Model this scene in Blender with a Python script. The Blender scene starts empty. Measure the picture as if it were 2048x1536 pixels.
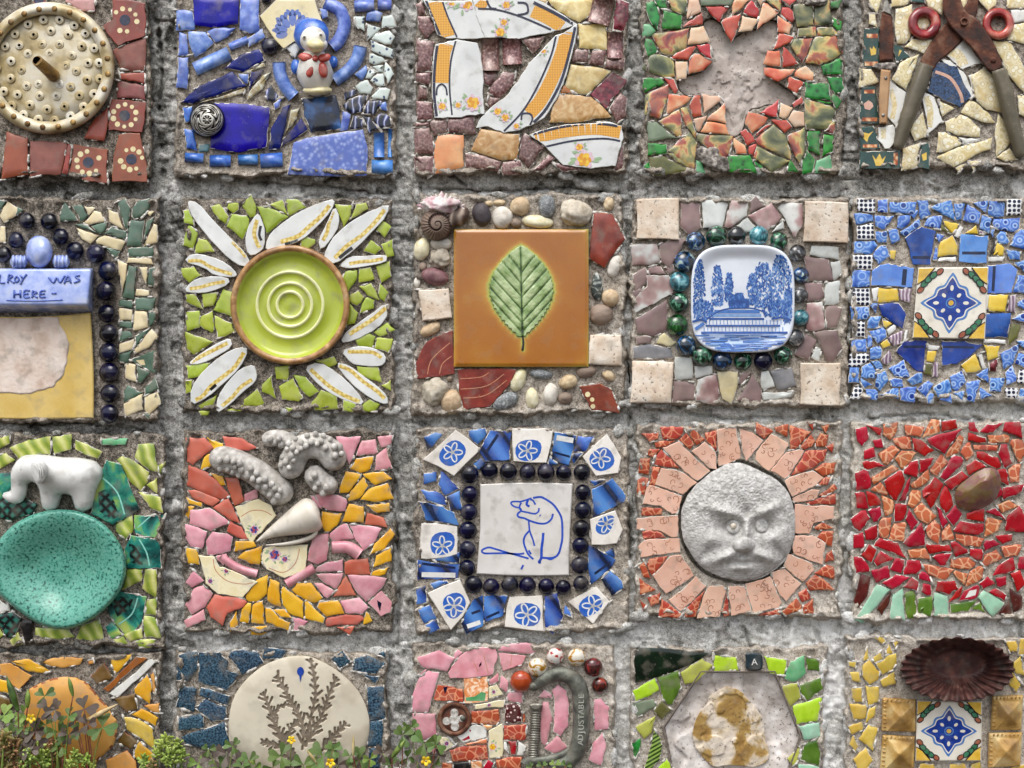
import bpy, math, random
import numpy as np
from mathutils import Vector
random.seed(7)
R = math.radians
SC = bpy.context.scene
COL = SC.collection
S = 0.00045            # metres per photograph pixel on the wall plane
D = 0.78               # camera distance to the wall plane (m)

# ---------------------------------------------------------------- camera, sky, sun, exposure
cd_ = bpy.data.cameras.new('camera'); cam = bpy.data.objects.new('camera', cd_); COL.objects.link(cam)
cam.location = (0, -D, 0); cam.rotation_euler = (R(90), 0, 0)
cd_.angle = 2*math.atan(1024*S/D); cd_.clip_start = 0.02; cd_.clip_end = 1000
SC.camera = cam
W_ = bpy.data.worlds.new('World'); SC.world = W_; W_.use_nodes = True
nt = W_.node_tree; nt.nodes.clear()
sky = nt.nodes.new('ShaderNodeTexSky'); sky.sky_type = 'NISHITA'; sky.sun_disc = False
SUN_EL, SUN_AZ = 62, 200
sky.sun_elevation = R(SUN_EL); sky.sun_rotation = R(SUN_AZ); sky.dust_density = 4; sky.ozone_density = 1
hs = nt.nodes.new('ShaderNodeHueSaturation'); hs.inputs['Saturation'].default_value = .38
bg = nt.nodes.new('ShaderNodeBackground'); bg.inputs['Strength'].default_value = .15
ow = nt.nodes.new('ShaderNodeOutputWorld')
nt.links.new(sky.outputs[0], hs.inputs['Color']); nt.links.new(hs.outputs[0], bg.inputs[0]); nt.links.new(bg.outputs[0], ow.inputs[0])
sl = bpy.data.lights.new('sun', 'SUN'); sl.energy = 1.1; sl.angle = R(45); sl.color = (1, .975, .94)
so = bpy.data.objects.new('sun', sl); COL.objects.link(so)
az = R(SUN_AZ); el = R(SUN_EL)
sd = Vector((math.sin(az)*math.cos(el), math.cos(az)*math.cos(el), math.sin(el)))
so.rotation_euler = sd.to_track_quat('Z', 'Y').to_euler(); so.location = (0, -3, 4)
SC.view_settings.view_transform = 'Standard'; SC.view_settings.look = 'None'
SC.view_settings.exposure = 0.52; SC.view_settings.gamma = 1; SC.view_settings.use_curve_mapping = False
SC.cycles.max_bounces = 6

# ---------------------------------------------------------------- helpers
def lin(h):
    v = [int(h[i:i+2], 16)/255 for i in (0, 2, 4)]
    return tuple((c/12.92 if c <= .04045 else ((c+.055)/1.055)**2.4) for c in v) + (1,)

def Wp(x, y, h=0):
    """photograph pixel on the wall, raised h px off the wall plane -> world point seen there"""
    f = (D-h*S)/D
    return ((x-1024)*S*f, -h*S, (768-y)*S*f)

def Wa(P):
    P = np.asarray(P, float); f = (D-P[:, 2]*S)/D
    return np.stack([(P[:, 0]-1024)*S*f, -P[:, 2]*S, (768-P[:, 1])*S*f], 1)

def link(name, me, parent=None, origin=None):
    o = bpy.data.objects.new(name, me); COL.objects.link(o)
    if parent is not None:
        o.parent = parent
        if origin is not None: o.location = Vector(origin)-worldloc(parent)
    elif origin is not None: o.location = origin
    return o

WL = {}
def worldloc(o):
    v = Vector((0, 0, 0))
    while o is not None:
        v = v+o.location; o = o.parent
    return v

def mesh(name, P, F, mats, mi=None, parent=None, org=None, smooth=False, attr=None, world=False):
    """P: (x px, y px, h px) points, or world points; faces; one mesh object with its origin at org (px)"""
    V = np.asarray(P, float) if world else Wa(P)
    if org is None: o_ = tuple(V.mean(0))
    else: o_ = org if world else Wp(*org)
    V = V-np.array(o_)
    me = bpy.data.meshes.new(name); me.from_pydata(V.tolist(), [], F if isinstance(F, list) else F.tolist())
    for m in (mats if isinstance(mats, (list, tuple)) else [mats]): me.materials.append(MAT[m] if isinstance(m, str) else m)
    if mi is not None: me.polygons.foreach_set('material_index', np.asarray(mi, np.int32))
    if smooth is True: me.polygons.foreach_set('use_smooth', np.ones(len(me.polygons), bool))
    elif smooth is not False: me.polygons.foreach_set('use_smooth', np.asarray(smooth, bool))
    if attr is not None:
        a = me.attributes.new('tint', 'FLOAT', 'POINT'); a.data.foreach_set('value', np.asarray(attr, np.float32))
    me.update()
    return link(name, me, parent, o_)

def empty(name, x, y, label, cat, group=None, h=0):
    o = bpy.data.objects.new(name, None); COL.objects.link(o); o.empty_display_size = .01
    o.location = Wp(x, y, h)
    o['label'] = label; o['category'] = cat
    if group: o['group'] = group
    return o

def tag(o, label, cat, group=None, kind=None):
    o['label'] = label
    if cat: o['category'] = cat
    if group: o['group'] = group
    if kind: o['kind'] = kind
    return o

# numpy noise
_rs = np.random.RandomState(11)
_LAT = _rs.rand(256, 256)
def vnoise(x, y, s, seed=0):
    x = np.asarray(x, float)/s+seed*17.31+500; y = np.asarray(y, float)/s+seed*9.17+500
    xi = np.floor(x).astype(int); yi = np.floor(y).astype(int); fx = x-xi; fy = y-yi
    fx = fx*fx*(3-2*fx); fy = fy*fy*(3-2*fy)
    g = lambda a, b: _LAT[a % 256, b % 256]
    return (g(xi, yi)*(1-fx)+g(xi+1, yi)*fx)*(1-fy)+(g(xi, yi+1)*(1-fx)+g(xi+1, yi+1)*fx)*fy
def fbm(x, y, s, o=4, seed=0, gain=.5):
    r = 0; a = 1; t = 0
    for k in range(o):
        r = r+a*vnoise(x, y, s/2**k, seed+k); t += a; a *= gain
    return r/t
def ss(a, b, x):
    t = np.clip((x-a)/(b-a), 0, 1); return t*t*(3-2*t)

# polygon tools (px space)
def area(p):
    return .5*sum(p[i][0]*p[(i+1) % len(p)][1]-p[(i+1) % len(p)][0]*p[i][1] for i in range(len(p)))
def centroid(p):
    a = area(p)
    if abs(a) < 1e-6: return (sum(q[0] for q in p)/len(p), sum(q[1] for q in p)/len(p))
    cx = cy = 0
    for i in range(len(p)):
        x0, y0 = p[i]; x1, y1 = p[(i+1) % len(p)]; c = x0*y1-x1*y0
        cx += (x0+x1)*c; cy += (y0+y1)*c
    return (cx/(6*a), cy/(6*a))
def inside(p, x, y):
    c = False
    for i in range(len(p)):
        x0, y0 = p[i]; x1, y1 = p[(i+1) % len(p)]
        if (y0 > y) != (y1 > y) and x < (x1-x0)*(y-y0)/(y1-y0)+x0: c = not c
    return c
def inside_np(p, X, Y):
    c = np.zeros(X.shape, bool)
    for i in range(len(p)):
        x0, y0 = p[i]; x1, y1 = p[(i+1) % len(p)]
        if y0 == y1: continue
        c ^= ((y0 > Y) != (y1 > Y)) & (X < (x1-x0)*(Y-y0)/(y1-y0)+x0)
    return c
def segdist(X, Y, a, b):
    dx, dy = b[0]-a[0], b[1]-a[1]; L = dx*dx+dy*dy+1e-9
    t = np.clip(((X-a[0])*dx+(Y-a[1])*dy)/L, 0, 1)
    return np.hypot(X-a[0]-t*dx, Y-a[1]-t*dy)
def linedist(X, Y, pts):
    d = None
    for a, b in zip(pts[:-1], pts[1:]):
        e = segdist(X, Y, a, b); d = e if d is None else np.minimum(d, e)
    return d
def clip_half(p, q, n):
    """keep the side of p with (pt-q).n >= 0"""
    out = []
    for i in range(len(p)):
        a = p[i]; b = p[(i+1) % len(p)]
        da = (a[0]-q[0])*n[0]+(a[1]-q[1])*n[1]; db = (b[0]-q[0])*n[0]+(b[1]-q[1])*n[1]
        if da >= 0: out.append(a)
        if (da >= 0) != (db >= 0):
            t = da/(da-db); out.append((a[0]+t*(b[0]-a[0]), a[1]+t*(b[1]-a[1])))
    return out
def crossings(p, q):
    out = []
    for i in range(len(p)):
        a = p[i]; b = p[(i+1) % len(p)]
        for j in range(len(q)):
            c = q[j]; d = q[(j+1) % len(q)]
            r = (b[0]-a[0], b[1]-a[1]); s = (d[0]-c[0], d[1]-c[1])
            den = r[0]*s[1]-r[1]*s[0]
            if abs(den) < 1e-9: continue
            t = ((c[0]-a[0])*s[1]-(c[1]-a[1])*s[0])/den; u = ((c[0]-a[0])*r[1]-(c[1]-a[1])*r[0])/den
            if 0 <= t <= 1 and 0 <= u <= 1: out.append((a[0]+t*r[0], a[1]+t*r[1]))
    return out
def offset(p, d):
    """miter offset inward by d (p counter-clockwise by area sign)"""
    s = 1 if area(p) > 0 else -1; n = len(p); out = []
    for i in range(n):
        a, b, c = p[i-1], p[i], p[(i+1) % n]
        e1 = (b[0]-a[0], b[1]-a[1]); e2 = (c[0]-b[0], c[1]-b[1])
        l1 = math.hypot(*e1)+1e-9; l2 = math.hypot(*e2)+1e-9
        n1 = (-e1[1]/l1*s, e1[0]/l1*s); n2 = (-e2[1]/l2*s, e2[0]/l2*s)
        m = (n1[0]+n2[0], n1[1]+n2[1]); k = m[0]*n1[0]+m[1]*n1[1]
        f = d/max(k, .55); out.append((b[0]+m[0]*f, b[1]+m[1]*f))
    return out
def smooth_poly(p, n=2):
    for _ in range(n):
        q = []
        for i in range(len(p)):
            a = p[i]; b = p[(i+1) % len(p)]
            q += [(a[0]*.75+b[0]*.25, a[1]*.75+b[1]*.25), (a[0]*.25+b[0]*.75, a[1]*.25+b[1]*.75)]
        p = q
    return p
def spline(pts, n=6):
    out = []; m = len(pts)
    for i in range(m-1):
        p0 = pts[max(i-1, 0)]; p1 = pts[i]; p2 = pts[i+1]; p3 = pts[min(i+2, m-1)]
        for k in range(n):
            t = k/n
            out.append(tuple(.5*((2*p1[j])+(-p0[j]+p2[j])*t+(2*p0[j]-5*p1[j]+4*p2[j]-p3[j])*t*t+(-p0[j]+3*p1[j]-3*p2[j]+p3[j])*t**3) for j in range(len(p1))))
    out.append(tuple(pts[-1])); return out
def rough_edge(p, rng, seg=9, amp=.9):
    out = []
    n = len(p)
    for i in range(n):
        a = p[i]; b = p[(i+1) % n]; L = math.hypot(b[0]-a[0], b[1]-a[1]); k = max(1, min(6, int(L/seg)))
        bow = rng.uniform(-.03, .03)*L
        for j in range(k):
            t = j/k; nx, ny = -(b[1]-a[1])/(L+1e-9), (b[0]-a[0])/(L+1e-9)
            o = (rng.uniform(-amp, amp) if j else rng.uniform(-amp, amp)*.5)+bow*4*t*(1-t)
            out.append((a[0]+t*(b[0]-a[0])+nx*o, a[1]+t*(b[1]-a[1])+ny*o))
    return out

def slab(name, poly, h, mats, parent=None, base=-3, bev=1.3, dome=0, tilt=(0, 0), rng=random, edge_p=.3, org=None, flare=0):
    """a piece of tile: outline, side walls (material 1), bevelled lip, flat or domed face (material 0)"""
    if area(poly) < 0: poly = poly[::-1]
    n = len(poly); cx, cy = centroid(poly)
    top = offset(poly, bev)
    if area(top) < abs(area(poly))*.25: top = [(cx+(x-cx)*.8, cy+(y-cy)*.8) for x, y in poly]
    zt = lambda x, y: h+tilt[0]*(x-cx)+tilt[1]*(y-cy)
    bs = [(cx+(x-cx)*(1+flare), cy+(y-cy)*(1+flare)) for x, y in poly]
    P = [(x, y, base) for x, y in bs]+[(x, y, zt(x, y)-bev*.8) for x, y in poly]+[(x, y, zt(x, y)) for x, y in top]
    F = []; mi = []; sm = []
    for i in range(n):
        j = (i+1) % n
        F.append((i, i+n, j+n, j)); mi.append(1); sm.append(False)
        F.append((i+n, i+2*n, j+2*n, j+n)); mi.append(1 if rng.random() < edge_p else 0); sm.append(False)
    if dome > 0:
        for (f, z) in ((.62, .7),):
            P += [(cx+(x-cx)*f, cy+(y-cy)*f, zt(x, y)+dome*z) for x, y in top]
        P.append((cx, cy, h+dome))
        for i in range(n):
            j = (i+1) % n
            F.append((i+2*n, i+3*n, j+3*n, j+2*n)); mi.append(0); sm.append(True)
            F.append((i+3*n, 4*n, j+3*n)); mi.append(0); sm.append(True)
    else:
        F.append(tuple(range(3*n-1, 2*n-1, -1))); mi.append(0); sm.append(False)
    return mesh(name, P, F, mats, mi, parent, org or (cx, cy, h*.5), sm)

def bar(name, pts, w, h, mats, parent=None, base=-3, nseg=8, ends=.8):
    """half-round moulded piece swept along a line"""
    pts = spline(pts, 5) if len(pts) > 2 else [pts[0], ((pts[0][0]+pts[1][0])/2, (pts[0][1]+pts[1][1])/2), pts[1]]
    P = []; m = nseg+1; F = []; mi = []; sm = []
    for i, p in enumerate(pts):
        a = pts[max(i-1, 0)]; b = pts[min(i+1, len(pts)-1)]; L = math.hypot(b[0]-a[0], b[1]-a[1])+1e-9
        nx, ny = -(b[1]-a[1])/L, (b[0]-a[0])/L
        for k in range(m):
            t = math.pi*k/nseg; P.append((p[0]+nx*math.cos(t)*w/2, p[1]+ny*math.cos(t)*w/2, base+(h-base)*math.sin(t)**.75))
    for i in range(len(pts)-1):
        for k in range(nseg):
            F.append((i*m+k, i*m+k+1, (i+1)*m+k+1, (i+1)*m+k)); mi.append(0); sm.append(True)
    for e in (0, len(pts)-1):
        F.append(tuple(range(e*m, e*m+m)) if e == 0 else tuple(range(e*m+m-1, e*m-1, -1))); mi.append(1); sm.append(False)
    F = [f[::-1] for f in F]
    return mesh(name, P, F, mats, mi, parent, None, sm)

def flat(name, polys, mats, parent, z, mi=None, org=None):
    """thin print lying on a face: polygons at height z(x,y) px, joined"""
    P = []; F = []
    for q in polys:
        if area(q) > 0: q = q[::-1]
        b = len(P); P += [(x, y, z(x, y)) for x, y in q]; F.append(tuple(range(b, b+len(q))))
    return mesh(name, P, F, mats, mi, parent, org)
def ribbon(pts, w):
    pts = spline(pts, 5) if len(pts) > 2 else pts
    L = []; Rr = []
    for i, p in enumerate(pts):
        a = pts[max(i-1, 0)]; b = pts[min(i+1, len(pts)-1)]; l = math.hypot(b[0]-a[0], b[1]-a[1])+1e-9
        nx, ny = -(b[1]-a[1])/l*w/2, (b[0]-a[0])/l*w/2
        L.append((p[0]+nx, p[1]+ny)); Rr.append((p[0]-nx, p[1]-ny))
    return [[L[i], L[i+1], Rr[i+1], Rr[i]] for i in range(len(pts)-1)]
def pull_in(quads, sp):
    out = []
    for q in quads:
        c = (sum(v[0] for v in q)/len(q), sum(v[1] for v in q)/len(q))
        if not inside(sp, *c): continue
        r = []
        for v in q:
            if not inside(sp, *v):
                a, b = 0., 1.
                for _ in range(7):
                    m = (a+b)/2
                    if inside(sp, c[0]+(v[0]-c[0])*m, c[1]+(v[1]-c[1])*m): a = m
                    else: b = m
                v = (c[0]+(v[0]-c[0])*a, c[1]+(v[1]-c[1])*a)
            r.append(v)
        if abs(area(r)) > .02: out.append(r)
    return out
def disc(x, y, r, n=10, ry=None, ang=0):
    ry = ry or r; c, s = math.cos(ang), math.sin(ang)
    return [(x+math.cos(t)*r*c-math.sin(t)*ry*s, y+math.cos(t)*r*s+math.sin(t)*ry*c) for t in [2*math.pi*k/n for k in range(n)]]

def tube(name, pts, rad, mats, parent=None, n=8, cap=True, org=None, sub=5, mi=None):
    """round rod through (x,y,h) px points; rad a number or one per point"""
    rr = rad if isinstance(rad, (list, tuple)) else [rad]*len(pts)
    q = spline([tuple(p)+(r,) for p, r in zip(pts, rr)], sub) if len(pts) > 2 else [tuple(p)+(r,) for p, r in zip(pts, rr)]
    P = []; F = []; up = Vector((0, 0, 1))
    for i, p in enumerate(q):
        a = Vector(q[max(i-1, 0)][:3]); b = Vector(q[min(i+1, len(q)-1)][:3]); t = (b-a).normalized()
        u = t.cross(up)
        if u.length < .05: u = t.cross(Vector((1, 0, 0)))
        u.normalize(); v = u.cross(t)
        for k in range(n):
            w = 2*math.pi*k/n; d = u*math.cos(w)*p[3]+v*math.sin(w)*p[3]; P.append((p[0]+d.x, p[1]+d.y, p[2]+d.z))
    for i in range(len(q)-1):
        for k in range(n):
            F.append((i*n+k, i*n+(k+1) % n, (i+1)*n+(k+1) % n, (i+1)*n+k))
    sm = [True]*len(F)
    if cap:
        F.append(tuple(range(n-1, -1, -1))); F.append(tuple(range((len(q)-1)*n, len(q)*n))); sm += [False, False]
    return mesh(name, P, F, mats, None, parent, org, sm)

_ICO = {}
def ico(sub=3):
    if sub not in _ICO:
        import bmesh
        bm = bmesh.new(); bmesh.ops.create_icosphere(bm, subdivisions=sub, radius=1)
        _ICO[sub] = (np.array([v.co[:] for v in bm.verts]), [tuple(v.index for v in f.verts) for f in bm.faces]); bm.free()
    return _ICO[sub]
def blob(name, x, y, h, rx, ry, rz, mats, parent=None, ang=0, lump=0, seed=0, sub=3, flatb=None, lscale=.8, org=None, sharp=0):
    """rounded stone / bead: ellipsoid in px with lumps; ang degrees in the wall plane"""
    V, F = ico(sub); V = V.copy()
    if sharp: V = np.sign(V)*np.abs(V)**(1-sharp); 
    if lump:
        n = fbm(V[:, 0]+V[:, 2]*.7+3, V[:, 1]-V[:, 2]*.5+3, lscale, 3, seed)-.5
        V = V*(1+lump*2*n)[:, None]
    a = R(ang); X = V[:, 0]*rx; Y = V[:, 1]*ry
    P = np.stack([x+X*math.cos(a)-Y*math.sin(a), y+X*math.sin(a)+Y*math.cos(a), h+V[:, 2]*rz], 1)
    if flatb is not None: P[:, 2] = np.maximum(P[:, 2], flatb)
    return mesh(name, P, [f[::-1] for f in F], mats, None, parent, org or (x, y, h), True)

def lathe(name, cx, cy, prof, mats, parent=None, n=48, mi=None, ex=1, ey=1, org=None, wob=None, smooth=True):
    """profile [(r, h)] turned round the axis out of the wall"""
    P = []; F = []; ms = []; m = len(prof)
    for k in range(n):
        t = 2*math.pi*k/n; w = wob(t) if wob else 1
        for r, h in prof: P.append((cx+math.cos(t)*r*ex*w, cy+math.sin(t)*r*ey*w, h))
    for k in range(n):
        for i in range(m-1):
            a = k*m+i; b = ((k+1) % n)*m+i
            F.append((a, a+1, b+1, b)); ms.append(mi[i] if mi else 0)
    # profile runs outside-base -> over the top -> centre : outward faces
    return mesh(name, P, F, mats, ms, parent, org or (cx, cy, 0), smooth)

def polar(name, c, outline, hf, mats, parent=None, nr=30, ns=120, base=-4, attr=None, org=None, mi_side=None, pw=1, edge=0):
    """relief on a star-shaped outline: height hf(X,Y) px, closed down to base by a skirt"""
    th = np.linspace(0, 2*np.pi, ns, endpoint=False); Rr = np.zeros(ns)
    for k, t in enumerate(th):
        dx, dy = math.cos(t), math.sin(t); best = 0
        for i in range(len(outline)):
            a = outline[i]; b = outline[(i+1) % len(outline)]
            ex_, ey_ = b[0]-a[0], b[1]-a[1]; den = dx*ey_-dy*ex_
            if abs(den) < 1e-9: continue
            s_ = ((a[0]-c[0])*ey_-(a[1]-c[1])*ex_)/den; u = ((a[0]-c[0])*dy-(a[1]-c[1])*dx)/den
            if s_ > 0 and -1e-6 <= u <= 1+1e-6: best = max(best, s_)
        Rr[k] = best
    f = (np.arange(1, nr+1)/nr)**pw
    X = c[0]+np.cos(th)[None]*Rr[None]*f[:, None]; Y = c[1]+np.sin(th)[None]*Rr[None]*f[:, None]
    X = np.concatenate([[c[0]], X.ravel()]); Y = np.concatenate([[c[1]], Y.ravel()])
    H = hf(X, Y); P = np.stack([X, Y, H], 1)
    sk = P[-ns:].copy(); sk[:, 2] = base; P = np.concatenate([P, sk])
    F = [(0, 1+(k+1) % ns, 1+k) for k in range(ns)]
    for r in range(nr):
        a = 1+r*ns; b = a+ns
        F += [(a+k, a+(k+1) % ns, b+(k+1) % ns, b+k) for k in range(ns)]
    F = [q for q in F]; sm = np.ones(len(F), bool); sm[-ns:] = False
    mi = np.zeros(len(F), int)
    if mi_side is not None: mi[-ns:] = mi_side
    at = None
    if attr is not None:
        at = attr(X, Y); at = np.concatenate([at, at[-ns:]])
    return mesh(name, P, F, mats, mi, parent, org or (c[0], c[1], 0), sm, at)

def gridpatch(name, x0, x1, y0, y1, step, hf, mats, parent=None, skirt=None, attr=None, org=None):
    nx = int((x1-x0)/step)+1; ny = int((y1-y0)/step)+1
    X, Y = np.meshgrid(np.linspace(x0, x1, nx), np.linspace(y0, y1, ny))
    r = hf(X, Y)
    if isinstance(r, tuple): X, Y, H = r
    else: H = r
    P = np.stack([X.ravel(), Y.ravel(), H.ravel()], 1)
    i = np.arange(ny*nx).reshape(ny, nx)
    F = np.stack([i[:-1, :-1].ravel(), i[1:, :-1].ravel(), i[1:, 1:].ravel(), i[:-1, 1:].ravel()], 1)
    V = Wa(P); og = Wp(*org) if org else tuple(V.mean(0)); V = V-np.array(og)
    if skirt is not None:
        rim = np.concatenate([i[0, :], i[1:, -1], i[-1, -2::-1], i[-2:0:-1, 0]]); m = len(rim)
        Q = P[rim].copy(); Q[:, 2] = skirt; b = len(V)
        V = np.concatenate([V, Wa(Q)-np.array(og)]); k = np.arange(m)
        F = np.concatenate([F, np.stack([rim, rim[(k+1) % m], b+(k+1) % m, b+k], 1)])
    me = bpy.data.meshes.new(name); nf = len(F)
    me.vertices.add(len(V)); me.vertices.foreach_set('co', V.astype(np.float32).ravel())
    me.loops.add(nf*4); me.loops.foreach_set('vertex_index', F.astype(np.int32).ravel())
    me.polygons.add(nf); me.polygons.foreach_set('loop_start', np.arange(0, nf*4, 4, dtype=np.int32))
    me.polygons.foreach_set('use_smooth', np.ones(nf, bool))
    for m_ in (mats if isinstance(mats, (list, tuple)) else [mats]): me.materials.append(MAT[m_])
    if attr is not None:
        A = attr(X, Y).ravel()
        if skirt is not None: A = np.concatenate([A, A[rim]])
        a = me.attributes.new('tint', 'FLOAT', 'POINT'); a.data.foreach_set('value', A.astype(np.float32))
    me.update(calc_edges=True); me.validate()
    return link(name, me, parent, og)

def meta(name, elems, mats, parent=None, res=1.6, org=None):
    """one continuous body grown from balls (x, y, h, r) in px"""
    mb = bpy.data.metaballs.new(name+'_body'); mb.resolution = res*S; mb.render_resolution = res*S; mb.threshold = .6
    ob = bpy.data.objects.new(name+'_body', mb); COL.objects.link(ob)
    og = Vector(Wp(*(org or elems[0][:3])))
    for x, y, h, r in elems:
        e = mb.elements.new(type='BALL'); e.co = Vector(Wp(x, y, h))-og; e.radius = r*S/.62; e.stiffness = 2
    bpy.context.view_layer.update()
    dg = bpy.context.evaluated_depsgraph_get()
    me = bpy.data.meshes.new_from_object(ob.evaluated_get(dg)); me.name = name
    bpy.data.objects.remove(ob); bpy.data.metaballs.remove(mb)
    me.materials.clear()
    for m_ in (mats if isinstance(mats, (list, tuple)) else [mats]): me.materials.append(MAT[m_])
    me.polygons.foreach_set('use_smooth', np.ones(len(me.polygons), bool))
    return link(name, me, parent, tuple(og))
def cap(a, b, ra, rb, n=None):
    d = math.dist(a, b); n = n or max(2, int(d/(.45*min(ra, rb)))+1)
    return [tuple(a[j]+(b[j]-a[j])*k/(n-1) for j in range(3))+(ra+(rb-ra)*k/(n-1),) for k in range(n)]
# ---------------------------------------------------------------- materials (procedural)
MAT = {}
PX = 1/S
def mk(key, tex, size, stops, rough=.25, bump=.0, metal=0, coat=0, dirt=.46, randomness=1, rot=0, jit=.16, distort=0, bsize=6, trans=0, spec=.5, interp='LINEAR', detail=3, name=None, pit=None, whiten=0, attr2=None, off=True):
    m = bpy.data.materials.new(name or 'mat_'+key); m.use_nodes = True; MAT[key] = m
    n = m.node_tree.nodes; l = m.node_tree.links; n.clear()
    out = n.new('ShaderNodeOutputMaterial'); p = n.new('ShaderNodeBsdfPrincipled'); l.new(p.outputs[0], out.inputs[0])
    p.inputs['Metallic'].default_value = metal; p.inputs['Coat Weight'].default_value = coat; p.inputs['Coat Roughness'].default_value = .05
    p.inputs['Transmission Weight'].default_value = trans; p.inputs['Specular IOR Level'].default_value = spec
    tc = n.new('ShaderNodeTexCoord'); oi = n.new('ShaderNodeObjectInfo')
    va = n.new('ShaderNodeVectorMath'); va.operation = 'ADD'; l.new(tc.outputs['Object'], va.inputs[0])
    if off:
        vm = n.new('ShaderNodeVectorMath'); vm.operation = 'SCALE'; vm.inputs[0].default_value = (3.1, 0, 2.3)
        l.new(oi.outputs['Random'], vm.inputs['Scale']); l.new(vm.outputs[0], va.inputs[1])
    co = va.outputs[0]
    def mapped(src, r, sc=(1, 1, 1)):
        mp = n.new('ShaderNodeMapping'); mp.inputs['Rotation'].default_value = (0, R(r), 0); mp.inputs['Scale'].default_value = sc; l.new(src, mp.inputs[0]); return mp.outputs[0]
    def noise(sc, dt=3, src=None, dist=0):
        t = n.new('ShaderNodeTexNoise'); t.inputs['Scale'].default_value = sc; t.inputs['Detail'].default_value = dt; t.inputs['Distortion'].default_value = dist
        l.new(src or co, t.inputs['Vector']); return t.outputs['Fac']
    sc = PX/size
    src = mapped(co, rot) if rot else co
    if tex in ('voro', 'crack', 'grid'):
        # flatten onto the face so that cells read as print
        src2 = mapped(src, 0, (1, 0, 1))
        if distort:
            nn = n.new('ShaderNodeTexNoise'); nn.inputs['Scale'].default_value = sc*.7; l.new(src2, nn.inputs['Vector'])
            q = n.new('ShaderNodeVectorMath'); q.operation = 'MULTIPLY_ADD'; l.new(nn.outputs['Color'], q.inputs[0]); q.inputs[1].default_value = (distort*size*S,)*3; l.new(src2, q.inputs[2]); src2 = mapped(q.outputs[0], 0, (1, 0, 1))
        t = n.new('ShaderNodeTexVoronoi'); t.inputs['Scale'].default_value = sc; t.inputs['Randomness'].default_value = randomness
        if tex != 'voro': t.feature = 'DISTANCE_TO_EDGE'
        l.new(src2, t.inputs['Vector']); fac = t.outputs['Distance']
    elif tex == 'wave':
        t = n.new('ShaderNodeTexWave'); t.inputs['Scale'].default_value = sc*.5; t.inputs['Distortion'].default_value = distort; t.inputs['Detail'].default_value = 2; t.inputs['Detail Scale'].default_value = 1
        t.bands_direction = 'X'; l.new(src, t.inputs['Vector']); fac = t.outputs['Fac']
    elif tex == 'attr':
        t = n.new('ShaderNodeAttribute'); t.attribute_name = 'tint'; fac = t.outputs['Fac']
    else: fac = noise(sc, detail, src, distort)
    rp = n.new('ShaderNodeValToRGB'); rp.color_ramp.interpolation = interp
    st = [(a, lin(c)) for a, c in stops]
    el_ = rp.color_ramp.elements
    while len(el_) < len(st): el_.new(.5)
    while len(el_) > max(2, len(st)): el_.remove(el_[-1])
    if len(st) == 1: st = st*2
    for e, (a, c) in zip(el_, st): e.position = a; e.color = c
    l.new(fac, rp.inputs[0]); col = rp.outputs[0]
    if jit:
        h = n.new('ShaderNodeHueSaturation'); mr = n.new('ShaderNodeMapRange'); l.new(oi.outputs['Random'], mr.inputs[0])
        mr.inputs[3].default_value = 1-jit; mr.inputs[4].default_value = 1+jit*.8; l.new(mr.outputs[0], h.inputs['Value']); l.new(col, h.inputs['Color'])
        # hue wander
        m2 = n.new('ShaderNodeMath'); m2.operation = 'FRACT'; m3 = n.new('ShaderNodeMath'); m3.operation = 'MULTIPLY'; m3.inputs[1].default_value = 7.3
        l.new(oi.outputs['Random'], m3.inputs[0]); l.new(m3.outputs[0], m2.inputs[0]); m4 = n.new('ShaderNodeMapRange'); l.new(m2.outputs[0], m4.inputs[0]); m4.inputs[3].default_value = .5-jit*.06; m4.inputs[4].default_value = .5+jit*.06; l.new(m4.outputs[0], h.inputs['Hue'])
        col = h.outputs[0]
    rg = None
    if dirt:
        dn = noise(PX/26, 6); dr = n.new('ShaderNodeMapRange'); dr.inputs[1].default_value = .53; dr.inputs[2].default_value = .74; dr.inputs[3].default_value = 0; dr.inputs[4].default_value = dirt; l.new(dn, dr.inputs[0])
        mx = n.new('ShaderNodeMix'); mx.data_type = 'RGBA'; l.new(dr.outputs[0], mx.inputs['Factor']); l.new(col, mx.inputs['A']); mx.inputs['B'].default_value = lin('857d70'); col = mx.outputs['Result']
        # fine specks of mortar and chips
        sn = noise(PX/3.2, 2); sr = n.new('ShaderNodeMapRange'); sr.inputs[1].default_value = .70; sr.inputs[2].default_value = .76; sr.inputs[4].default_value = dirt*1.3; l.new(sn, sr.inputs[0])
        m5 = n.new('ShaderNodeMix'); m5.data_type = 'RGBA'; l.new(sr.outputs[0], m5.inputs['Factor']); l.new(col, m5.inputs['A']); m5.inputs['B'].default_value = lin('a79f92'); col = m5.outputs['Result']
        rr = n.new('ShaderNodeMapRange'); rr.inputs[1].default_value = .4; rr.inputs[2].default_value = .72; rr.inputs[3].default_value = rough; rr.inputs[4].default_value = min(1, rough+.3); l.new(dn, rr.inputs[0]); l.new(rr.outputs[0], p.inputs['Roughness'])
    else: p.inputs['Roughness'].default_value = rough
    if pit:
        pn = noise(PX/pit, 2); pr_ = n.new('ShaderNodeMapRange'); pr_.inputs[1].default_value = .3; pr_.inputs[2].default_value = .38; pr_.inputs[3].default_value = .75; pr_.inputs[4].default_value = 0; l.new(pn, pr_.inputs[0])
        m6 = n.new('ShaderNodeMix'); m6.data_type = 'RGBA'; l.new(pr_.outputs[0], m6.inputs['Factor']); l.new(col, m6.inputs['A']); m6.inputs['B'].default_value = lin('4d4034'); col = m6.outputs['Result']
    l.new(col, p.inputs['Base Color'])
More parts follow.
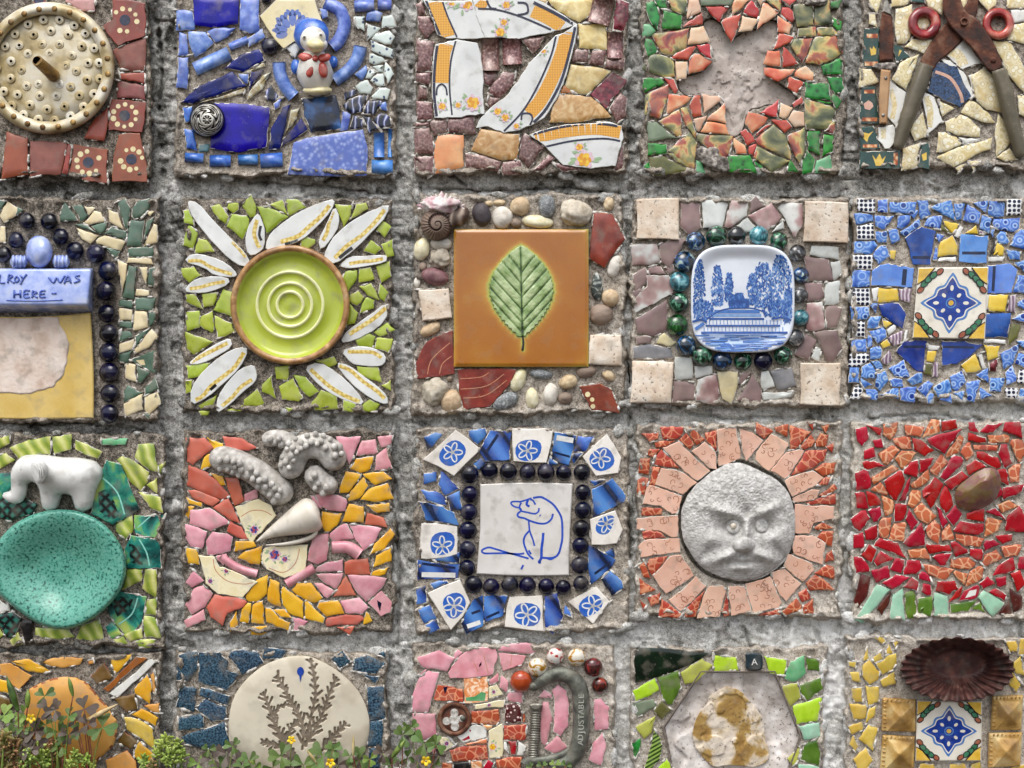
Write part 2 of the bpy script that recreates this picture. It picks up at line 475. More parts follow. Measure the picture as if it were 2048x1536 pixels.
    if bump:
        bn = noise(PX/bsize, 4); b = n.new('ShaderNodeBump'); b.inputs['Strength'].default_value = bump; b.inputs['Distance'].default_value = 2.5*S; l.new(bn, b.inputs['Height']); l.new(b.outputs[0], p.inputs['Normal'])
    return m
G = dict(rough=.2, bump=.12, bsize=22, coat=.25)
def two(k, a, b, size=30, **kw): mk(k, 'noise', size, [(.35, a), (.65, b)], **{**G, **kw})
# bodies
mk('bisque', 'noise', 6, [(.35, 'c4beb2'), (.65, 'dedad2')], rough=.8, bump=.3, dirt=.6)
mk('terra', 'noise', 6, [(.35, '8a4a30'), (.65, 'a5603f')], rough=.85, bump=.3)
mk('darkbody', 'noise', 6, [(.3, '3a3028'), (.7, '5a4c40')], rough=.85, bump=.3)
# panel 1
two('tp', 'd0a49c', 'bd8e88', rough=.4); two('tr', '7f453f', '97584f', rough=.55, bump=.3, bsize=10); two('to', '9c4833', '8a3c2d', rough=.4); two('td', '83402f', '9a4b37', rough=.35)
two('kb', '1a1d2c', '2b3350', 8); two('cd', 'efe2b4', 'e4d29c', 8, jit=.04)
two('cb', '04047c', '0808a0', jit=.08, rough=.16, coat=0, spec=.35); mk('lb', 'noise', 16, [(.3, '3f5cb0'), (.5, '6a86d0'), (.7, '9cb0e2')], **G)
two('nb', '050c52', '0a1674', jit=.1, rough=.16, coat=0, spec=.35); mk('be', 'noise', 10, [(.4, 'a8966a'), (.6, 'd8dac8')], **G)
mk('gb', 'noise', 26, [(.3, '2456a8'), (.5, '3d76c8'), (.7, '6a9ade')], distort=1, **G); two('te', '5a8a94', '4b7680')
mk('dk', 'noise', 50, [(.42, '0d1424'), (.5, '1c2c50'), (.6, '3b66aa')], **G)
mk('sp', 'voro', 9, [(.1, 'a9bdea'), (.35, '8098d8'), (.6, '5b78c4')], distort=.8, **G)
mk('sw', 'wave', 24, [(.3, '0e1628'), (.7, '27305c'), (.9, '3c4a86'), (.985, 'b8bcd4')], distort=7, **G)
mk('fl', 'voro', 12, [(.12, '2a3c60'), (.2, '31456a'), (.26, 'cfdcd6'), (1, 'd8e4de')], distort=.6, **G)
two('cr', 'e6d8a6', 'eee2bc', 40, jit=.03); two('oi', '5a74b8', '6880c2', 12, jit=.03)
two('wh', 'dfe2e2', 'ecefef', jit=.05); two('wi', 'e2e2da', 'eeeee8', jit=.05); two('wp', 'd6d9d7', 'e8eae7', 60, jit=.03, rough=.12)
mk('nv', 'noise', 40, [(.4, '030412'), (.65, '0a0d38')], rough=.09, bump=.04, bsize=14, coat=.2, spec=.4, dirt=.3, jit=.2)
mk('gs', 'voro', 7, [(0, 'c2821e'), (.3, 'e0a235'), (.5, 'eab048'), (.62, 'b4761a')], randomness=0, rot=45, rough=.25, coat=.2, jit=.03, dirt=.1)
two('ln', '12132e', '191b3c', jit=.03, dirt=.1); two('db', '14203e', '1d2c50', 10, jit=.05, dirt=.1)
mk('bc', 'noise', 5, [(.36, '553735'), (.5, '775450'), (.64, '96756f'), (.74, 'cdb8b2')], rough=.22, bump=.3, bsize=16, metal=.1, coat=.4, jit=.22)
two('fr', '4a161e', '7e2a36', 10, rough=.15, bump=.7, bsize=9)
mk('ym', 'noise', 40, [(.3, 'c4a664'), (.5, 'd9c286'), (.7, 'eadaa8')], distort=2.5, **G); mk('om', 'noise', 34, [(.3, 'b07a44'), (.5, 'cc9c68'), (.7, 'e2c296')], distort=3, **G)
two('oo', 'd47a4e', 'e2a878', 40); two('br', '8a5222', 'b4742c')
# star panel
two('pr', 'b0382e', 'c9594a', 22); mk('pg', 'noise', 40, [(.35, 'c8593c'), (.5, 'dc8a62'), (.65, 'e6c29a')], **G); two('po', 'd0a684', 'e2c6aa', 26, rough=.3)
mk('pp', 'noise', 44, [(.3, '38422e'), (.42, '686e4c'), (.49, '94915e'), (.53, 'cbb270'), (.58, 'b4654c'), (.68, '77403f')], detail=3, distort=.6, **G)
mk('gn', 'voro', 11, [(.15, '0f4416'), (.4, '1c7426'), (.8, '2c8e36')], distort=.3, **G); two('gl', '4c9e66', '84c496'); two('sg', '66765c', '84927a', rough=.45); two('ol', '54562c', '74743e')
# cream lace panel
mk('cl', 'voro', 13, [(.08, 'f6f2e0'), (.3, 'f2ecd2'), (.42, 'd2bf84'), (.55, 'ece2c0'), (.8, 'd8c48c')], distort=.5, rough=.28, coat=.2, jit=.06)
two('dg', '22403c', '2e504a', jit=.1); mk('rp', 'voro', 9, [(.2, 'ecd0a6'), (.4, 'd88e5a'), (.7, '9a4a28')], distort=.3, jit=.03); two('tu', 'dcb43c', 'e6c864', 10, jit=.03); two('pk', 'd2a28c', 'deb4a0', jit=.03)
mk('nd', 'noise', 3, [(.4, '10223e'), (.62, '35588a')], rough=.2, coat=.3)
# row 2
two('gt', '48604f', '5c7865', jit=.12); two('cm', 'd8c698', 'e6d9b2', jit=.06)
mk('yt', 'voro', 9, [(.15, 'ece0a4'), (.42, 'dfc564'), (.6, 'c0a050')], randomness=.3, rough=.25, jit=.03, dirt=.12); two('bk', '0c0c0e', '1c1b1d', 8, jit=.05)
two('lm', '98aa32', 'b2c24c', 26, jit=.16)
two('rt', '6a2216', '8a3626', 24, rough=.35, bump=.25); two('tl', 'b9775a', 'cc9070', 8, jit=.03)
mk('tv', 'noise', 30, [(.3, 'cdb59d'), (.5, 'e0cfbb'), (.7, 'ece2d3')], rough=.75, bump=.45, bsize=7, pit=7, jit=.05)
two('mv', '7b6562', '927a76', rough=.4, jit=.16); mk('mw', 'noise', 60, [(.38, '86605f'), (.5, 'b09490'), (.58, 'cfd0cb')], rough=.3, coat=.2); two('gw', 'bcc0bb', 'd0d3cf'); two('gy', '6f7074', '8b8a8c'); two('cy', 'd8ca98', 'e4dab2')
mk('wd', 'voro', 9, [(.28, '0e1638'), (.36, '0e1638'), (.42, 'eceef0'), (1, 'eceef0')], randomness=.12, jit=.03, dirt=.2, rough=.2)
mk('bp', 'voro', 20, [(.2, '1b3f8c'), (.24, '2450a0'), (.28, 'a4c2ea'), (.34, 'a4c2ea'), (.38, '4f7fd0'), (.5, '4f7fd0'), (.54, '9cbce8'), (.62, '5d8ad6'), (.8, '2b56ac')], randomness=.55, jit=.12, rough=.2, coat=.25, dirt=.25)
two('bb', '4270c4', '6d98de', 50); two('bd', '16347e', '2450a6'); two('yl', 'dcb838', 'ecd05c', 26, jit=.06); two('wl', 'dcdcd6', 'ececea', jit=.04)
mk('pm', 'wave', 12, [(.2, '7a6078'), (.6, 'a892a2'), (.9, 'cfc4cc')], distort=3, **G)
# row 3
mk('yg', 'wave', 38, [(.05, '84983a'), (.35, '9cac46'), (.7, 'b4bb58'), (.98, 'ccd082')], distort=5, rot=24, rough=.22, bump=.5, bsize=16, coat=.3, jit=.14)
mk('tq', 'noise', 60, [(.32, '06282a'), (.43, '0f5c54'), (.52, '2f8e7c'), (.6, '74ac62'), (.7, 'b4c060')], distort=.8, rough=.2, bump=.5, bsize=18, coat=.3); two('lt', '84ccbc', '9adccc', jit=.03)
mk('kx', 'crack', 15, [(.0, '04100f'), (.14, '061816'), (.22, '1d5a50'), (.5, '3a8a7a')], randomness=.25, rot=45, rough=.2, coat=.3)
two('pi', 'cf8792', 'e2a8b0', 30, jit=.12); two('sa', 'bd5a44', 'd27560', 40, jit=.1, rough=.35); two('yo', 'dca01c', 'ecb834', 40, jit=.08); two('ch', 'e9dcb0', 'f0e8c8', 26, jit=.06)
two('wc', 'e8e2d8', 'f1ede5', 40, jit=.04); two('bq', '2a5eb8', '376ec6', 20, jit=.03)
mk('bs', 'wave', 80, [(.02, '16223f'), (.12, '27488c'), (.5, '3762ae'), (.95, '5585cc')], distort=1, rot=35, rough=.16, coat=.4, bump=.1)
two('pz', 'd9aa92', 'e5bca6', 40, rough=.3, coat=.15, jit=.06); two('scroll', '9a624c', 'b07a62', 6, jit=.03)
mk('oc', 'crack', 15, [(.0, 'd8906e'), (.05, 'd08462'), (.09, 'ac4630'), (1, 'b44a32')], distort=.5, rough=.3, jit=.12)
mk('ot', 'crack', 18, [(.0, 'e2ab86'), (.05, 'dc9f78'), (.09, 'bf6440'), (1, 'c86e4a')], distort=.6, rough=.3, jit=.1)
two('rd', '9c0a1e', 'b4162a', 30, jit=.1, rough=.16); two('mr', '42150f', '5a241c'); two('ls', '8fc0a4', 'a6d0b4', jit=.06); two('og', '4c6e20', '66882e')
# row 4
two('ob', 'd09244', 'dfa65a', 60, jit=.06, rough=.3); two('bo', '5a4218', '7c6030', 26, rough=.3, bump=.3); two('ye', 'cbab44', 'dcc060', 30, jit=.1)
mk('sb', 'noise', 3.4, [(.42, '1c2a38'), (.54, '3a586e'), (.7, '557486')], rough=.25, coat=.2, jit=.12)
mk('cp', 'noise', 22, [(.38, 'd8804c'), (.5, 'e8a880'), (.6, 'f2d6bc')], distort=3, **G)
mk('md', 'voro', 7, [(.25, 'e6d4d0'), (.33, 'd8b8b4'), (.4, '4a1418'), (1, '541a1c')], randomness=.7, jit=.03)
two('kg', '03140a', '07220f', rough=.1, jit=.05); two('bl', 'a4cc24', 'bde03a', 26, jit=.06); two('lq', 'a4a844', 'b8bb58', jit=.06)
mk('st', 'wave', 11, [(.2, '2c3e14'), (.5, '55742c'), (.8, '8aa04c')], rot=-60, rough=.25, bump=.1)
# marbles
def marble(k, st, size=26, dist=2.0):
    size = max(size, 16)
    mk(k, 'noise', size, st, rough=.05, coat=.8, dirt=.1, distort=dist, jit=.15, trans=.12, detail=2)
marble('mg', [(.38, '04120e'), (.52, '0d3a28'), (.6, '3c8460'), (.68, 'b8d8c4')]); marble('mb', [(.36, '061016'), (.5, '10304a'), (.58, '2f62a0'), (.67, 'c4dcd0')])
marble('mk', [(.45, '050607'), (.62, '1c2426'), (.72, 'a8b4b4')], 5, .5); marble('mt', [(.36, '123a44'), (.52, '2f7a8a'), (.66, '8cc4cc')]); marble('mx', [(.4, '1c1c1e'), (.54, '5a5a5c'), (.66, 'c4c6c6')], 6, 1)
marble('me', [(.4, '06240c'), (.55, '1f6a2a'), (.68, '8cd084')]); marble('mo', [(.4, 'a83c14'), (.6, 'c4501e')], 20, 1); marble('my', [(.42, 'ece6da'), (.5, 'e6dcc4'), (.56, 'c8923c'), (.64, 'a07020')], 18, 1.5)
marble('mq', [(.42, 'ece8e2'), (.54, 'e8dcd4'), (.58, 'b8301c'), (.66, 'a02814')], 14, 2); marble('mm', [(.4, '1c0608'), (.55, '5a1014'), (.68, '9a2a20')], 14, 1)
# stones
def stone(k, a, b, c=None, **kw): mk(k, 'noise', 14, [(.3, a), (.5, b), (.7, c or b)], **{**dict(rough=.55, bump=.2, bsize=8, distort=1, jit=.1, dirt=.4), **kw})
stone('s_pd', '3c363a', '4a4246'); stone('s_pw', 'c8c0b2', 'dcd6ca', 'e8e4da'); stone('s_pt', 'b09876', 'c8b08c', 'd8c8a8'); stone('s_pg2', '5a5e60', '74787a', 'b0b4b4', distort=4)
stone('s_py', 'd0c69c', 'e0d8b4', 'ece6cc', rough=.35); stone('s_pn', '7c6a5c', '948272'); stone('s_pa', 'a89c88', 'c2b8a6', 'd4ccbc', rough=.8, bump=.6); stone('s_pk', '262e2e', '38423e', 'd0d4cc'); stone('s_pu', '6a464a', '855c5e', '9c7876')
# mortar
mk('grout', 'noise', 34, [(.25, '6f675a'), (.45, '8b8273'), (.62, 'a39a8a'), (.8, 'bdb5a6')], rough=.95, bump=.9, bsize=3.5, dirt=.5, detail=8, jit=.04, off=False)
DATA = '''
@ shower 0 0 2.474
tp 54,0 76,0 76,8 66,8 54,1
td 28,0 36,0 36,2 28,2
td 92,1 116,4 117,17 116,28 106,35 96,36 88,27 85,21 92,17
tr 93,41 105,34 117,32 117,45 115,58 99,55
to 98,60 116,59 116,69 99,64
tr 96,66 116,70 116,80 96,81
td 91,81 117,83 116,92 114,106 89,104 88,93
to 88,87 88,95 83,113 70,111 77,97
td 97,110 112,107 114,118 118,136 118,146 92,146 93,125
td 60,118 86,122 85,139 86,147 70,145 57,140
to 55,117 58,120 57,138 54,140 50,139
tr 24,115 53,116 48,140 36,140 25,142
to 6,108 22,113 22,140 2,144 5,122
@ duck 340 0 2.474
cb 20,0 55,0 55,18 38,21 21,19
lb 57,0 71,0 71,24 64,26 57,23
lb 6,9 19,10 19,23 6,24
lb 16,27 30,27 35,34 26,42 21,45 17,36
lb 29,27 38,23 52,23 46,29 35,34
~lb 7 48,38 63,32
lb 63,31 74,24 76,30 64,37
~lb 12 20,56 48,43
lb 8,27 13,29 14,44 7,45
lb 7,47 14,47 14,58 13,71 6,70
nb 45,55 58,45 72,41 75,48 60,57
be 60,57 75,49 76,53 62,58
nb 10,82 24,70 50,59 60,69 38,76 18,83
be 24,83 40,76 60,70 59,74 42,79
lb 56,60 63,60 62,67 58,67
nb 66,59 74,57 72,63 64,73
be 73,63 81,59 74,72 63,80 65,73
sw 78,75 82,70 87,79 83,82 79,80
lb 84,83 90,80 88,86 85,88
cb 37,84 60,85 80,88 77,118 55,122 34,119 35,100
gb 11,88 17,87 17,97 13,98
gb 12,105 18,106 21,121 14,119
te 24,117 31,117 30,122 24,122
~gb 8 12,127 27,128
~gb 10 32,130 49,130
~gb 9 55,129 71,129
~gb 12 73,130 91,129
dk 108,80 133,78 136,92 137,103 115,106 110,95
nb 92,88 96,86 95,95 88,119 81,120 83,104
be 97,90 104,88 100,98 93,108 92,104
nb 89,119 92,113 106,97 110,105
sp 101,116 118,111 155,106 159,121 158,141 96,140
~gb 9 169,107 169,127
~gb 4 178,104 178,127
~gb 12 163,135 180,135
lb 140,91 146,92 144,104 138,105
sw 146,93 156,97 154,104 145,105
sw 141,85 150,78 159,78 155,90 146,91
sw 160,82 170,82 165,92 157,91
sw 142,75 149,73 152,75 148,80 142,80
sw 164,97 171,92 177,95 178,102 170,103
lb 170,84 174,83 175,89 171,88
sw 157,95 162,96 167,103 161,107
fl 151,70 159,65 163,71 161,76 153,75
fl 164,78 171,70 177,73 175,80 165,80
fl 160,57 166,56 165,63 159,63
fl 165,61 172,60 173,69 168,69 163,65
fl 164,54 172,53 174,58 168,58
fl 174,50 178,55 180,60 176,67 174,59
fl 162,44 168,44 173,49 166,52 162,50
fl 163,33 170,37 179,38 179,46 170,44 164,41
fl 167,28 177,26 181,30 178,35 170,35 164,32
fl 160,20 169,23 160,32
fl 150,14 157,14 157,24 151,21
fl 173,14 179,13 182,21 172,22
lb 160,11 166,9 171,11 169,17 159,16
~lb 10 149,5 165,4
~lb 9 168,4 179,4
lb 150,60 158,54 160,58 155,64
cr 73,13 86,0 117,0 124,20 95,37 92,39 85,32
wh 94,38 101,33 104,40 101,46
lb 122,8 126,8 127,13 124,14
~lb 11 125,2 137,8 141,20 137,32 131,38
~lb 11 154,37 151,48 143,58 133,65
~lb 11 88,50 89,60 94,71 100,78
o nv 7.5 81,37
o nv 4 78,-1
@ china 810 0 2.474
wp 15,0 54,0 60,17 65,30 50,31 34,31 27,28 22,14
=gs 11 23,-1 28,12 35,30
=ln 1.4 30,0 34,12 42,30
=ln 2 17,0 21,11 28,28
*ro 4 38,2
*ro 6 50,3
wp 55,0 106,0 139,20 118,26 92,31 65,30 60,18
=gs 10 103,9 116,15 127,22
=gs 8 58,1 66,5
=ln 1.6 59,7 75,8 95,14 118,24
=ln 2.6 104,2 120,10 136,19
=ln 1.6 66,0 69,6 74,7
=ln 1.6 91,2 98,3 99,10 91,12
*ro 4 82,4
*ro 3.5 80,18
*ro 5 77,26
wp 25,36 42,32 58,35 61,44 63,70 64,92 42,95 24,95 22,75 23,50
=gs 11 34,35 31,45 30,67
=ln 1.4 41,33 37,50 36,70 38,93
=ln 2.2 26,37 24,55 23.5,75 25.5,94
=ln 1.4 25.5,77 26,71 29.5,68 33,71 34,77
*ro 4 30,86
*ro 3 43,85
*ro 7 55,83
wp 122,29 128,27 139,20 137,35 131,58 123,78 112,95 104,100 92,105 80,107 67,102 58,103 62,95 80,80 100,52
=gs 11 131,25 127,42 119,63 109,82 100,92
=ln 1.6 122,29 118,45 107,70 95,90 80,106
=ln 2.2 137.5,22 134,38 126,66 114,88 104,99
=ln 1.4 94,97 95,92 101,92 103,96 101,101
*ro 3 112,41
*ro 4 75,90
*ro 4 81,95
*ro 3 90,102
wp 101,109 130,101 165,99 175,102 176,112 172,125 170,134 150,136 128,133 114,118
=gs 10 104,111 130,106 155,104 174,107
=ln 1.6 114,118.5 135,114 160,112 174,114
=ln 2 103,108.5 130,102 155,100 172,102
*ro 4 141,119
*ro 8 145,129
bc 10,33 23,35 22,56 10,57
bc 11,14 21,14 23,24 17,31 12,23
bc 10,58 20,58 19,68 10,66
bc 12,70 17,72 17,79 11,80
bc 10,83 21,84 21,97 10,98
bc 9,99 20,98 20,103 9,104
bc 9,105 21,104 22,124 9,124
bc 8,127 22,126 24,138 20,141 9,139
bc 21,98 33,97 34,108 22,109
bc 35,96 55,95 56,107 36,108
bc 48,125 60,126 77,131 75,138 49,134
bc 76,134 84,129 92,130 95,140 80,141
bc 92,118 97,109 112,118 100,135 91,125
bc 103,138 116,126 121,128 110,137
bc 122,133 130,132 142,137 128,138
bc 171,122 176,118 176,136 170,137
~bc 15 69,31 69,57
~bc 16 86,31 87,52
bc 95,32 112,30 108,37 103,42
bc 64,59 72,59 74,62 68,69 64,67
bc 70,70 80,59 88,60 86,68 76,78 69,75
bc 69,77 76,80 70,87 67,84
bc 137,41 148,39 147,50 136,49
bc 152,42 162,41 160,53 150,51
~bc 14 170,26 170,47
bc 162,49 177,48 176,56 162,54
~bc 19 161,-2 156,19
bc 164,84 173,76 179,80 178,93 172,98
bc 9,4 13,2 17,13 12,12
fr 172,0 180,3 178,25 169,23
fr 160,67 168,60 178,65 178,70 165,80 163,87 151,76
ym 116,0 152,0 148,12 141,17 122,6
ym 140,20 161,20 162,39 141,38
ym 134,53 165,58 160,68 145,77 130,70
om 122,77 150,79 160,87 165,94 140,98 118,98
br 127,69 136,74 133,77 124,76
om 62,105 92,109 90,128 78,129 55,121
oo 27,110 46,108 47,134 25,139 25,118
ym 106,0 115,0 113,4
@ star 1260 0 2.474
gn 14,3 20,1 23,14 22,24 17,18 14,9
gn 28,9 42,12 41,22 27,23
gl 11,20 19,21 20,28 11,29
pr 60,4 80,5 72,17
po 46,0 55,0 57,9 47,14
pp 32,0 46,0 47,12 35,9
gn 20,0 29,0 29,6 22,5
sg 55,0 83,0 82,4 55,4
pg 83,0 97,0 91,5 83,11
pr 97,0 104,9 103,15 93,10
po 103,0 108,0 106,4
pg 108,3 119,10 113,15 102,24 106,10
pp 110,0 122,0 121,9
pr 122,7 128,7 134,13 129,19 123,11
pg 120,13 130,20 128,27 120,25
pr 42,22 58,11 58,20
pr 74,17 89,12 86,25 82,33
po 90,13 103,16 98,24 88,25
pp 133,5 147,3 149,20 136,21
pp 148,3 160,0 163,19 150,20
pr 123,0 134,0 129,4
gn 160,3 170,1 168,6 161,6
gn 164,14 170,18 170,25 165,23
pp 18,28 47,24 44,39 28,45
po 48,24 58,21 62,29 64,34 47,36
gn 13,32 17,33 21,41 18,45 12,45
pp 11,55 17,46 27,45 35,50 37,60 30,63 13,57
pr 36,45 50,37 53,38 46,49 35,47
pr 54,36 63,35 66,47 58,43
po 37,50 46,50 45,63 38,64
pg 52,44 58,45 65,50 59,56 47,59 46,54
gn 11,64 26,64 27,67 13,75 11,70
pp 13,77 30,69 29,80 24,95 13,92
pr 27,63 35,64 38,72 36,76
pg 32,77 50,78 42,85 30,92
pr 52,78 57,78 58,93 52,97 49,84
po 59,77 71,79 73,81 62,89 59,91
pg 62,97 76,84 77,99 63,98
po 51,97 62,94 57,106 53,104
pg 62,99 76,100 79,108 58,106
pp 41,87 47,88 53,106 53,112 44,98
pp 24,98 40,89 41,109 36,110 30,102
sg 15,99 24,100 37,111 16,114
pp 49,107 53,116 51,135 33,122
gn 15,116 29,117 29,124 15,125
ol 16,126 27,127 49,138 20,141
pp 31,124 48,129 51,136 38,130
gn 12,135 15,132 19,139
pp 55,109 82,111 78,128 56,113
gl 53,130 58,132 60,139 53,139
pg 83,111 92,118 93,124 87,126
pr 90,107 94,105 102,114 95,117
pg 96,91 110,96 108,100 99,107 94,100
pr 106,91 120,81 119,94
po 120,83 131,88 125,96 120,93
pr 103,108 109,102 113,101 109,110 103,112
pr 115,97 131,98 131,102 123,108
po 132,90 141,92 140,101 133,102 129,97
pp 102,113 116,102 128,113 129,128 105,118
pr 97,118 103,117 102,126 97,124
pp 103,119 128,130 115,139 101,127
gn 78,126 96,126 101,139 81,138
gn 101,130 110,138 103,140 99,133
gn 129,129 135,138 128,138
gn 143,122 149,130 147,139 140,140 140,131
gl 150,131 161,126 163,139 150,139
pp 127,111 141,104 140,121 137,131
gn 144,107 153,106 153,124 145,121
gn 157,109 164,110 163,122 156,127
pp 142,81 160,86 165,90 160,104 143,104
pr 132,84 138,79 139,83 133,86
gn 142,67 160,68 161,80 142,79
gn 160,62 170,62 172,73 166,75
gn 155,52 171,48 171,60 157,60
pp 150,31 168,30 171,42 157,52 143,50
pp 133,32 148,31 139,50 131,37
pp 137,22 150,22 150,29 136,30
pp 150,23 165,23 168,28 152,29
pr 121,28 131,30 131,33 116,40
pg 112,42 120,42 122,54 109,51
pr 124,38 135,51 123,54
pg 109,55 133,56 130,60 120,65 110,60
pg 134,58 142,54 148,60 147,65 134,62
pr 129,62 140,67 134,75 128,70
gn 150,81 163,83 159,85
gn 165,77 170,82 167,87 163,79
pp 161,98 165,99 164,108 158,106
@ pliers 1690 0 2.474
cl 20,0 28,0 26,10 21,4
cl 20,12 24,12 25,21 20,19
dg 17,24 27,24 27,54 15,54 16,38
=rp 3.4 17.5,29 26.5,29
=rp 3.4 16,51.5 26.5,51.5
#tu 20,38 22,40 23,37 25,40 25.5,38 25,44 21,45
cl 38,0 51,0 50,4 38,5
cl 42,8 53,5 51,34 43,34 41,20
cl 54,32 69,33 63,43 49,38
dg 40,37 46,39 51,46 42,49
#tu 44,40 46,41 43,46
cl 46,51 55,47 60,44 48,74 39,65
cl 13,56 19,55 26,66 12,70
dg 15,71 24,71 27,99 13,99
=rp 3 15.5,74 24,74
=rp 3 14,96.5 26,96.5
#pk 19,81 22,83 23,86 20,89 16,88 15,84
wi 37,66 48,74 43,95 41,101 35,94
=cl 4 37,72 40,85 38,96
dg 14,104 22,103 27,119 14,120
=rp 2.6 14.5,118 26,118
#tu 15,107 19,108 23,106 19,111 18,115 15,112
wi 28,104 39,102 39,115 34,121 28,113
=cl 4 31,104 31,112
dg 13,123 44,122 46,135 13,135
=rp 3.4 41,123.5 41,133.5
#tu 22,125 25,129 28,124 30,129 33,126 30,134 25,134
cl 47,121 60,117 58,134 46,137
dg 61,118 67,117 67,136 58,134
#tu 62,125 66,123 66,129 63,130
cl 56,100 64,90 66,110 57,113 54,106
wi 64,76 71,78 78,98 66,108
=cl 5 66,78 69,90 68,103
nd 74,51 90,55 101,78 93,86 68,74
=pk 2.6 73,58 85,63 93,75 95,83
wi 75,48 88,50 102,68 104,76 101,79 90,56
cl 77,83 87,88 78,94
wi 80,42 93,33 97,34 109,50 95,55
=cl 8 85,41 92,45 96,53
cl 103,62 112,56 120,62 128,90 112,87 104,74
wi 100,62 106,60 108,80 103,75
cl 95,91 100,82 110,86 121,99 112,98
cl 124,93 130,100 133,115 123,125 122,105
cl 82,99 96,93 108,105 108,110 96,108 84,109
wi 84,108 96,109 108,112 103,117 90,113
cl 76,108 83,108 95,114 88,121 75,122
cl 75,127 92,120 118,113 117,120 105,124 88,134
cl 124,127 133,121 139,129 130,130
cl 121,34 133,35 144,55 144,73 133,60 126,45
cl 132,0 147,0 147,6 132,6
wi 135,9 147,9 147,19 137,19
cl 137,20 147,18 147,36 132,32
cl 109,0 122,0 121,4 116,8 110,2
cl 66,0 79,0 78,11 68,5
cl 92,0 98,0 96,6
dg 54,0 64,0 64,2 54,1
cl 140,78 147,78 147,95 142,92
cl 59,16 66,14 68,19 65,23 59,22
cl 101,131 108,131 104,137
cl 88,134 97,133 92,138
@ wallblock 0 380 3.125
gt 0,7 4,8 1,14 0,14
cm 5,8 12,12 8,17 3,20 0,16
gt 11,11 14,13 9,17
cm 0,24 3,24 3,33 0,33
gt 41,8 50,19 39,19
gt 47,11 52,10 57,16 52,20
cm 51,10 60,12 57,16
cm 53,22 60,14 64,15 67,21 59,22
gt 58,22 68,21 66,27 62,28
cm 50,25 54,25 63,29 58,34 53,31
gt 48,22 55,22 63,28 55,26
cm 62,32 70,29 80,32 77,38 63,34
gt 67,28 71,24 81,27 80,32
gt 68,37 77,38 74,43
cm 70,13 78,16 78,24 71,20
gt 76,8 80,6 83,12 82,26 79,22
gt 84,14 88,8 95,6 95,11 91,16 86,18
cm 93,14 98,14 96,16
gt 83,20 92,20 90,35 82,35
gt 93,22 98,18 96,28 92,34
cm 97,22 100,23 100,33 93,35
gt 83,38 97,37 97,42 83,42
cm 83,43 96,44 97,47 82,46
cm 76,46 81,48 78,68
gt 81,49 87,50 85,69 79,68
cm 90,50 94,50 94,61
gt 94,51 99,50 98,61 94,60
cm 87,64 95,65 95,69 87,68
gt 87,69 99,69 97,77 87,76
gt 77,71 84,71 84,76 77,76
cm 77,76 84,77 84,83 77,83
gt 77,84 84,84 84,88 77,87
cm 87,78 94,79 94,87 86,89
gt 94,79 99,79 97,86 94,87
gt 78,91 83,91 85,95 77,97
cm 77,97 87,95 84,102 77,104
gt 77,104 84,103 82,110 77,109
gt 87,94 96,88 87,101
cm 87,102 97,90 100,94 95,100 87,104
gt 84,109 99,104 99,116 91,113
#cm 87,109 92,108.5 93,112 90,112
cm 81,112 87,112 87,122 81,120
gt 88,113 95,117 90,123 87,122
gt 80,130 82,126 91,130 80,136
cm 80,137 91,131 91,140 81,144
gt 93,127 99,121 101,127 93,132
cm 93,133 100,128 102,136 95,143 92,138
gt 93,144 97,140 95,146
o nv 5.5 17,20
o nv 5.7 31,20
o nv 5.3 10,32
o nv 5.7 39,30
o nv 5.5 2,41
o nv 5.6 48,39
o nv 6.3 61.5,41
o nv 6.3 69,52
o nv 6.4 68,65
o nv 6.2 68.5,79
o nv 6.2 69.5,91.5
o nv 6.3 69.5,104
o nv 6.5 69.5,117
o nv 6.3 70,130
o nv 6.2 70,143
@ lime 350 390 2.9297
wp 10,5 15,6 25,18 38,31 47,40 50,46 46,48 38,43 27,32 17,20 11,11
=yt 3 39,32 44,37 48.5,42.5
wp 55,16 58,13 60,24 60,35 56,39 51,40 49,32 51,22
=yt 3.4 56,17 54,26 56,33 58,36
=bk 1.8 58.5,21 57.5,27 59,31
wp 63,37 64,30 70,23 84,13 100,6 108,4 106,10 96,21 86,30 72,35
=yt 3.6 105.5,7 99,15 91,22 84,28 72,32
=bk 2 75,33.5 80,32.5 84,31
wp 100,37 99,31 105,20 109,8 112,14 109,25
=yt 3.2 108,11 105,19 104,25 101,31
wp 103,45 104,38 111,27 127,15 145,7 144,13 134,24 120,38 109,46
=yt 3.4 143,10 137,18 128,27 117,35 109,43
=bk 2.2 112,43 117,39 121,36
wp 8,45 12,41 24,43 35,48 41,54 40,55 28,54 20,48
=yt 3 9,45 17,45 24,49 32,52 39,54
wp 8,65 12,60 20,57 35,57 36,60 24,65 14,66
=yt 3 10,64 17,63 24,61 34,59
wp 114,48 119,43 130,43 144,42 143,45 128,48 118,49
=yt 3 119,47 127,45.5 134,45 142,43.5
wp 145,74 145,80 138,90 124,98 114,100 118,94 128,87
=yt 3.6 144,77 136,84 127,90 119,95
wp 115,107 125,104 135,105 143,110 142,115 132,117 121,114
=yt 3.2 118,107 127,107 135,107.5 141,111
wp 110,115 118,117 127,124 138,132 144,138 144,142 134,138 120,127
=yt 3.2 112,116.5 120,120 128,127 138,134 143,139
wp 90,118 98,115 110,122 123,134 129,143 118,140 104,133 95,125
=yt 3.4 92.5,119 99,125 106,131 116,137 126,141
wp 8,116 18,109 30,102 37,99 38,103 28,109 16,115
=yt 3.2 11,114 19,109.5 28,105 36,101
wp 12,142 12,132 20,121 33,110 44,105 49,106 43,118 33,127 22,137
=yt 3.4 47,107.5 41,117 34,123 25,130 19,137 14,140
=bk 2 24,133 28,129.5
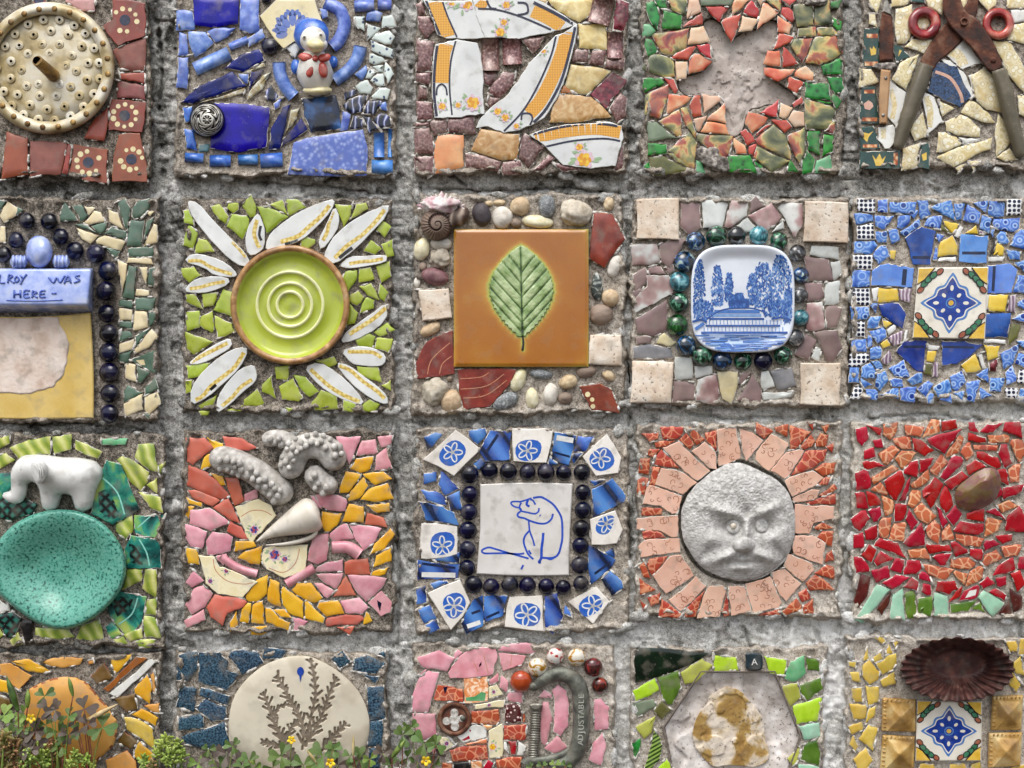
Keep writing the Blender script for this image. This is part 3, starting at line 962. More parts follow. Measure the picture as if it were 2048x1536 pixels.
wp 29,148 30,139 37,128 46,119 53,117 55,122 54,127 46,133 36,143
=yt 3.2 52.5,126 45,131 39,138 32,144
lm 25,8 30,7 37,16 35,19 30,16
lm 37,6 43,6 43,10 40,12 36,9
lm 46,8 52,0 55,9 54,14 51,15 49,10
lm 57,9 68,9 76,15 63,25 60,18
lm 65,7 73,4 76,13 68,11
lm 77,4 84,4 88,8 78,13
lm 39,14 50,15 49,22 46,29 36,21
lm 6,11 10,10 12,20 7,19
lm 10,21 15,26 13,37 6,34
lm 15,30 21,31 26,38 14,39
lm 5,51 13,50 17,55 10,59 6,55
lm 87,28 95,31 95,33 90,37 87,35
lm 110,7 120,8 118,16 115,21 113,15
lm 124,7 130,6 131,9 123,14 120,16
lm 141,18 147,22 143,28 138,24
lm 134,32 140,37 136,40 130,38
lm 141,34 148,31 149,41 145,42
lm 138,49 146,46 147,55 141,59 139,52
lm 126,51 133,50 135,57 126,59
lm 117,53 125,52 123,58 118,65 115,58
lm 127,63 134,61 139,71 134,70
lm 140,61 145,67 143,72 139,69
lm 120,69 125,66 129,71 124,75 120,73
lm 129,71 136,70 135,77 127,80
lm 119,74 124,80 122,87 118,88
lm 137,94 145,88 149,92 140,96
lm 124,99 132,95 137,98 134,104 126,103
lm 137,98 148,99 145,107 137,104
lm 125,117 138,118 140,127 134,125 127,122
lm 142,130 147,127 147,133
lm 127,145 133,140 139,143 136,147 129,147
lm 115,140 123,142 122,147 115,147
lm 94,142 100,134 110,138 111,145 96,146
lm 72,131 81,126 86,138 84,140 74,139
lm 82,124 89,125 97,134 92,137 84,129
lm 60,130 66,124 68,138 60,134
lm 69,118 77,117 76,126 70,125
lm 48,140 56,133 60,142 58,144 48,143
lm 8,94 25,100 13,108 9,105
lm 8,117 23,115 18,122 10,125
lm 8,127 11,126 11,134 8,135
lm 17,144 28,137 26,143 18,145
lm 35,147 46,144 45,147
lm 17,148 23,148 22,150 18,150
lm 8,69 13,68 19,78 9,73
lm 19,68 28,67 27,75 20,76
lm 33,65 39,67 42,84 27,78
lm 9,80 16,80 16,90 9,92
lm 18,84 25,80 27,91 25,93 18,89
lm 27,83 38,88 40,93 29,97
lm 96,113 108,111 110,115 105,117
lm 76,145 80,146 77,148
@ leaf 810 380 2.995
p pd 6 8.5 -20 51,16
p pw 7 7.5 0 65,18
p pt 4 2 0 63,8.5
p pt 6.5 6 20 77,11
p pg2 6 8 0 95,11
p py 10 4.6 5 88,21
p pn 3.5 3.5 0 74,22
p pa 11 9 20 113,16
p pt 3.5 5 0 136,9
p pt 3 2 0 56,9
p pw 4.5 8 20 140,51
p pk 4 9.5 0 128,65
p pn 8 7.5 0 131,83
tv 124,97 144,97 144,117 123,116
tv 9,67 29,66 31,85 12,87
p py 5 7.5 10 11,40
p pw 7 4.3 5 24,36
p pa 6.5 7 0 23,46
p pu 9 6 15 20,58
p pw 2 3.5 0 8,62
p pt 7.5 4 -30 17,93
p pn 2.5 3 0 12,51
rt 15,102 31,95 32,122 9,125 8,116
=tl .6 15,123 18,113 30,102
=tl .6 23,123 25,116 31,111
rt 36,121 73,121 67,132 56,144 40,146 37,135
=tl .6 37,126 50,125 56,122
=tl .6 37,133 54,131 66,123
=tl .6 39,139 54,137 68,127
rt 127,16 138,17 146,33 133,51 124,45
rt 118,132 130,130 137,134 142,148 125,146
*cd 1.8 122,136.5
*cd 1.5 125,140
*cd 1.6 125.5,144.5
p pa 8.5 10 30 20,135
p pt 7 8 0 31,141
p py 4.6 8 25 76,127
p pg2 9 5.5 -25 67,141
p pg2 8 3.5 5 91,123
p pt 6 5 -10 109,128
p pn 7 4 -10 121,121
p pt 4.5 3.5 20 136,124
p py 4.5 7 0 85,139
p pw 5 7.5 10 97,137
p pn 5 4 0 107,139
p pn 2 2 0 30,126
p pt 6 6 0 137,72
@ saucer 1250 380 2.9297
tv 8,7 37,6 37,34 8,33
tv 123,8 152,9 152,36 122,35
tv 5,117 33,118 31,145 4,145
tv 120,118 147,118 146,147 120,146
mv 38,8 51,8 52,25 44,30 38,24
gw 53,8 71,8 66,25 54,25
mw 73,8 84,9 82,20 71,25 67,24
mv 85,9 89,5 95,11 86,15
mw 85,18 100,10 106,18 97,27 91,24
gw 76,24 84,19 90,24 88,28 78,28
gw 102,28 108,20 108,26 100,29
mw 103,10 120,10 120,25 116,31 111,30 109,20
mv 24,38 35,33 40,35 35,44 30,52 25,48
mw 5,38 21,38 24,48 17,51 6,51
mv 27,53 32,50 33,55 30,57
mv 17,52 24,53 27,57 16,58
mv 6,58 14,53 16,62 7,69
mw 15,59 29,59 32,70 20,77 8,83 7,76 16,66
mv 5,70 12,67 8,74
mv 8,88 28,76 28,95 20,99 9,97
mv 8,101 17,99 17,105 9,105
cy 25,97 34,104 30,107 22,104
gy 6,108 16,106 30,108 32,114 6,114
gw 35,115 45,115 45,128 35,129
gw 48,121 59,121 59,127 49,128
mv 33,131 48,132 47,142 32,144
mw 50,129 55,127 62,127 65,136 61,146 49,143
cy 64,125 76,125 76,131 72,145 67,142
mv 77,126 86,125 79,133
mv 87,126 93,137 92,145 78,143
gw 94,125 99,124 103,133 93,136
gy 100,124 113,122 116,133 105,137
gw 94,138 114,138 112,141 95,143
gw 128,39 145,40 145,47 127,44
mv 123,46 138,46 141,61 126,63
gw 139,50 146,49 147,57 143,61
mv 123,64 134,63 135,72 130,77 125,75
gw 138,63 146,63 145,77 137,78
mw 125,78 134,77 136,93 133,97 125,95
mv 136,84 140,79 147,81 143,95 138,93
mv 130,97 144,96 147,108 140,118 134,105
mv 124,99 130,103 125,115 117,112
gw 128,109 133,109 132,116 128,114
o mb 7 48,35
o mg 7 62,31
o mk 6.2 76,31
o mt 6.5 91,31
o mg 6.5 105,34.5
o mx 6.3 118,43
o mb 5.5 120,58
o mx 5.5 120,72
o mt 6 120,87
o mx 6 117,101
o mg 6.5 108,113
o nv 6.3 94.5,116.5
o mg 6.2 80.5,117
o mb 6.8 66.5,116.5
o mg 7 53,113
o mb 7 41.5,106
o me 7.5 36,92
o mg 7 37,77
o mt 7 37.5,62.5
o mb 7 40.5,48.5
@ painted 1690 380 2.9297
wd 9,6 20,7 20,15 9,14
wd 9,25 19,23 19,34 9,33
wd 6,45 18,45 18,54 7,53
wd 6,67 16,67 17,78 5,78
wd 5,90 13,89 13,100 6,99
wd 4,112 16,112 16,119 3,120
wd 7,135 12,133 11,142 4,142
wd 111,7 120,7 119,19 110,18
wd 119,123 124,123 124,131 118,131
wd 110,136 118,136 117,142 111,141
bp 23,8 29,7 29,15 23,14
bp 30,9 48,9 47,16 31,15
bp 50,8 56,8 58,17 52,20
bp 58,12 72,8 75,21
bp 75,10 82,9 80,19 76,20
bp 82,10 92,16 92,23 81,20
bp 88,9 97,8 96,15
bp 97,8 109,9 108,18 99,18
bp 7,17 14,16 20,19 18,24 9,24
bp 20,18 33,18 26,27 21,24
bp 37,17 44,18 43,26 36,26
bp 44,16 51,13 47,19
bp 38,29 51,19 51,24 41,31
bp 57,19 66,18 64,26 55,24
bp 92,18 100,19 98,29 93,26
bp 101,20 119,19 118,28 108,27 102,25
bp 20,29 29,28 28,36 22,36
bp 30,28 36,27 37,34 32,36
bp 7,36 21,35 21,43 7,43
bp 19,42 27,37 30,45 23,50
bp 6,55 17,54 16,66 5,66
yl 31,42 34,42 33,47 31,46
bb 24,52 30,51 46,54 45,66 18,65 18,57
=db 3 41,54 40,65
bd 42,33 52,26 61,29 58,50 47,50 45,40
=db 2 46,46 58,46
bb 80,31 97,32 96,49 79,48
=db 2 80,43 96,43
bb 98,52 112,51 117,55 113,70 98,70
=db 2 102,52 101,69
bd 24,78 36,78 41,86 39,94 26,85
bd 36,110 41,104 55,104 53,123 50,123
=db 1.6 40,107 54,107
bd 67,104 82,104 93,106 76,118 67,119
=db 1.6 67,107 88,107.5
bd 97,85 112,85 111,100 95,100
yl 23,67 35,66 36,75 23,76
pm 37,68 45,68 44,76 37,74
wl 19,68 23,67 22,75 20,75
yl 66,36 73,32 76,38 76,44 64,45
wl 64,46 75,45 75,48 64,48
bp 60,39 64,41 63,47 60,47
bp 62,30 67,31 64,35
yl 68,22 77,24 75,30 70,27
ol 66,23 73,30 66,27
wl 78,25 80,26 77,32 75,31
yl 82,30 89,25 91,30
pm 91,28 97,28 93,31
bk 99,45 102,31 103,40
yl 102,44 104,37 108,40 107,45
wl 98,46 108,46 107,48 98,48
bp 104,32 108,27 112,36 106,36
bp 99,28 102,27 101,32
bp 113,37 118,28 124,28 124,40
bp 111,41 119,43 119,47 113,47
bp 117,50 124,48 124,57
bp 117,59 124,59 124,70 115,69
bp 117,78 124,74 124,82
bp 114,88 124,83 124,90
yl 99,72 111,72 109,82 99,82
pm 112,73 117,72 116,83 110,82
wl 97,72 99,72 98,81 97,81
bp 4,80 16,79 16,88 5,88
bp 17,78 22,78 21,84
bp 16,87 24,87 22,94 16,94
bp 17,97 27,94 28,101 22,104
bp 5,103 14,102 14,111 5,111
bp 16,100 18,100 18,107 16,107
bp 18,108 25,107 24,116 17,116
yl 26,89 32,91 29,95 27,94
wl 29,95 34,92 34,95 30,98
pm 30,101 40,96 39,104 33,106
wl 41,96 42.5,96 41,104 39,104
yl 25,105 30,101 30,106 25,108
yl 57,110 62,109 60,118 56,120
ol 56,118 60,117 60,126 55,125
pm 61,118 63,119 63,127 60,127
wl 57,106 64,107 63,109 57,109
yl 95,106 105,106 104,114 98,116
wl 95,102 109,103 109,105 95,105
fr 99,119 104,115 103,123 99,123
yl 80,120 89,113 93,124 82,124
wl 90,113 93,112 96,122 94,123
ol 111,92 119,93 117,101 112,106
pm 24,117 30,110 32,115 29,119
bp 12,121 20,117 20,128 12,127
bp 31,122 40,117 43,127 36,128
bp 18,117 24,117 25,122 20,122
bp 22,126 27,124 29,130 24,137 21,134
bp 31,130 38,127 39,134 33,134
bp 43,130 52,124 52,131 46,133
bp 4,122 9,122 9,131 3,131
bp 10,128 18,133 12,135
bp 15,137 22,137 21,143 16,142
bp 24,140 37,134 36,142
bp 38,136 48,135 47,144 38,143
bp 50,136 57,131 60,133 55,141
bp 56,138 60,140 59,145 57,145
bp 61,135 71,130 72,137 64,141
bp 72,128 80,124 82,131 76,137 73,134
bp 65,143 72,140 72,145
bp 75,139 81,138 80,143
bp 83,132 92,131 88,144 84,143
bp 92,135 100,140 93,142
bp 90,126 97,122 98,131
bp 99,129 108,129 106,137 100,137
bp 110,125 114,121 117,130 111,132
bp 107,112 118,106 116,117 109,121
bp 117,103 124,103 124,110
bp 117,112 124,112 124,122 116,118
bp 119,136 124,136 124,144 119,142
@ bowl 0 850 2.9297
yg 0,9 6,8 6,12 0,15
yg 8,16 20,11 34,9 34,19 25,19 14,23
yg 35,9 48,7 48,16 38,19
yg 52,11 60,14 69,19 67,22 52,16
yg 0,21 4,20 9,24 0,29
gl 70,10 86,10 85,13 70,13
yg 95,14 104,14 105,22 107,31 100,29 93,22
yg 81,24 84,22 93,26 101,32 100,38 96,44 87,36
yg 107,29 113,25 109,33
yg 101,41 107,37 107,46
yg 95,46 101,48 109,50 111,60 102,55
tq 73,25 82,28 94,57 77,67 63,60 67,40
#kx 67,46 72,44 78,52 81,62 77,64.5 68,59
=lt 1 70,36 80,46 85,61
tq 92,62 111,62 105,77 93,73
=lt .8 94,70 103,62
tq 90,76 108,79 109,97 88,97 86,85
#kx 88,81 92,82 97,90 97.5,95.5 89,94
=lt 1 95,78 100,87 102,96
yg 80,67 90,62 91,70 86,77 80,72
yg 88,98 97,97 96,106 84,112
yg 100,98 106,99 106,117 98,111
tq 75,118 82,115 99,118 96,133 88,144 80,136 74,126
#kx 76,120 82,117 91,119 88,126 80,131
=lt 1 94,118 90,129 81,136
yg 101,120 106,119 106,129 100,129
yg 99,131 105,132 109,145 98,144
yg 93,148 106,146 103,151 95,151
yg 85,143 98,138 97,145 89,147
tq 72,138 77,135 83,142 76,145
yg 78,147 84,145 86,149 78,149
yg 56,138 67,134 70,145 64,148 53,145
yg 25,139 45,139 50,144 38,146 25,143
tq 0,34 9,33 8,44 0,53
kx 0,54 8,46 24,54 22,60 6,64 0,63
kx 0,130 8,128 14,132 10,143 5,144 0,135
bk 15,134 21,134 21,146 17,147
yg 7,147 12,142 15,149 9,150
yg 0,138 3,142 0,145
wi 0,120 5,124 6,128 3,131 0,130
@ cone 350 840 2.9297
sa 8,13 20,13 25,19 12,30 9,28
yo 23,13 33,17 30,22 25,19
yo 21,24 27,24 27,29 18,34
sa 33,12 45,13 55,19 50,20 35,19
sa 10,32 22,37 36,52 30,54 9,44
sa 10,49 20,48 30,55 27,59 12,52
yo 8,53 18,57 18,59 10,57
yo 8,60 13,59 10,67 8,65
yo 24,36 32,39 34,44 31,44
sa 35,40 42,40 46,55 41,59
sa 27,60 36,53 46,71 34,66
pi 48,51 56,48 56,53 48,56
pi 11,62 24,61 37,70 24,75 11,71
pi 8,72 21,76 18,87 12,86 8,80
pi 22,83 26,77 39,79 37,89 23,92
sa 38,70 48,75 52,83 41,79 36,76
yo 42,83 53,83 55,87 41,89
yo 8,88 14,88 17,98 9,97
ch 42,60 57,55 65,59 68,65 60,74 52,83 47,72
=tl .5 45,66 52,62 60,62 66,65
*rb 3.5 54,75
ch 17,93 26,94 30,101 42,105 55,111 46,120 30,118 22,111
=tl .5 26,95 28,103 36,110 47,112 53,111
*rb 2 24,110
*rb 2 35,103
~pi 6 31,93 43,101 56,105
pi 28,94 34,90 36,95 33,98
yo 44,94 50,89 59,87 57,98 51,97
ch 62,88 77,87 90,86 88,102 75,107 63,101 60,95
=tl .5 64,101 74,104 82,98 85,88
*rb 4.5 68,92
*rb 2.5 75,95
pi 93,52 98,53 100,60 96,58
pi 97,52 111,52 117,55 117,61 108,62 99,58
yo 101,63 113,64 110,72 104,77 101,72
pi 105,78 117,71 121,80 108,82
pi 95,80 104,78 103,95 98,98 91,95
~pi 9 107,87 118,87 126,92
pi 120,72 140,74 136,82 129,88 124,81
yo 133,92 137,85 147,75 149,78 142,88
yo 136,100 138,93 147,88 147,96
yo 132,109 135,104 145,101 143,105
yo 120,33 124,27 135,25 133,33 128,36
yo 113,49 117,36 126,37 125,43 119,49
yo 118,55 122,44 129,40 131,45 125,53
yo 128,37 141,35 147,40 138,45
yo 128,54 133,48 144,43 148,53 137,55
yo 131,58 146,57 146,62 138,63
yo 115,69 119,58 128,60 129,70
sa 131,64 142,67 144,73 130,71
pi 111,12 126,12 123,22 119,29 115,21
pi 122,24 128,15 136,14 138,23
pi 139,12 148,11 147,16 141,18
pi 138,24 144,20 148,33 137,34
pi 96,103 99,99 114,96 114,104
~pi 7 76,112 86,106 95,101
sa 116,98 120,96 131,95 133,105 117,105
pi 98,106 103,105 114,105 111,115 103,112
sa 109,120 117,106 123,119
pi 96,112 103,112 108,117 104,121 99,118
pi 119,107 143,109 139,117 130,123 123,116
pi 133,125 140,117 147,125 146,131 141,133 136,128
#nv 138,123 141,125 140,131 138.5,127
pi 114,124 127,122 131,128 127,132 117,132
sa 103,136 110,134 126,132 128,136 124,139 104,140
yo 130,129 134,137 129,139
yo 97,129 99,125 111,124 115,132 101,134
yo 87,127 90,124 102,135 101,138 89,135
yo 71,120 74,115 87,125 87,135 78,131
yo 81,116 84,112 93,112 100,121 95,124 84,119
yo 64,108 71,112 72,127 64,123
yo 49,120 56,110 63,107 62,118 56,123 50,124
yo 47,126 52,124 50,138 45,137
yo 53,127 60,124 61,139 53,138
yo 62,129 65,129 71,136 78,139 77,143 62,137
yo 68,130 75,130 80,135 72,134
yo 38,138 42,131 42,140 38,144
yo 47,142 62,141 63,146 50,146
sa 22,127 27,120 42,122 48,124 46,127 35,131 32,139 25,134
pi 8,126 14,115 19,114 25,119 20,127 12,132
pi 8,111 13,104 19,110 12,114
pi 7,137 19,130 20,136 8,141
pi 81,135 90,137 85,143 82,143
sa 110,141 122,141 119,146
@ cat 820 840 2.9297
wc 9,27 31,7 48,20 30,38
#bq 17,25 30,11 41,21 28,34
*fw 6 29,22
wc 70,6 93,6 98,9 93,29 71,28
#bq 72,14 91,13 88,28 72,28
*fw 6 80,21
wc 118,25 134,10 144,26 142,36 127,38
#bq 120,25 134,16 142,30 128,37
*fw 6 130,26
wc 8,71 32,71 32,92 8,95
#bq 14,77 31,76 30,91 14,93
*fw 6 22,86
wc 12,118 34,109 42,127 28,143
#bq 20,122 34,116 40,127 28,139
*fw 6.5 30,127
wc 67,121 90,120 92,135 91,144 65,141
#bq 72,124 90,126 88,142 70,139
*fw 7 80,133
wc 108,124 127,114 136,124 125,139
#bq 113,126 126,117 134,126 120,137
*fw 6.5 125,127
wc 123,68 140,62 145,75 141,84 124,85
#bq 128,67.5 139,64 139.5,70 135,79 126,77
*fw 5.5 134,71
bs 10,12 17,9 21,10 12,20
bs 41,8 51,6 52,10 46,16 41,11
bs 48,21 55,8 68,9 67,26 52,27
=db 2 52,22 60,10
bs 44,30 50,25 53,28 47,33
bs 99,9 113,11 108,30 97,26
=wl 3.6 100,12 111.5,14
=db 1.4 98,22 109,25
bs 114,12 125,12 119,21 111,21
bs 94,25 101,30 95,30
bs 110,23 118,22 112,29
bs 10,37 17,36 17,41 10,43
bs 22,36 33,47 24,51 20,44
bs 8,48 16,49 23,52 24,58 13,55
bs 25,50 33,48 35,60 28,61
bs 8,57 16,57 30,65 32,71 12,68
=db 2 14,58 17,67
bs 17,95 33,91 33,98 18,96
bs 6,96 33,99 32,108 6,108
=wl 3.4 8,105.5 31,106
=db 1.6 8,98 31,101
bs 5,116 10,114 11,124 5,125
bs 15,112 24,109 26,112 17,115
bs 6,130 13,127 17,135 10,138
bs 11,140 18,137 20,142 13,145
bs 36,138 44,123 49,121 49,140 39,145
=wl 3 39,141 48,138
=db 1.6 42,132 48,130
bs 51,121 66,121 63,133 50,138
=db 1.6 52,135 61,131
bs 93,121 100,119 104,134 98,145 92,140
bs 106,127 109,131 110,134 106,132
bs 124,42 132,41 127,46
bs 125,48 138,41 148,54 126,65
=db 2.6 134,44.5 141,54
bs 123,87 139,96 135,103 124,111 123,103
=db 1.6 137,97 126,105
bs 133,91 138,88 139,93
bs 131,108 136,103 144,110 145,114 138,119
o nv 6 41,37
o nv 6 54,34.5
o nv 5.8 67,35
o nv 5.8 80,35.5
o nv 5.8 93,36
o nv 5.6 105,36
o nv 6 117,36
o nv 5.6 118,49
o nv 6 118,61.5
o nv 5.8 117,74
o nv 5.8 116.5,86
o nv 6.2 116,99
o nv 5.6 117,111.5
o nv 5.6 105,114
o nv 5.8 93,113.5
o nv 5.8 80,113
o nv 5.8 68,112.5
o nv 5.8 55.5,113.5
o nv 6.2 43.5,112.5
o nv 5.8 39,101
o nv 5.8 39,88.5
o nv 6 39.5,75.5
o nv 5.8 40.5,62.5
o nv 5.8 41,50.5
@ face 1250 830 2.9297
pz 63,11 74,9 78,10 78,29 64,34
pz 78,10 95,16 88,25 83,30 79,20
pz 100,14 111,20 106,28 98,37 90,30 91,23
pz 111,26 119,24 123,26 115,34 110,43 101,38
pz 124,36 134,43 126,50 115,55 110,45
pz 115,57 125,51 132,52 130,57 116,59
pz 117,62 128,63 142,63 142,70 128,73 125,82 117,80
pz 117,83 127,83 136,88 134,101 116,94 115,90
pz 112,96 127,102 128,106 121,113 109,103
pz 101,108 110,105 120,114 110,126 104,120
pz 83,116 99,111 106,128 104,131 88,134
pz 72,118 82,118 86,133 73,136 71,127
pz 56,118 66,117 68,120 64,137 50,138
pz 31,126 48,111 55,117 42,130 37,134
pz 20,110 32,96 37,95 46,110 28,121
pz 10,90 14,86 36,85 37,94 18,96 12,98
pz 9,71 35,69 35,84 31,82 24,78 9,77
pz 13,60 16,49 38,54 36,63 34,69 32,66 24,61
pz 22,47 26,35 41,41 48,46 38,54
pz 27,23 37,19 57,38 49,44 40,37
pz 46,25 56,18 62,25 62,36 57,35
oc 25,9 39,9 38,16 27,16
oc 44,8 54,17 49,20 45,14
oc 37,17 42,13 47,19 43,24
oc 55,13 62,11 64,23 60,25 56,18
oc 21,19 32,17 34,19 22,23
oc 12,13 22,13 22,16 17,18
oc 17,24 24,23 20,29 16,27
oc 21,30 26,23 38,37 20,34
oc 11,30 17,30 16,40 10,39
oc 18,37 23,34 24,37 20,48 17,47
oc 9,45 12,43 16,44 13,54 9,53
oc 12,64 25,64 24,69 12,68
oc 12,80 24,80 27,84 13,84
oc 18,97 30,97 19,109 15,104
oc 10,103 13,101 17,111 13,110
oc 10,112 20,119 11,122
oc 16,125 24,122 23,128 18,130
oc 10,126 14,130 13,133
oc 25,126 38,136 36,138 24,137
oc 44,127 56,119 49,137 42,137
oc 69,123 74,135 68,137 66,130
oc 93,136 105,133 105,136 92,137
oc 108,134 117,126 121,132 110,136
oc 119,122 124,119 126,125 121,127
oc 122,131 128,126 128,135 122,135
oc 124,115 130,110 139,116 142,119 126,119
oc 130,108 138,103 142,104 142,111
oc 138,95 141,93 142,99 137,100
oc 130,86 135,80 142,80 141,89
oc 128,76 133,73 142,77 132,78
oc 124,60 132,58 143,53 143,60 131,63
oc 133,55 143,48 144,50 136,55
oc 131,48 137,43 140,43 138,47
oc 130,37 134,34 143,33 142,39 135,41
oc 114,41 118,35 124,25 137,24 135,31 122,40
oc 113,8 126,12 121,19 113,24
oc 120,20 127,14 129,18 127,21 121,24
oc 131,18 134,13 138,14 137,21 131,21
oc 103,9 111,7 110,14 104,11
oc 90,6 100,11 95,16 90,13
oc 125,5 129,6 128,10
oc 134,7 139,7 137,12
oc 138,22 142,20 141,25
@ red 1690 830 2.9297
rd 8,10 14,9 15,16 12,20 9,17
rd 14,7 24,10 24,14
rd 20,18 24,17 25,21 21,21
rd 14,25 19,23 20,28 14,29
ot 27,7 35,6 34,12 31,16 27,13
ot 42,8 53,9 52,14 43,13
ot 53,15 59,4 64,5 65,10
rd 65,6 75,4 76,11 66,10
rd 85,6 88,6 90,11 86,11
rd 93,11 98,7 107,6 101,11
rd 110,6 119,6 120,15 109,11
rd 58,17 72,12 79,10 68,25 60,20
ot 70,22 77,14 80,16 77,25 70,28
rd 85,13 96,16 95,19 85,17
ot 98,15 111,14 112,18 99,19
ot 113,18 120,17 122,26 119,32
rd 46,17 51,18 59,24 55,27 47,22
ot 34,17 44,16 45,22 37,23
ot 24,27 32,22 38,23 28,34
ot 35,30 39,25 48,26 39,36
ot 79,25 85,19 87,26 83,30
oc 88,21 104,21 104,24 88,23
rd 91,25 106,31 105,36 91,30
rd 105,23 109,19 113,32 111,37 107,31
rd 13,33 20,32 28,35 14,37
rd 41,39 44,33 50,32 49,41
rd 52,31 59,30 56,36 50,40
ot 59,38 66,28 69,32 62,41
rd 66,42 74,29 80,30 79,33 68,43
rd 69,46 80,39 83,42 73,50
rd 84,35 90,31 95,35 85,40
rd 8,40 14,38 17,46 16,50 9,51
ot 19,43 32,35 35,37 30,41 20,46
ot 18,51 24,47 28,52 28,54
rd 27,45 38,39 40,45 35,57 33,56
rd 37,58 38,52 45,42 41,57
ot 46,48 57,38 57,45 47,50
rd 53,53 61,43 66,48 59,62 54,55
rd 67,49 69,50 73,62 68,66 66,60
rd 105,38 111,37 111,47 107,45
ot 112,36 119,34 118,45 112,45
rd 109,50 121,48 120,52 109,56
rd 103,57 106,50 107,54
ot 105,62 112,59 117,62 107,66
rd 8,54 14,54 15,63 9,63
rd 15,53 20,55 25,60 16,62
ot 25,55 32,59 34,65 28,68
ot 45,55 47,51 51,53 51,58 47,63 44,61
ot 48,64 52,61 61,69 57,74 50,70
rd 34,62 41,62 41,69 35,73
rd 17,66 23,64 24,70 20,72
rd 5,71 13,65 16,70 10,78 7,76
rd 42,71 44,64 49,73 46,80
rd 62,62 65,65 70,74 67,76
rd 70,69 75,63 79,68 74,74
rd 84,68 94,65 94,72 84,72
rd 97,66 103,64 110,72
rd 111,78 112,70 119,64 123,72 123,79
ot 97,71 106,73 104,78 96,82
ot 23,80 25,71 31,71 29,83 23,82
ot 31,84 34,75 41,74 39,85
rd 14,79 21,76 22,84 15,84
rd 7,82 12,81 12,90 7,90
rd 41,87 52,74 54,88 44,89
ot 56,78 60,72 64,76 63,86 57,82
ot 67,80 71,75 74,84 67,85
rd 75,79 80,73 95,75 94,79 87,82
ot 76,82 94,85 92,89 77,88
rd 104,83 113,82 113,85 108,87
rd 21,89 23,85 35,88 41,97
ot 44,93 55,92 57,98 45,97
rd 56,89 72,90 71,93 57,94
rd 73,88 76,87 84,93 76,96
rd 86,92 94,93 93,98 86,98
rd 95,87 101,86 104,88 96,92
ot 108,91 119,90 117,95 110,96
rd 12,95 16,89 21,93 18,100
rd 20,99 25,94 32,98 22,102
rd 7,98 11,98 16,106 7,107
rd 32,105 35,99 40,100 38,107
rd 41,101 50,99 51,107 41,108
rd 61,97 65,95 72,95 67,103
ot 73,99 88,98 88,105 73,103
ot 95,103 95,97 103,93 106,97
rd 102,109 105,104 114,99 115,106
rd 120,98 124,97 124,104 119,104
rd 19,107 29,104 30,110 22,113
ot 53,102 73,106 68,112 58,108
ot 75,107 86,110 82,115 75,108
ot 83,116 87,105 94,104 93,112
rd 51,107 56,109 58,113 51,111
rd 27,115 35,110 43,111 32,118
rd 41,117 46,112 49,114 48,119
rd 64,114 74,114 76,118 70,122 63,121
rd 53,120 54,116 58,117 58,124
rd 92,115 97,111 101,115 94,118
rd 104,112 109,111 109,115 105,117
rd 114,108 119,107 122,115 118,119
rd 71,128 77,120 80,117 78,123
rd 79,127 82,121 91,117 90,123 83,127
#wi 82,125 85,120 90,119 89,123
rd 100,121 104,119 109,123 108,126
mr 12,110 16,111 14,124 9,130 7,127 9,118
ls 22,117 29,120 20,131 13,141 8,139
mr 22,131 31,120 31,125 25,135
ls 33,124 39,120 40,139 32,138
og 41,123 46,121 48,127 47,137 41,138
og 50,126 59,125 58,136 51,134
ls 62,122 69,122 70,138 62,136
og 72,130 82,128 89,127 84,133 73,134
ls 92,124 95,121 108,129 101,136
og 87,132 92,129 95,134
mr 113,119 120,124 120,131 115,134
mr 106,135 112,126 113,135
@ orange 0 1276 1.6927
ob 0,31 14,30 38,44 23,61 16,56 7,45 0,43
yo 15,28 34,26 60,39 50,40 27,37
ob 50,29 62,24 98,24 94,31 72,35 58,32
yo 133,24 154,21 152,30 138,42 134,33
bo 109,46 123,31 132,47 115,53
br 123,59 160,23 176,26 131,64
wi 131,65 176,26 182,28 138,69
yo 160,60 173,45 178,55 176,76 161,65
ob 178,43 182,40 184,58 183,66 179,60
bo 136,71 158,67 161,83 150,86
ob 170,80 188,77 188,88 180,87
yo 156,90 167,85 185,95 183,103 166,95
ye 148,95 165,97 178,107 182,130 168,118 152,107
bo 142,118 147,112 162,123 154,130 141,123
yo 161,131 165,124 180,138 180,147 160,140
ob 35,61 44,56 63,48 90,47 104,54 125,79 137,97 138,112 133,127 115,145 105,160 35,160 28,110 32,75
ob 125,145 150,133 160,145 162,158 128,158
yo 0,50 8,52 11,65 0,62
bo 0,70 10,73 13,80 0,90
ob 104,27 110,26 111,30 105,31
@ fern 340 1276 2.34375
sb 9,15 17,12 23,13 22,26 14,36 7,35
sb 26,13 42,13 48,20 47,28 57,32 48,44 25,37 26,25
sb 53,12 61,11 74,13 79,21 62,30 58,23 51,16
sb 81,9 98,11 95,17 80,17
sb 10,41 22,44 20,62 6,58
sb 27,43 50,50 49,57 26,48
sb 30,53 47,60 47,68 36,70 23,60
sb 8,69 28,65 28,76 9,78
sb 12,85 46,73 49,90 40,95 15,90
sb 139,18 147,12 153,20 145,25
sb 158,19 169,16 182,22 175,30 157,27
sb 164,31 178,33 175,38
sb 176,14 183,12 183,16
sb 169,43 181,42 182,68 171,69
sb 171,72 181,71 180,91 170,91
sb 170,95 178,94 178,112 171,112
@ clamp 810 1276 2.24609
pi 12,18 30,12 43,18 38,29 22,27 14,23
pi 44,17 47,11 51,14 46,21
pi 39,29 52,15 60,10 78,9 82,13 77,32 55,34 41,35
=tl .5 61,21 65,30
=tl .5 70,15 74,31
#nv 66,24 68,21 68,24 66,26
pi 83,10 95,6 108,5 118,9 112,14 100,13 84,13
pi 84,14 108,13 103,23 88,28
=tl .5 95,15 94,25
pi 12,33 19,27 18,31
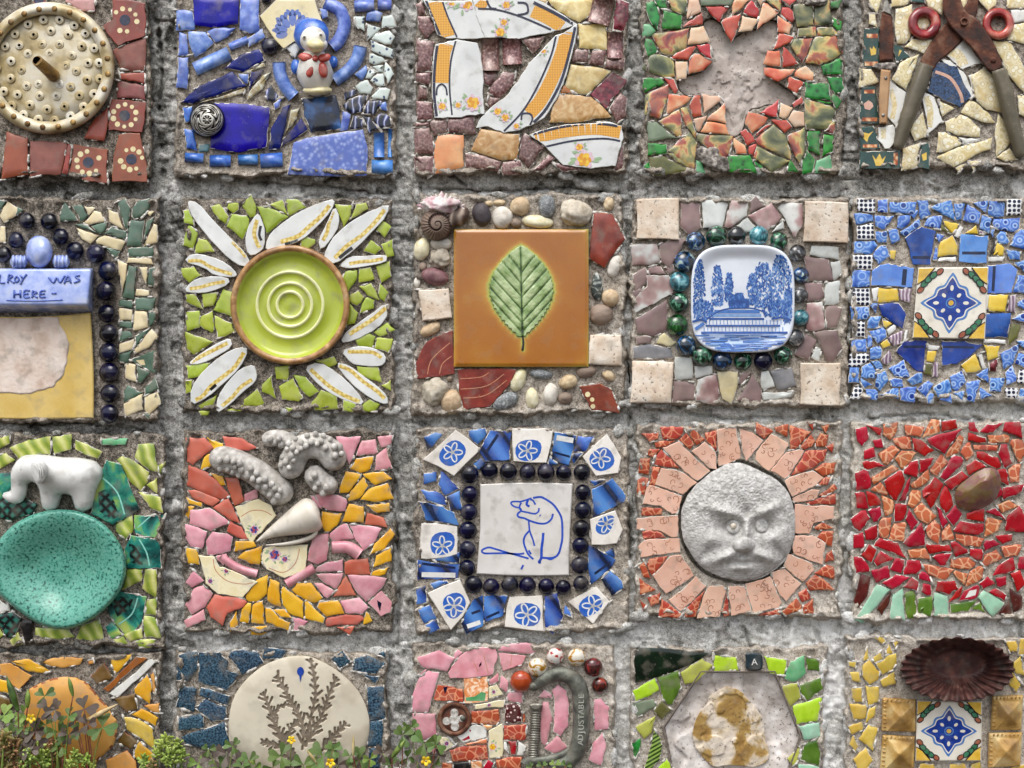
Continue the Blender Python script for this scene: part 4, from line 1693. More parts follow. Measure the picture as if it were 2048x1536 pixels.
pi 14,36 24,28 32,31 28,38 24,50 21,65 8,65 8,52
pi 8,68 26,68 27,85 22,92 12,88
pi 17,90 26,88 32,102 23,101
oc 25,52 29,43 52,47 51,56 28,55
#nv 34,44 38,43 37,47 35.5,50
cp 53,37 72,34 73,48 72,57 54,57
#gl 54,53 62,52 68,48 72,49 71,56 54.5,56
pi 75,39 82,32 83,38 77,41
pi 86,35 91,39 91,48 85,44
ch 74,45 81,42 86,50 75,53
*rb 2 79,48
pi 92,49 104,49 104,58 92,55
ch 63,60 88,56 87,61 64,63
*rb 2 75,60
oc 60,66 82,63 83,73 81,76 60,75
md 90,60 102,60 103,74 90,74
oc 103,67 106,67 106,74 103,74
oc 89,79 107,78 106,90 88,90
oc 41,101 50,98 72,96 73,107 43,109
oc 82,108 103,107 102,116 83,115
oc 34,112 41,112 41,118 34,118
wi 48,88 60,79 70,80 74,87 52,92
#rd 50,91 57,87 58,89.5 53,91.5
#rd 57,81.5 59,82 58,84
oo 70,78 77,77 77,86
oo 55,95 72,90 72,96 56,96
ch 75,84 86,78 86,106 74,106
*ro 4 78,97
wi 88,93 92,93 93,103 88,98
rd 92,92 100,92 98,103 95,103
wi 101,93 107,97 104,103 99,103
ch 31,90 38,89 43,95 36,100
*rb 2.5 37,94
bk 44,110 58,110 58,118 44,118
cp 59,110 68,109 68,118 59,118
rd 70,116 74,109 78,112 75,118
pi 124,58 127,58 130,70 127,85 125,95 122,92 122,75
pi 132,47 136,43 143,48 145,60 144,78 138,86 133,83 134,62
pi 120,52 124,47 131,51 130,53
pi 125,98 135,88 143,97 132,102
pi 169,56 174,55 181,62 180,80 170,81
pi 168,95 175,86 178,95 174,112 165,108
o mo 9.5 103.5,39
o my 8.8 117.5,26.5
o mq 8.2 134,16.5
o my 8.2 152.5,17
o mm 8.5 167.5,26
o mm 7.6 174,42
@ hexbox 1250 1266 2.24609
kg 12,14 40,15 74,18 60,26 35,35 10,43 9,25
lq 50,33 60,30 68,24 76,29 62,43 54,44
bl 80,21 98,23 100,32 80,33
bl 125,22 143,25 142,37 130,35
gl 147,27 159,21 160,36 150,43 143,40
og 160,22 172,25 172,33 161,31
og 154,48 173,41 175,50 162,59
lq 141,47 153,45 156,57 147,64 142,55
bl 151,66 174,59 171,77 154,80
ls 156,84 172,81 173,93 160,94
og 160,100 173,94 172,117 156,112
lq 146,112 155,103 159,107 150,117
ls 155,118 172,117 172,125 155,125
bl 8,52 26,42 29,50 10,60
sg 8,63 25,60 27,65 11,74
og 30,38 46,33 49,48 42,62 36,63 33,50
ol 26,70 33,61 40,68 33,77
lq 11,84 27,74 24,87 17,93
st 26,85 32,100 30,112 20,124 13,124 22,105
gn 7,98 13,95 12,105 9,112
bl 27,124 37,113 44,124
@ tin 1690 1266 1.75781
ye 22,30 25,16 26,28 26,31
ye 33,5 42,5 45,9 42,11
ye 48,22 50,13 54,25 49,27
ye 33,29 40,23 43,29 34,33
ye 37,35 46,31 49,26 57,25 58,33 52,42 43,46
ye 21,38 27,32 38,45 36,52 28,57 21,48
ye 41,54 55,45 57,57 44,60
ye 5,33 12,34 11,39 5,37
ye 6,46 16,46 17,55 8,53
ye 8,64 18,63 19,79 13,79 9,73
ye 25,62 37,62 37,77 27,82
ye 6,81 24,82 25,95 10,98
ye 26,88 34,84 33,93 24,103
ye 5,107 18,102 20,110 8,115
ye 17,120 26,106 36,109 31,132
ye 6,127 9,116 14,128 12,134
ye 11,144 23,132 30,145 23,156 16,156
ye 184,10 193,10 197,20 188,20
ye 200,7 207,7 207,23 198,24
ye 193,34 199,28 203,47 192,45
ye 187,58 191,45 200,57 195,66
ye 202,25 208,25 208,34
ye 86,150 100,150 103,160 85,160
ye 120,150 136,150 138,160 120,160
ye 145,150 153,147 153,160 145,160
ye 190,154 205,150 205,162 195,162
ye 56,11 61,10 58,16
'''
# ---------------------------------------------------------------- mortar material with a tone map on the mesh: weathering, depth and gap shade
def mortar(key, stops, warm):
    m = bpy.data.materials.new('mat_'+key); m.use_nodes = True; MAT[key] = m
    n = m.node_tree.nodes; l = m.node_tree.links; n.clear()
    out = n.new('ShaderNodeOutputMaterial'); p = n.new('ShaderNodeBsdfPrincipled'); l.new(p.outputs[0], out.inputs[0]); p.inputs['Roughness'].default_value = .95; p.inputs['Specular IOR Level'].default_value = .2
    tc = n.new('ShaderNodeTexCoord')
    def noise(size, dt=6, dist=0):
        t = n.new('ShaderNodeTexNoise'); t.inputs['Scale'].default_value = PX/size; t.inputs['Detail'].default_value = dt; t.inputs['Distortion'].default_value = dist; t.inputs['Roughness'].default_value = .65; l.new(tc.outputs['Object'], t.inputs['Vector']); return t.outputs['Fac']
    at = n.new('ShaderNodeAttribute'); at.attribute_name = 'tint'
    a = n.new('ShaderNodeMath'); a.operation = 'MULTIPLY_ADD'; l.new(noise(9, 8), a.inputs[0]); a.inputs[1].default_value = 1.5; a.inputs[2].default_value = -.75
    b = n.new('ShaderNodeMath'); b.operation = 'ADD'; l.new(a.outputs[0], b.inputs[0]); l.new(at.outputs['Fac'], b.inputs[1])
    a2 = n.new('ShaderNodeMath'); a2.operation = 'MULTIPLY_ADD'; l.new(noise(2.6, 3), a2.inputs[0]); a2.inputs[1].default_value = 1.5; a2.inputs[2].default_value = -.75
    b2 = n.new('ShaderNodeMath'); b2.operation = 'ADD'; l.new(a2.outputs[0], b2.inputs[0]); l.new(b.outputs[0], b2.inputs[1])
    rp = n.new('ShaderNodeValToRGB'); e_ = rp.color_ramp.elements
    while len(e_) < len(stops): e_.new(.5)
    for e, (s_, c) in zip(e_, stops): e.position = s_; e.color = lin(c)
    l.new(b2.outputs[0], rp.inputs[0])
    wn = noise(60, 4); mx = n.new('ShaderNodeMix'); mx.data_type = 'RGBA'; mr = n.new('ShaderNodeMapRange'); mr.inputs[1].default_value = .45; mr.inputs[2].default_value = .7; mr.inputs[4].default_value = .45; l.new(wn, mr.inputs[0]); l.new(mr.outputs[0], mx.inputs['Factor']); l.new(rp.outputs[0], mx.inputs['A'])
    mm = n.new('ShaderNodeMix'); mm.data_type = 'RGBA'; mm.blend_type = 'MULTIPLY'; mm.inputs['Factor'].default_value = 1; l.new(rp.outputs[0], mm.inputs['A']); mm.inputs['B'].default_value = lin(warm); l.new(mm.outputs['Result'], mx.inputs['B'])
    l.new(mx.outputs['Result'], p.inputs['Base Color'])
    bp1 = n.new('ShaderNodeBump'); bp1.inputs['Strength'].default_value = .9; bp1.inputs['Distance'].default_value = 3*S; l.new(noise(4.5, 6), bp1.inputs['Height']); l.new(bp1.outputs[0], p.inputs['Normal'])
mortar('wallm', [(0, '454541'), (.2, '6c6b66'), (.42, '959490'), (.66, 'b9b8b4'), (1, 'e0e0de')], 'deded0')
mortar('bedm', [(0, '403c36'), (.2, '6d675e'), (.42, '988f84'), (.66, 'bab2a6'), (1, 'dad6ce')], 'eee4d4')

BEDS = {'shower': (-60, 300, -60, 352), 'duck': (354, 790, -60, 352), 'china': (830, 1255, -60, 347), 'star': (1284, 1690, -60, 350), 'pliers': (1718, 2110, -60, 340),
        'wallblock': (-60, 320, 394, 842), 'lime': (366, 788, 398, 824), 'leaf': (826, 1250, 388, 828), 'saucer': (1262, 1700, 394, 814), 'painted': (1698, 2110, 394, 800),
        'bowl': (-60, 330, 866, 1294), 'cone': (366, 788, 860, 1268), 'cat': (830, 1258, 856, 1264), 'face': (1272, 1682, 846, 1236), 'red': (1702, 2110, 842, 1242),
        'orange': (-60, 322, 1306, 1640), 'fern': (352, 776, 1300, 1640), 'clamp': (824, 1232, 1284, 1640), 'hexbox': (1262, 1652, 1292, 1640), 'tin': (1692, 2110, 1272, 1640)}
PANEL = {'shower': 'square of dark red tile shards around a perforated metal strainer',
 'duck': 'square of blue and cobalt shards around a small duck figurine',
 'china': 'square of yellow banded floral plate pieces and brown shards',
 'star': 'square of peach and green shards around a star shaped hollow',
 'pliers': 'square of cream lace china shards behind rusty garden shears',
 'wallblock': 'square of green and cream shards with navy beads beside a blue block',
 'lime': 'square of lime green shards with white petals around a green saucer',
 'leaf': 'square of pebbles and stones around an orange leaf tile',
 'saucer': 'square of mauve shards and glass marbles around a blue white saucer',
 'painted': 'square of blue ring patterned shards around a painted flower tile',
 'bowl': 'square of green leaf relief shards around a speckled turquoise bowl',
 'cone': 'square of pink, yellow and salmon shards with sea shells',
 'cat': 'square of blue flower shards and navy beads around a cat drawing tile',
 'face': 'square of peach and rust shards around a grey plaster face',
 'red': 'square of red and orange shards with one brown stone',
 'orange': 'square of orange and yellow shards behind the green plants',
 'fern': 'square of dark blue speckled shards around a fern imprinted stone disc',
 'clamp': 'square of pink shards and marbles around a metal clamp',
 'hexbox': 'square of lime and olive shards around a hexagonal plaster recess',
 'tin': 'square of mustard shards below and beside a rusty fluted tin'}
def U(o, pts): return [(o[0]+x*o[2], o[1]+y*o[2]) for x, y in pts]
def pp_(s): return [tuple(float(v) for v in q.split(',')) for q in s.split()]
O_ = {}
for ln_ in DATA.splitlines():
    if ln_.startswith('@'):
        t = ln_.split(); O_[t[1]] = (float(t[2]), float(t[3]), float(t[4]))
STAR = smooth_poly(U(O_['star'], pp_('60,20 64,17 69,18 75,24 82,34 90,30 95,25 103,27 112,18 118,19 120,24 117,36 110,46 108,55 112,62 122,72 133,78 131,85 120,84 112,82 103,86 97,86 92,92 90,105 84,110 79,106 77,88 72,79 60,74 48,77 41,72 40,66 48,63 60,60 66,52 67,42 62,30')), 2)
FACE = smooth_poly(U(O_['face'], pp_('72,32 82,33 92,38 104,44 112,53 116,65 116.5,78 114,90 109,100 101,107 92,112 82,114 70,112 56,107 48,100 44,93 40,86 38,76 38.5,64 43,54 50,46 60,38')), 2)
HEX = U(O_['hexbox'], pp_('35,84 68,35 133,35 156,92 140,135 45,135'))
def ofs(p, d): return offset(p if area(p) > 0 else p[::-1], d)

def weather(X, Y):
    t = .50+.24*ss(700, 1900, X)*ss(200, 900, Y)-.10*ss(500, 100, X)+.1*ss(1000, 1300, Y)*ss(400, 900, X)
    t = t+.5*(fbm(X, Y, 130, 4, 5)-.5)+.35*(fbm(X, Y, 24, 3, 9)-.5)
    return t
CRACKS = [[(790, 960), (800, 1010), (792, 1080), (803, 1150), (795, 1230), (800, 1300)], [(772, 1380), (780, 1440), (776, 1500), (782, 1560)], [(842, 300), (900, 350), (930, 372)], [(500, 365), (640, 372), (780, 390)],
          [(1490, 1262), (1500, 1290), (1530, 1296)], [(1630, 1262), (1645, 1300)], [(1250, 700), (1262, 780), (1256, 850)], [(318, 60), (326, 130), (320, 220)], [(1560, 395), (1640, 402), (1700, 398)], [(1240, 960), (1262, 1060), (1250, 1160)],
          [(860, 378), (1000, 384), (1140, 376), (1240, 386)], [(1380, 828), (1460, 838), (1560, 832)], [(1740, 836), (1850, 828), (1960, 838)], [(60, 852), (160, 846), (290, 858)]]
def wall_h(X, Y):
    H = -21+15*(fbm(X, Y*1.5, 75, 4, 1)-.5)
    pit = fbm(X, Y*1.35, 16, 4, 3, .6); H += 10*(pit-.5)
    st = np.abs(vnoise(X, Y*3.2, 60, 8)*2-1); H -= 7*ss(.16, 0, st)*ss(.45, .6, vnoise(X, Y, 90, 4))
    H -= 7*ss(.33, .25, fbm(X, Y, 26, 3, 21))
    H += 5*ss(.62, .74, fbm(X, Y, 20, 3, 31))
    H += 2.6*(fbm(X, Y, 5, 2, 15)-.5)
    for c in CRACKS:
        w = 1.8+1.6*vnoise(X, Y, 22, 6); dd = linedist(X+6*(vnoise(X, Y, 14, 2)-.5), Y+8*(vnoise(X, Y, 14, 3)-.5), c); H -= 15*ss(w+2.2, w*.4, dd)
    for x0, x1, y0, y1 in BEDS.values():
        e = np.minimum(np.minimum(X-x0, x1-X), np.minimum(Y-y0, y1-Y)); H -= 22*ss(6, 22, e)
    return H
wall = bpy.data.objects.new('wall', None); COL.objects.link(wall); wall.location = Wp(1024, 1600)
tag(wall, 'weathered grey concrete wall holding the square mosaic panels', 'wall')
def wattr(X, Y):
    t = weather(X, Y); c = fbm(X, Y, 26, 3, 21); t = t-.2*ss(.36, .26, c); t += .25*ss(.6, .74, fbm(X, Y, 20, 3, 31)); return t  # darker in the carved pits, paler on the raised crust
def wall_grid(X, Y): return wall_h(X, Y)
gridpatch('mortar_joint', -70, 2118, -70, 1640, 3.2, wall_grid, 'wallm', wall, skirt=-60, attr=wattr)
def boxm(name, x0, x1, y0, y1, z0, z1, mat, parent=None, world=True):
    P = [(x, y, z) for x in (x0, x1) for y in (y0, y1) for z in (z0, z1)]
    F = [(0, 1, 3, 2), (4, 6, 7, 5), (0, 4, 5, 1), (2, 3, 7, 6), (0, 2, 6, 4), (1, 5, 7, 3)]
    return mesh(name, P, F, mat, None, parent, None, False, [.45]*8, world=True)
boxm('masonry', -1.6, 1.6, .03, .22, -.45, .62, 'wallm', wall)
# the wall goes on past the mosaics
for x0, x1, y0, y1 in ((-900, -70, -330, 1640), (2118, 2950, -330, 1640), (-70, 2118, -330, -70)):
    gridpatch('mortar_joint', x0, x1, y0, y1, 14, lambda X, Y: -15+13*(fbm(X, Y, 75, 4, 1)-.5)+7*(fbm(X, Y, 30, 2, 3)-.5), 'wallm', wall, skirt=-75, attr=weather)

# ---------------------------------------------------------------- mosaic panels
ROOT = {}
GROUP = 'mosaic panels set in the wall'
GT = {'cone': -.2, 'lime': -.2, 'bowl': -.15, 'shower': -.15, 'duck': -.02, 'china': -.12, 'wallblock': -.1, 'leaf': -.02, 'cat': -.04, 'orange': -.08, 'fern': -.04, 'star': -.08, 'red': .03, 'face': .02, 'pliers': .02, 'tin': 0}  # grout tone per panel; negative values paint in the shade between shards
def bed(k, root):
    x0, x1, y0, y1 = BEDS[k]
    def edge(X, Y):
        e = np.minimum(np.minimum(X-x0, x1-X), np.minimum(Y-y0, y1-Y))
        return e+20*(fbm(X, Y, 70, 3, 41)-.5)+13*(fbm(X, Y, 14, 3, 42)-.5)
    def hf(X, Y):
        e = edge(X, Y)
        H = 1.0+6*(fbm(X, Y, 36, 3, 44)-.5)+4*(fbm(X, Y, 9, 3, 45)-.5)
        H += ss(20, 2, e)*np.maximum(0, fbm(X, Y, 22, 3, 46)-.44)*50*ss(-1, 7, e)
        H += ss(26, 4, y1-Y)*(3+9*(fbm(X, Y, 30, 3, 49)-.4))*ss(-1, 4, e)
        H = -36+(H+36)*ss(-3, 5, e)
        if k == 'star': H -= 24*inside_np(ofs(STAR, -6), X, Y)
        if k == 'face': H -= 26*inside_np(ofs(FACE, -6), X, Y)
        if k == 'hexbox': H -= 26*inside_np(ofs(HEX, 1), X, Y)
        return H
    def at(X, Y):
        e = edge(X, Y); return GT.get(k, 0)+weather(X, Y)*.55+.17+.22*ss(30, 0, e)*(fbm(X, Y, 30, 3, 47)-.3)+.16*(fbm(X, Y, 14, 3, 48)-.5)-.3*ss(2, -4, e)  # darker where the rim drops away to the joint
    return gridpatch('mortar_bed', x0-12, x1+12, y0-12, y1+12, 2.8, hf, 'bedm', root, attr=at)
for k, (x0, x1, y0, y1) in BEDS.items():
    r = empty('mosaic_panel', (x0+x1)/2, (y0+y1)/2, PANEL[k], 'mosaic', GROUP); ROOT[k] = r
    bed(k, r)

BODY = {}
for c in 'tp tr to td rt oc ot sa bo ob'.split(): BODY[c] = 'terra'
for c in 'bk kg mr nv'.split(): BODY[c] = 'darkbody'
for c in 'tv'.split(): BODY[c] = 'tv'
NAME = {'wp': 'china_shard', 'wc': 'china_shard', 'ch': 'china_shard', 'cl': 'china_shard', 'wi': 'china_shard', 'tv': 'stone_tile', 'cr': 'floor_tile', 'kg': 'glass_tile'}
DOMED = {'bc': 2.2, 'fr': 4, 'lm': .5, 'pi': .7, 'ob': .5, 'wp': 0, 'lb': 1.4, 'gb': 2, 'bs': 1.2, 'ye': .5, 'yo': .3, 'oo': 1.5, 'ym': .8, 'om': .8, 'bb': 1.6, 'bd': 1.6, 'rd': .25, 'yg': 1.2, 'tq': 1.5, 'og': .4, 'mw': .8, 'gl': .8, 'lq': .6, 'bl': .5}
ELONG = {'lt', 'tl'}
SH = []
def build_data():
    items = []; k = None
    for s in DATA.splitlines():
        if not s: continue
        t = s.split(None, 1)
        if s[0] == '@': k = t[1].split()[0]; continue
        items.append((k, t[0], t[1]))
    # gather outlines so that neighbours can be trimmed against each other
    polys = {}
    for i, (k, c, a) in enumerate(items):
        if c[0] in '=#*~' or c in ('p', 'o'): continue
        p = U(O_[k], pp_(a)); p = p if area(p) > 0 else p[::-1]
        g_ = 3.4 if c not in ('tv', 'wp', 'wc', 'cr', 'ob') else 1.4
        g_ = 4.8 if k == 'red' else g_
        p = offset(p, -g_*(.7+.3*min(1, abs(area(p))/1500)))
        polys[i] = p
    ids = list(polys); raised = {}
    for a_ in range(len(ids)):
        i = ids[a_]; k = items[i][0]
        for j in ids[a_+1:]:
            if items[j][0] != k: break
            p, q = polys[i], polys[j]
            if max(v[0] for v in p) < min(v[0] for v in q) or max(v[0] for v in q) < min(v[0] for v in p) or max(v[1] for v in p) < min(v[1] for v in q) or max(v[1] for v in q) < min(v[1] for v in p): continue
            x = crossings(p, q)
            if len(x) < 2: continue
            best = max(((u, v) for u in x for v in x), key=lambda w: math.dist(*w)); u, v = best
            L = math.dist(u, v)
            if L < 1.5: continue
            nx, ny = -(v[1]-u[1])/L, (v[0]-u[0])/L
            ci = centroid(p); sgn = 1 if (ci[0]-u[0])*nx+(ci[1]-u[1])*ny > 0 else -1
            p2 = clip_half(p, (u[0]+nx*sgn, u[1]+ny*sgn), (nx*sgn, ny*sgn)); q2 = clip_half(q, (u[0]-nx*sgn, u[1]-ny*sgn), (-nx*sgn, -ny*sgn))
            ap, aq = abs(area(p)), abs(area(q)); wi_, wj_ = (k == 'china' and items[i][1] == 'wp'), (k == 'china' and items[j][1] == 'wp')
            if not wi_ and ap < 3*aq and len(p2) > 2 and abs(area(p2)) > .4*ap: polys[i] = p2
            if not wj_ and aq < 3*ap and len(q2) > 2 and abs(area(q2)) > .4*aq: polys[j] = q2
    last = None; spoly = None; SH.clear(); SH.extend((items[i][0], polys[i]) for i in polys)
    for i, (k, c, a) in enumerate(items):
        root = ROOT[k]; u = O_[k][2]; rng = random.Random(i*13+5)
        if c == 'o':
            m, r, xy = a.split(); r = float(r)*u; (x, y), = U(O_[k], pp_(xy))
            r *= rng.uniform(.94, 1.05); b = blob('glass_bead' if m == 'nv' else 'marble', x+rng.uniform(-1, 1), y+rng.uniform(-1, 1), r*rng.uniform(.12, .5), r, r, r*.95, m, root, sub=4)
            continue
        if c == 'p':
            m, rx, ry, an, xy = a.split(); rx, ry = float(rx)*u, float(ry)*u; (x, y), = U(O_[k], pp_(xy))
            rough = m == 'pa'
            blob('pebble', x, y, 2.5, rx, ry, min(rx, ry)*.75+1.5, 's_'+m, root, ang=float(an), lump=.34 if rough else .16, seed=i, sub=4, lscale=.55 if rough else 1.0)
            continue
        if c[0] == '~':
            w, pts = a.split(None, 1); w = float(w)*u
            q = U(O_[k], pp_(pts)); hh = min(15, 5+w*.32)
            last = bar('rim_shard', q, w, hh, [c[1:], 'bisque'], root); continue
        if c[0] == '=':
            w, pts = a.split(None, 1); w = float(w)*u*(.8 if c == '=yt' else 1); q = U(O_[k], pp_(pts)); eps[0] += .12
            nm = {'ln': 'painted_line', 'gs': 'painted_band', 'yt': 'painted_trim', 'tl': 'painted_line', 'db': 'painted_stripe'}.get(c[1:], 'painted_stripe')
            z = zf; e = eps[0]; rb_ = pull_in(ribbon(q, w), spoly)
            if rb_: flat(nm, rb_, c[1:], last, lambda x, y: z(x, y)+e)
            continue
        if c[0] == '#':
            q = U(O_[k], pp_(a)); eps[0] += .12; z = zf; e = eps[0]
            if c[1:] in ('bq',): q = smooth_poly(q, 2)
            flat('painted_patch', [q], c[1:], last, lambda x, y: z(x, y)+e); continue
        if c[0] == '*':
            r, xy = a.split(); r = float(r)*u; (x, y), = U(O_[k], pp_(xy)); eps[0] += .12; z = zf; e = eps[0]; zz = lambda x, y: z(x, y)+e
            if c == '*cd': flat('painted_dot', [disc(x, y, r, 12)], 'cd', last, zz)
            elif c == '*fw':
                P_ = []
                a0 = rng.uniform(0, 6)
                for j in range(5):
                    t = a0+j*2*math.pi/5; cx, cy = x+math.cos(t)*r*.62, y+math.sin(t)*r*.62
                    lp = disc(cx, cy, r*.52, 12, r*.27, t); lp.append(lp[0]); P_ += ribbon([lp[0]]+lp[1:], r*.15)
                flat('painted_flower', P_, 'wl', last, zz)
            else:
                rose(last, x, y, r, rng, zz, c == '*rb', spoly)
            continue
        p = polys[i]
        body = BODY.get(c, 'bisque')
        if c in DOMED and len(p) < 9: sp = p
        else: sp = p
        clean = c in ('tv', 'wc', 'cr', 'kg')
        if k == 'lime' and c == 'wp': sp = rough_edge(smooth_poly(offset(p, -3), 1), rng, 14, .5)
        else: sp = rough_edge(p, rng, 8 if not clean else 26, 1.15 if not clean else .5)
        if c == 'tv': sp = offset(sp, .5)
        else: sp = offset(sp, rng.uniform(.2, .8))
        A = abs(area(sp)); hh = rng.uniform(6, 8.5)+(2 if A > 5000 else 0)+(6 if c == 'tv' else 0)+(2.5 if c in ('cb', 'wc', 'wp', 'rd') else 0)
        dec = (i+1 < len(items) and items[i+1][1][0] in '=#*') or c in ('td', 'pz')
        dome = 0 if dec else DOMED.get(c, .35)
        tl = .035 if A < 3000 else .014
        if dome and any((sp[j][0]-centroid(sp)[0]) == 0 for j in ()): dome = 0
        convex = all(((sp[j][0]-sp[j-1][0])*(sp[(j+1) % len(sp)][1]-sp[j][1])-(sp[j][1]-sp[j-1][1])*(sp[(j+1) % len(sp)][0]-sp[j][0])) > -60 for j in range(len(sp))) if area(sp) > 0 else True
        if not inside(sp, *centroid(sp)) or not convex: dome = 0
        tilt = (rng.uniform(-tl, tl), rng.uniform(-tl, tl))
        last = slab(NAME.get(c, 'tile_shard'), sp, hh, [c, body], root, -5, (1.2 if A < 20000 else 4) if c != 'tv' else 2.2, dome, tilt, rng, .28 if c not in ('tv',) else 0)
        cx, cy = centroid(sp); spoly = offset(sp, 1.0)
        zf = (lambda h, tx, ty, cx, cy: (lambda x, y: h+tx*(x-cx)+ty*(y-cy)))(hh, tilt[0], tilt[1], cx, cy); eps = [.1]
        if c == 'pz':
            P_ = []
            for j in range(max(3, int(A/260))):
                bx, by = cx+rng.uniform(-.5, .5)*math.sqrt(A), cy+rng.uniform(-.5, .5)*math.sqrt(A); r0 = rng.uniform(4, 9); a0 = rng.uniform(0, 6.3); dr = rng.choice((-1, 1))
                P_ += ribbon([(bx+math.cos(a0+dr*t*.42)*r0*(1-t/15), by+math.sin(a0+dr*t*.42)*r0*(1-t/15)) for t in range(12)], rng.uniform(.9, 1.5))
            P_ = [q_ for q_ in P_ if all(inside(spoly, *v) for v in q_)]
            if P_: flat('painted_scroll', P_, 'scroll', last, lambda x, y: zf(x, y)+.2)
        if c == 'td':
            zz = lambda x, y: zf(x, y)+.22
            R_ = rng.uniform(19, 23); cx += rng.uniform(-5, 5); cy += rng.uniform(-5, 5)
            flat('painted_dot', [disc(cx, cy, 11, 14)], 'kb', last, lambda x, y: zf(x, y)+.3)
            ds = [disc(cx+R_*math.cos(t*.63+i)*1.05, cy+R_*math.sin(t*.63+i), rng.uniform(4, 6), 11) for t in range(10) if rng.random() < .82]
            ds = [d for d in ds if all(inside(sp, *v) for v in d)]
            if ds: o = flat('painted_dot', ds, 'cd', last, zz); o['kind'] = 'stuff'
        if c == 'cr':
            orn = []
            for t in range(-3, 4):
                an = R(-90+t*33); L_ = 50-abs(t)*5
                bx, by = cx+2, cy+26
                mx_, my_ = bx+math.cos(an)*L_*.62, by+math.sin(an)*L_*.62
                orn.append(disc(mx_, my_, L_*.34, 14, 7.5, an)); 
                for s_ in (-1, 1): orn.append(disc(mx_+math.cos(an)*L_*.14+math.cos(an+s_*1.2)*8, my_+math.sin(an)*L_*.14+math.sin(an+s_*1.2)*8, 8, 10, 4, an+s_*.6))
            orn = [q for q in orn if all(inside(sp, *v) for v in q)]
            P_ = []
            es = [0]
            def zo(x, y): return zf(x, y)+.25
            o = flat('painted_leaf', orn, 'oi', last, lambda x, y: zf(x, y)+.25); 
def rose(parent, x, y, r, rng, zz, blue, sp):
    P = []; F = []; mi = []
    ms = ['rose_y', 'rose_o', 'rose_p', 'rose_g'] if not blue else ['rose_b', 'rose_r', 'rose_p', 'rose_g']
    def add(q, m, e):
        if not all(inside(sp, *v) for v in q): return
        b = len(P); q = q[::-1] if area(q) > 0 else q
        P.extend((a, c, zz(a, c)+e) for a, c in q); F.append(tuple(range(b, b+len(q)))); mi.append(m)
    e = 0
    for j in range(7):
        t = rng.uniform(0, 6.3); d = r*rng.uniform(.9, 1.5); add(disc(x+math.cos(t)*d, y+math.sin(t)*d, r*.42, 8, r*.17, t+rng.uniform(-.5, .5)), 3, e); e += .006
    for j in range(7):
        t = j*.9+rng.uniform(-.2, .2); add(disc(x+math.cos(t)*r*.68, y+math.sin(t)*r*.68, r*.36, 9, r*.3, t), 2, e); e += .006
    for j in range(6):
        t = j*1.05+rng.uniform(-.2, .2); add(disc(x+math.cos(t)*r*.38, y+math.sin(t)*r*.38, r*.38, 9, r*.3, t+.6), 0 if j % 2 else 1, e); e += .006
    add(disc(x, y, r*.25, 8), 1, e)
    return mesh('painted_rose', P, F, ms, mi, parent) if F else None
two('rose_y', 'e8b41c', 'f2cc4a', 6, jit=.04, dirt=.05); two('rose_o', 'd08c14', 'e09c24', 6, jit=.04, dirt=.05); two('rose_p', 'e0c8d0', 'd4b4c4', 6, jit=.04, dirt=.05); two('rose_g', '8aa878', 'a8c09a', 6, jit=.04, dirt=.05)
two('rose_b', '2a3c84', '3c50a0', 6, jit=.04, dirt=.05); two('rose_r', 'a03848', 'b85868', 6, jit=.04, dirt=.05)
build_data()
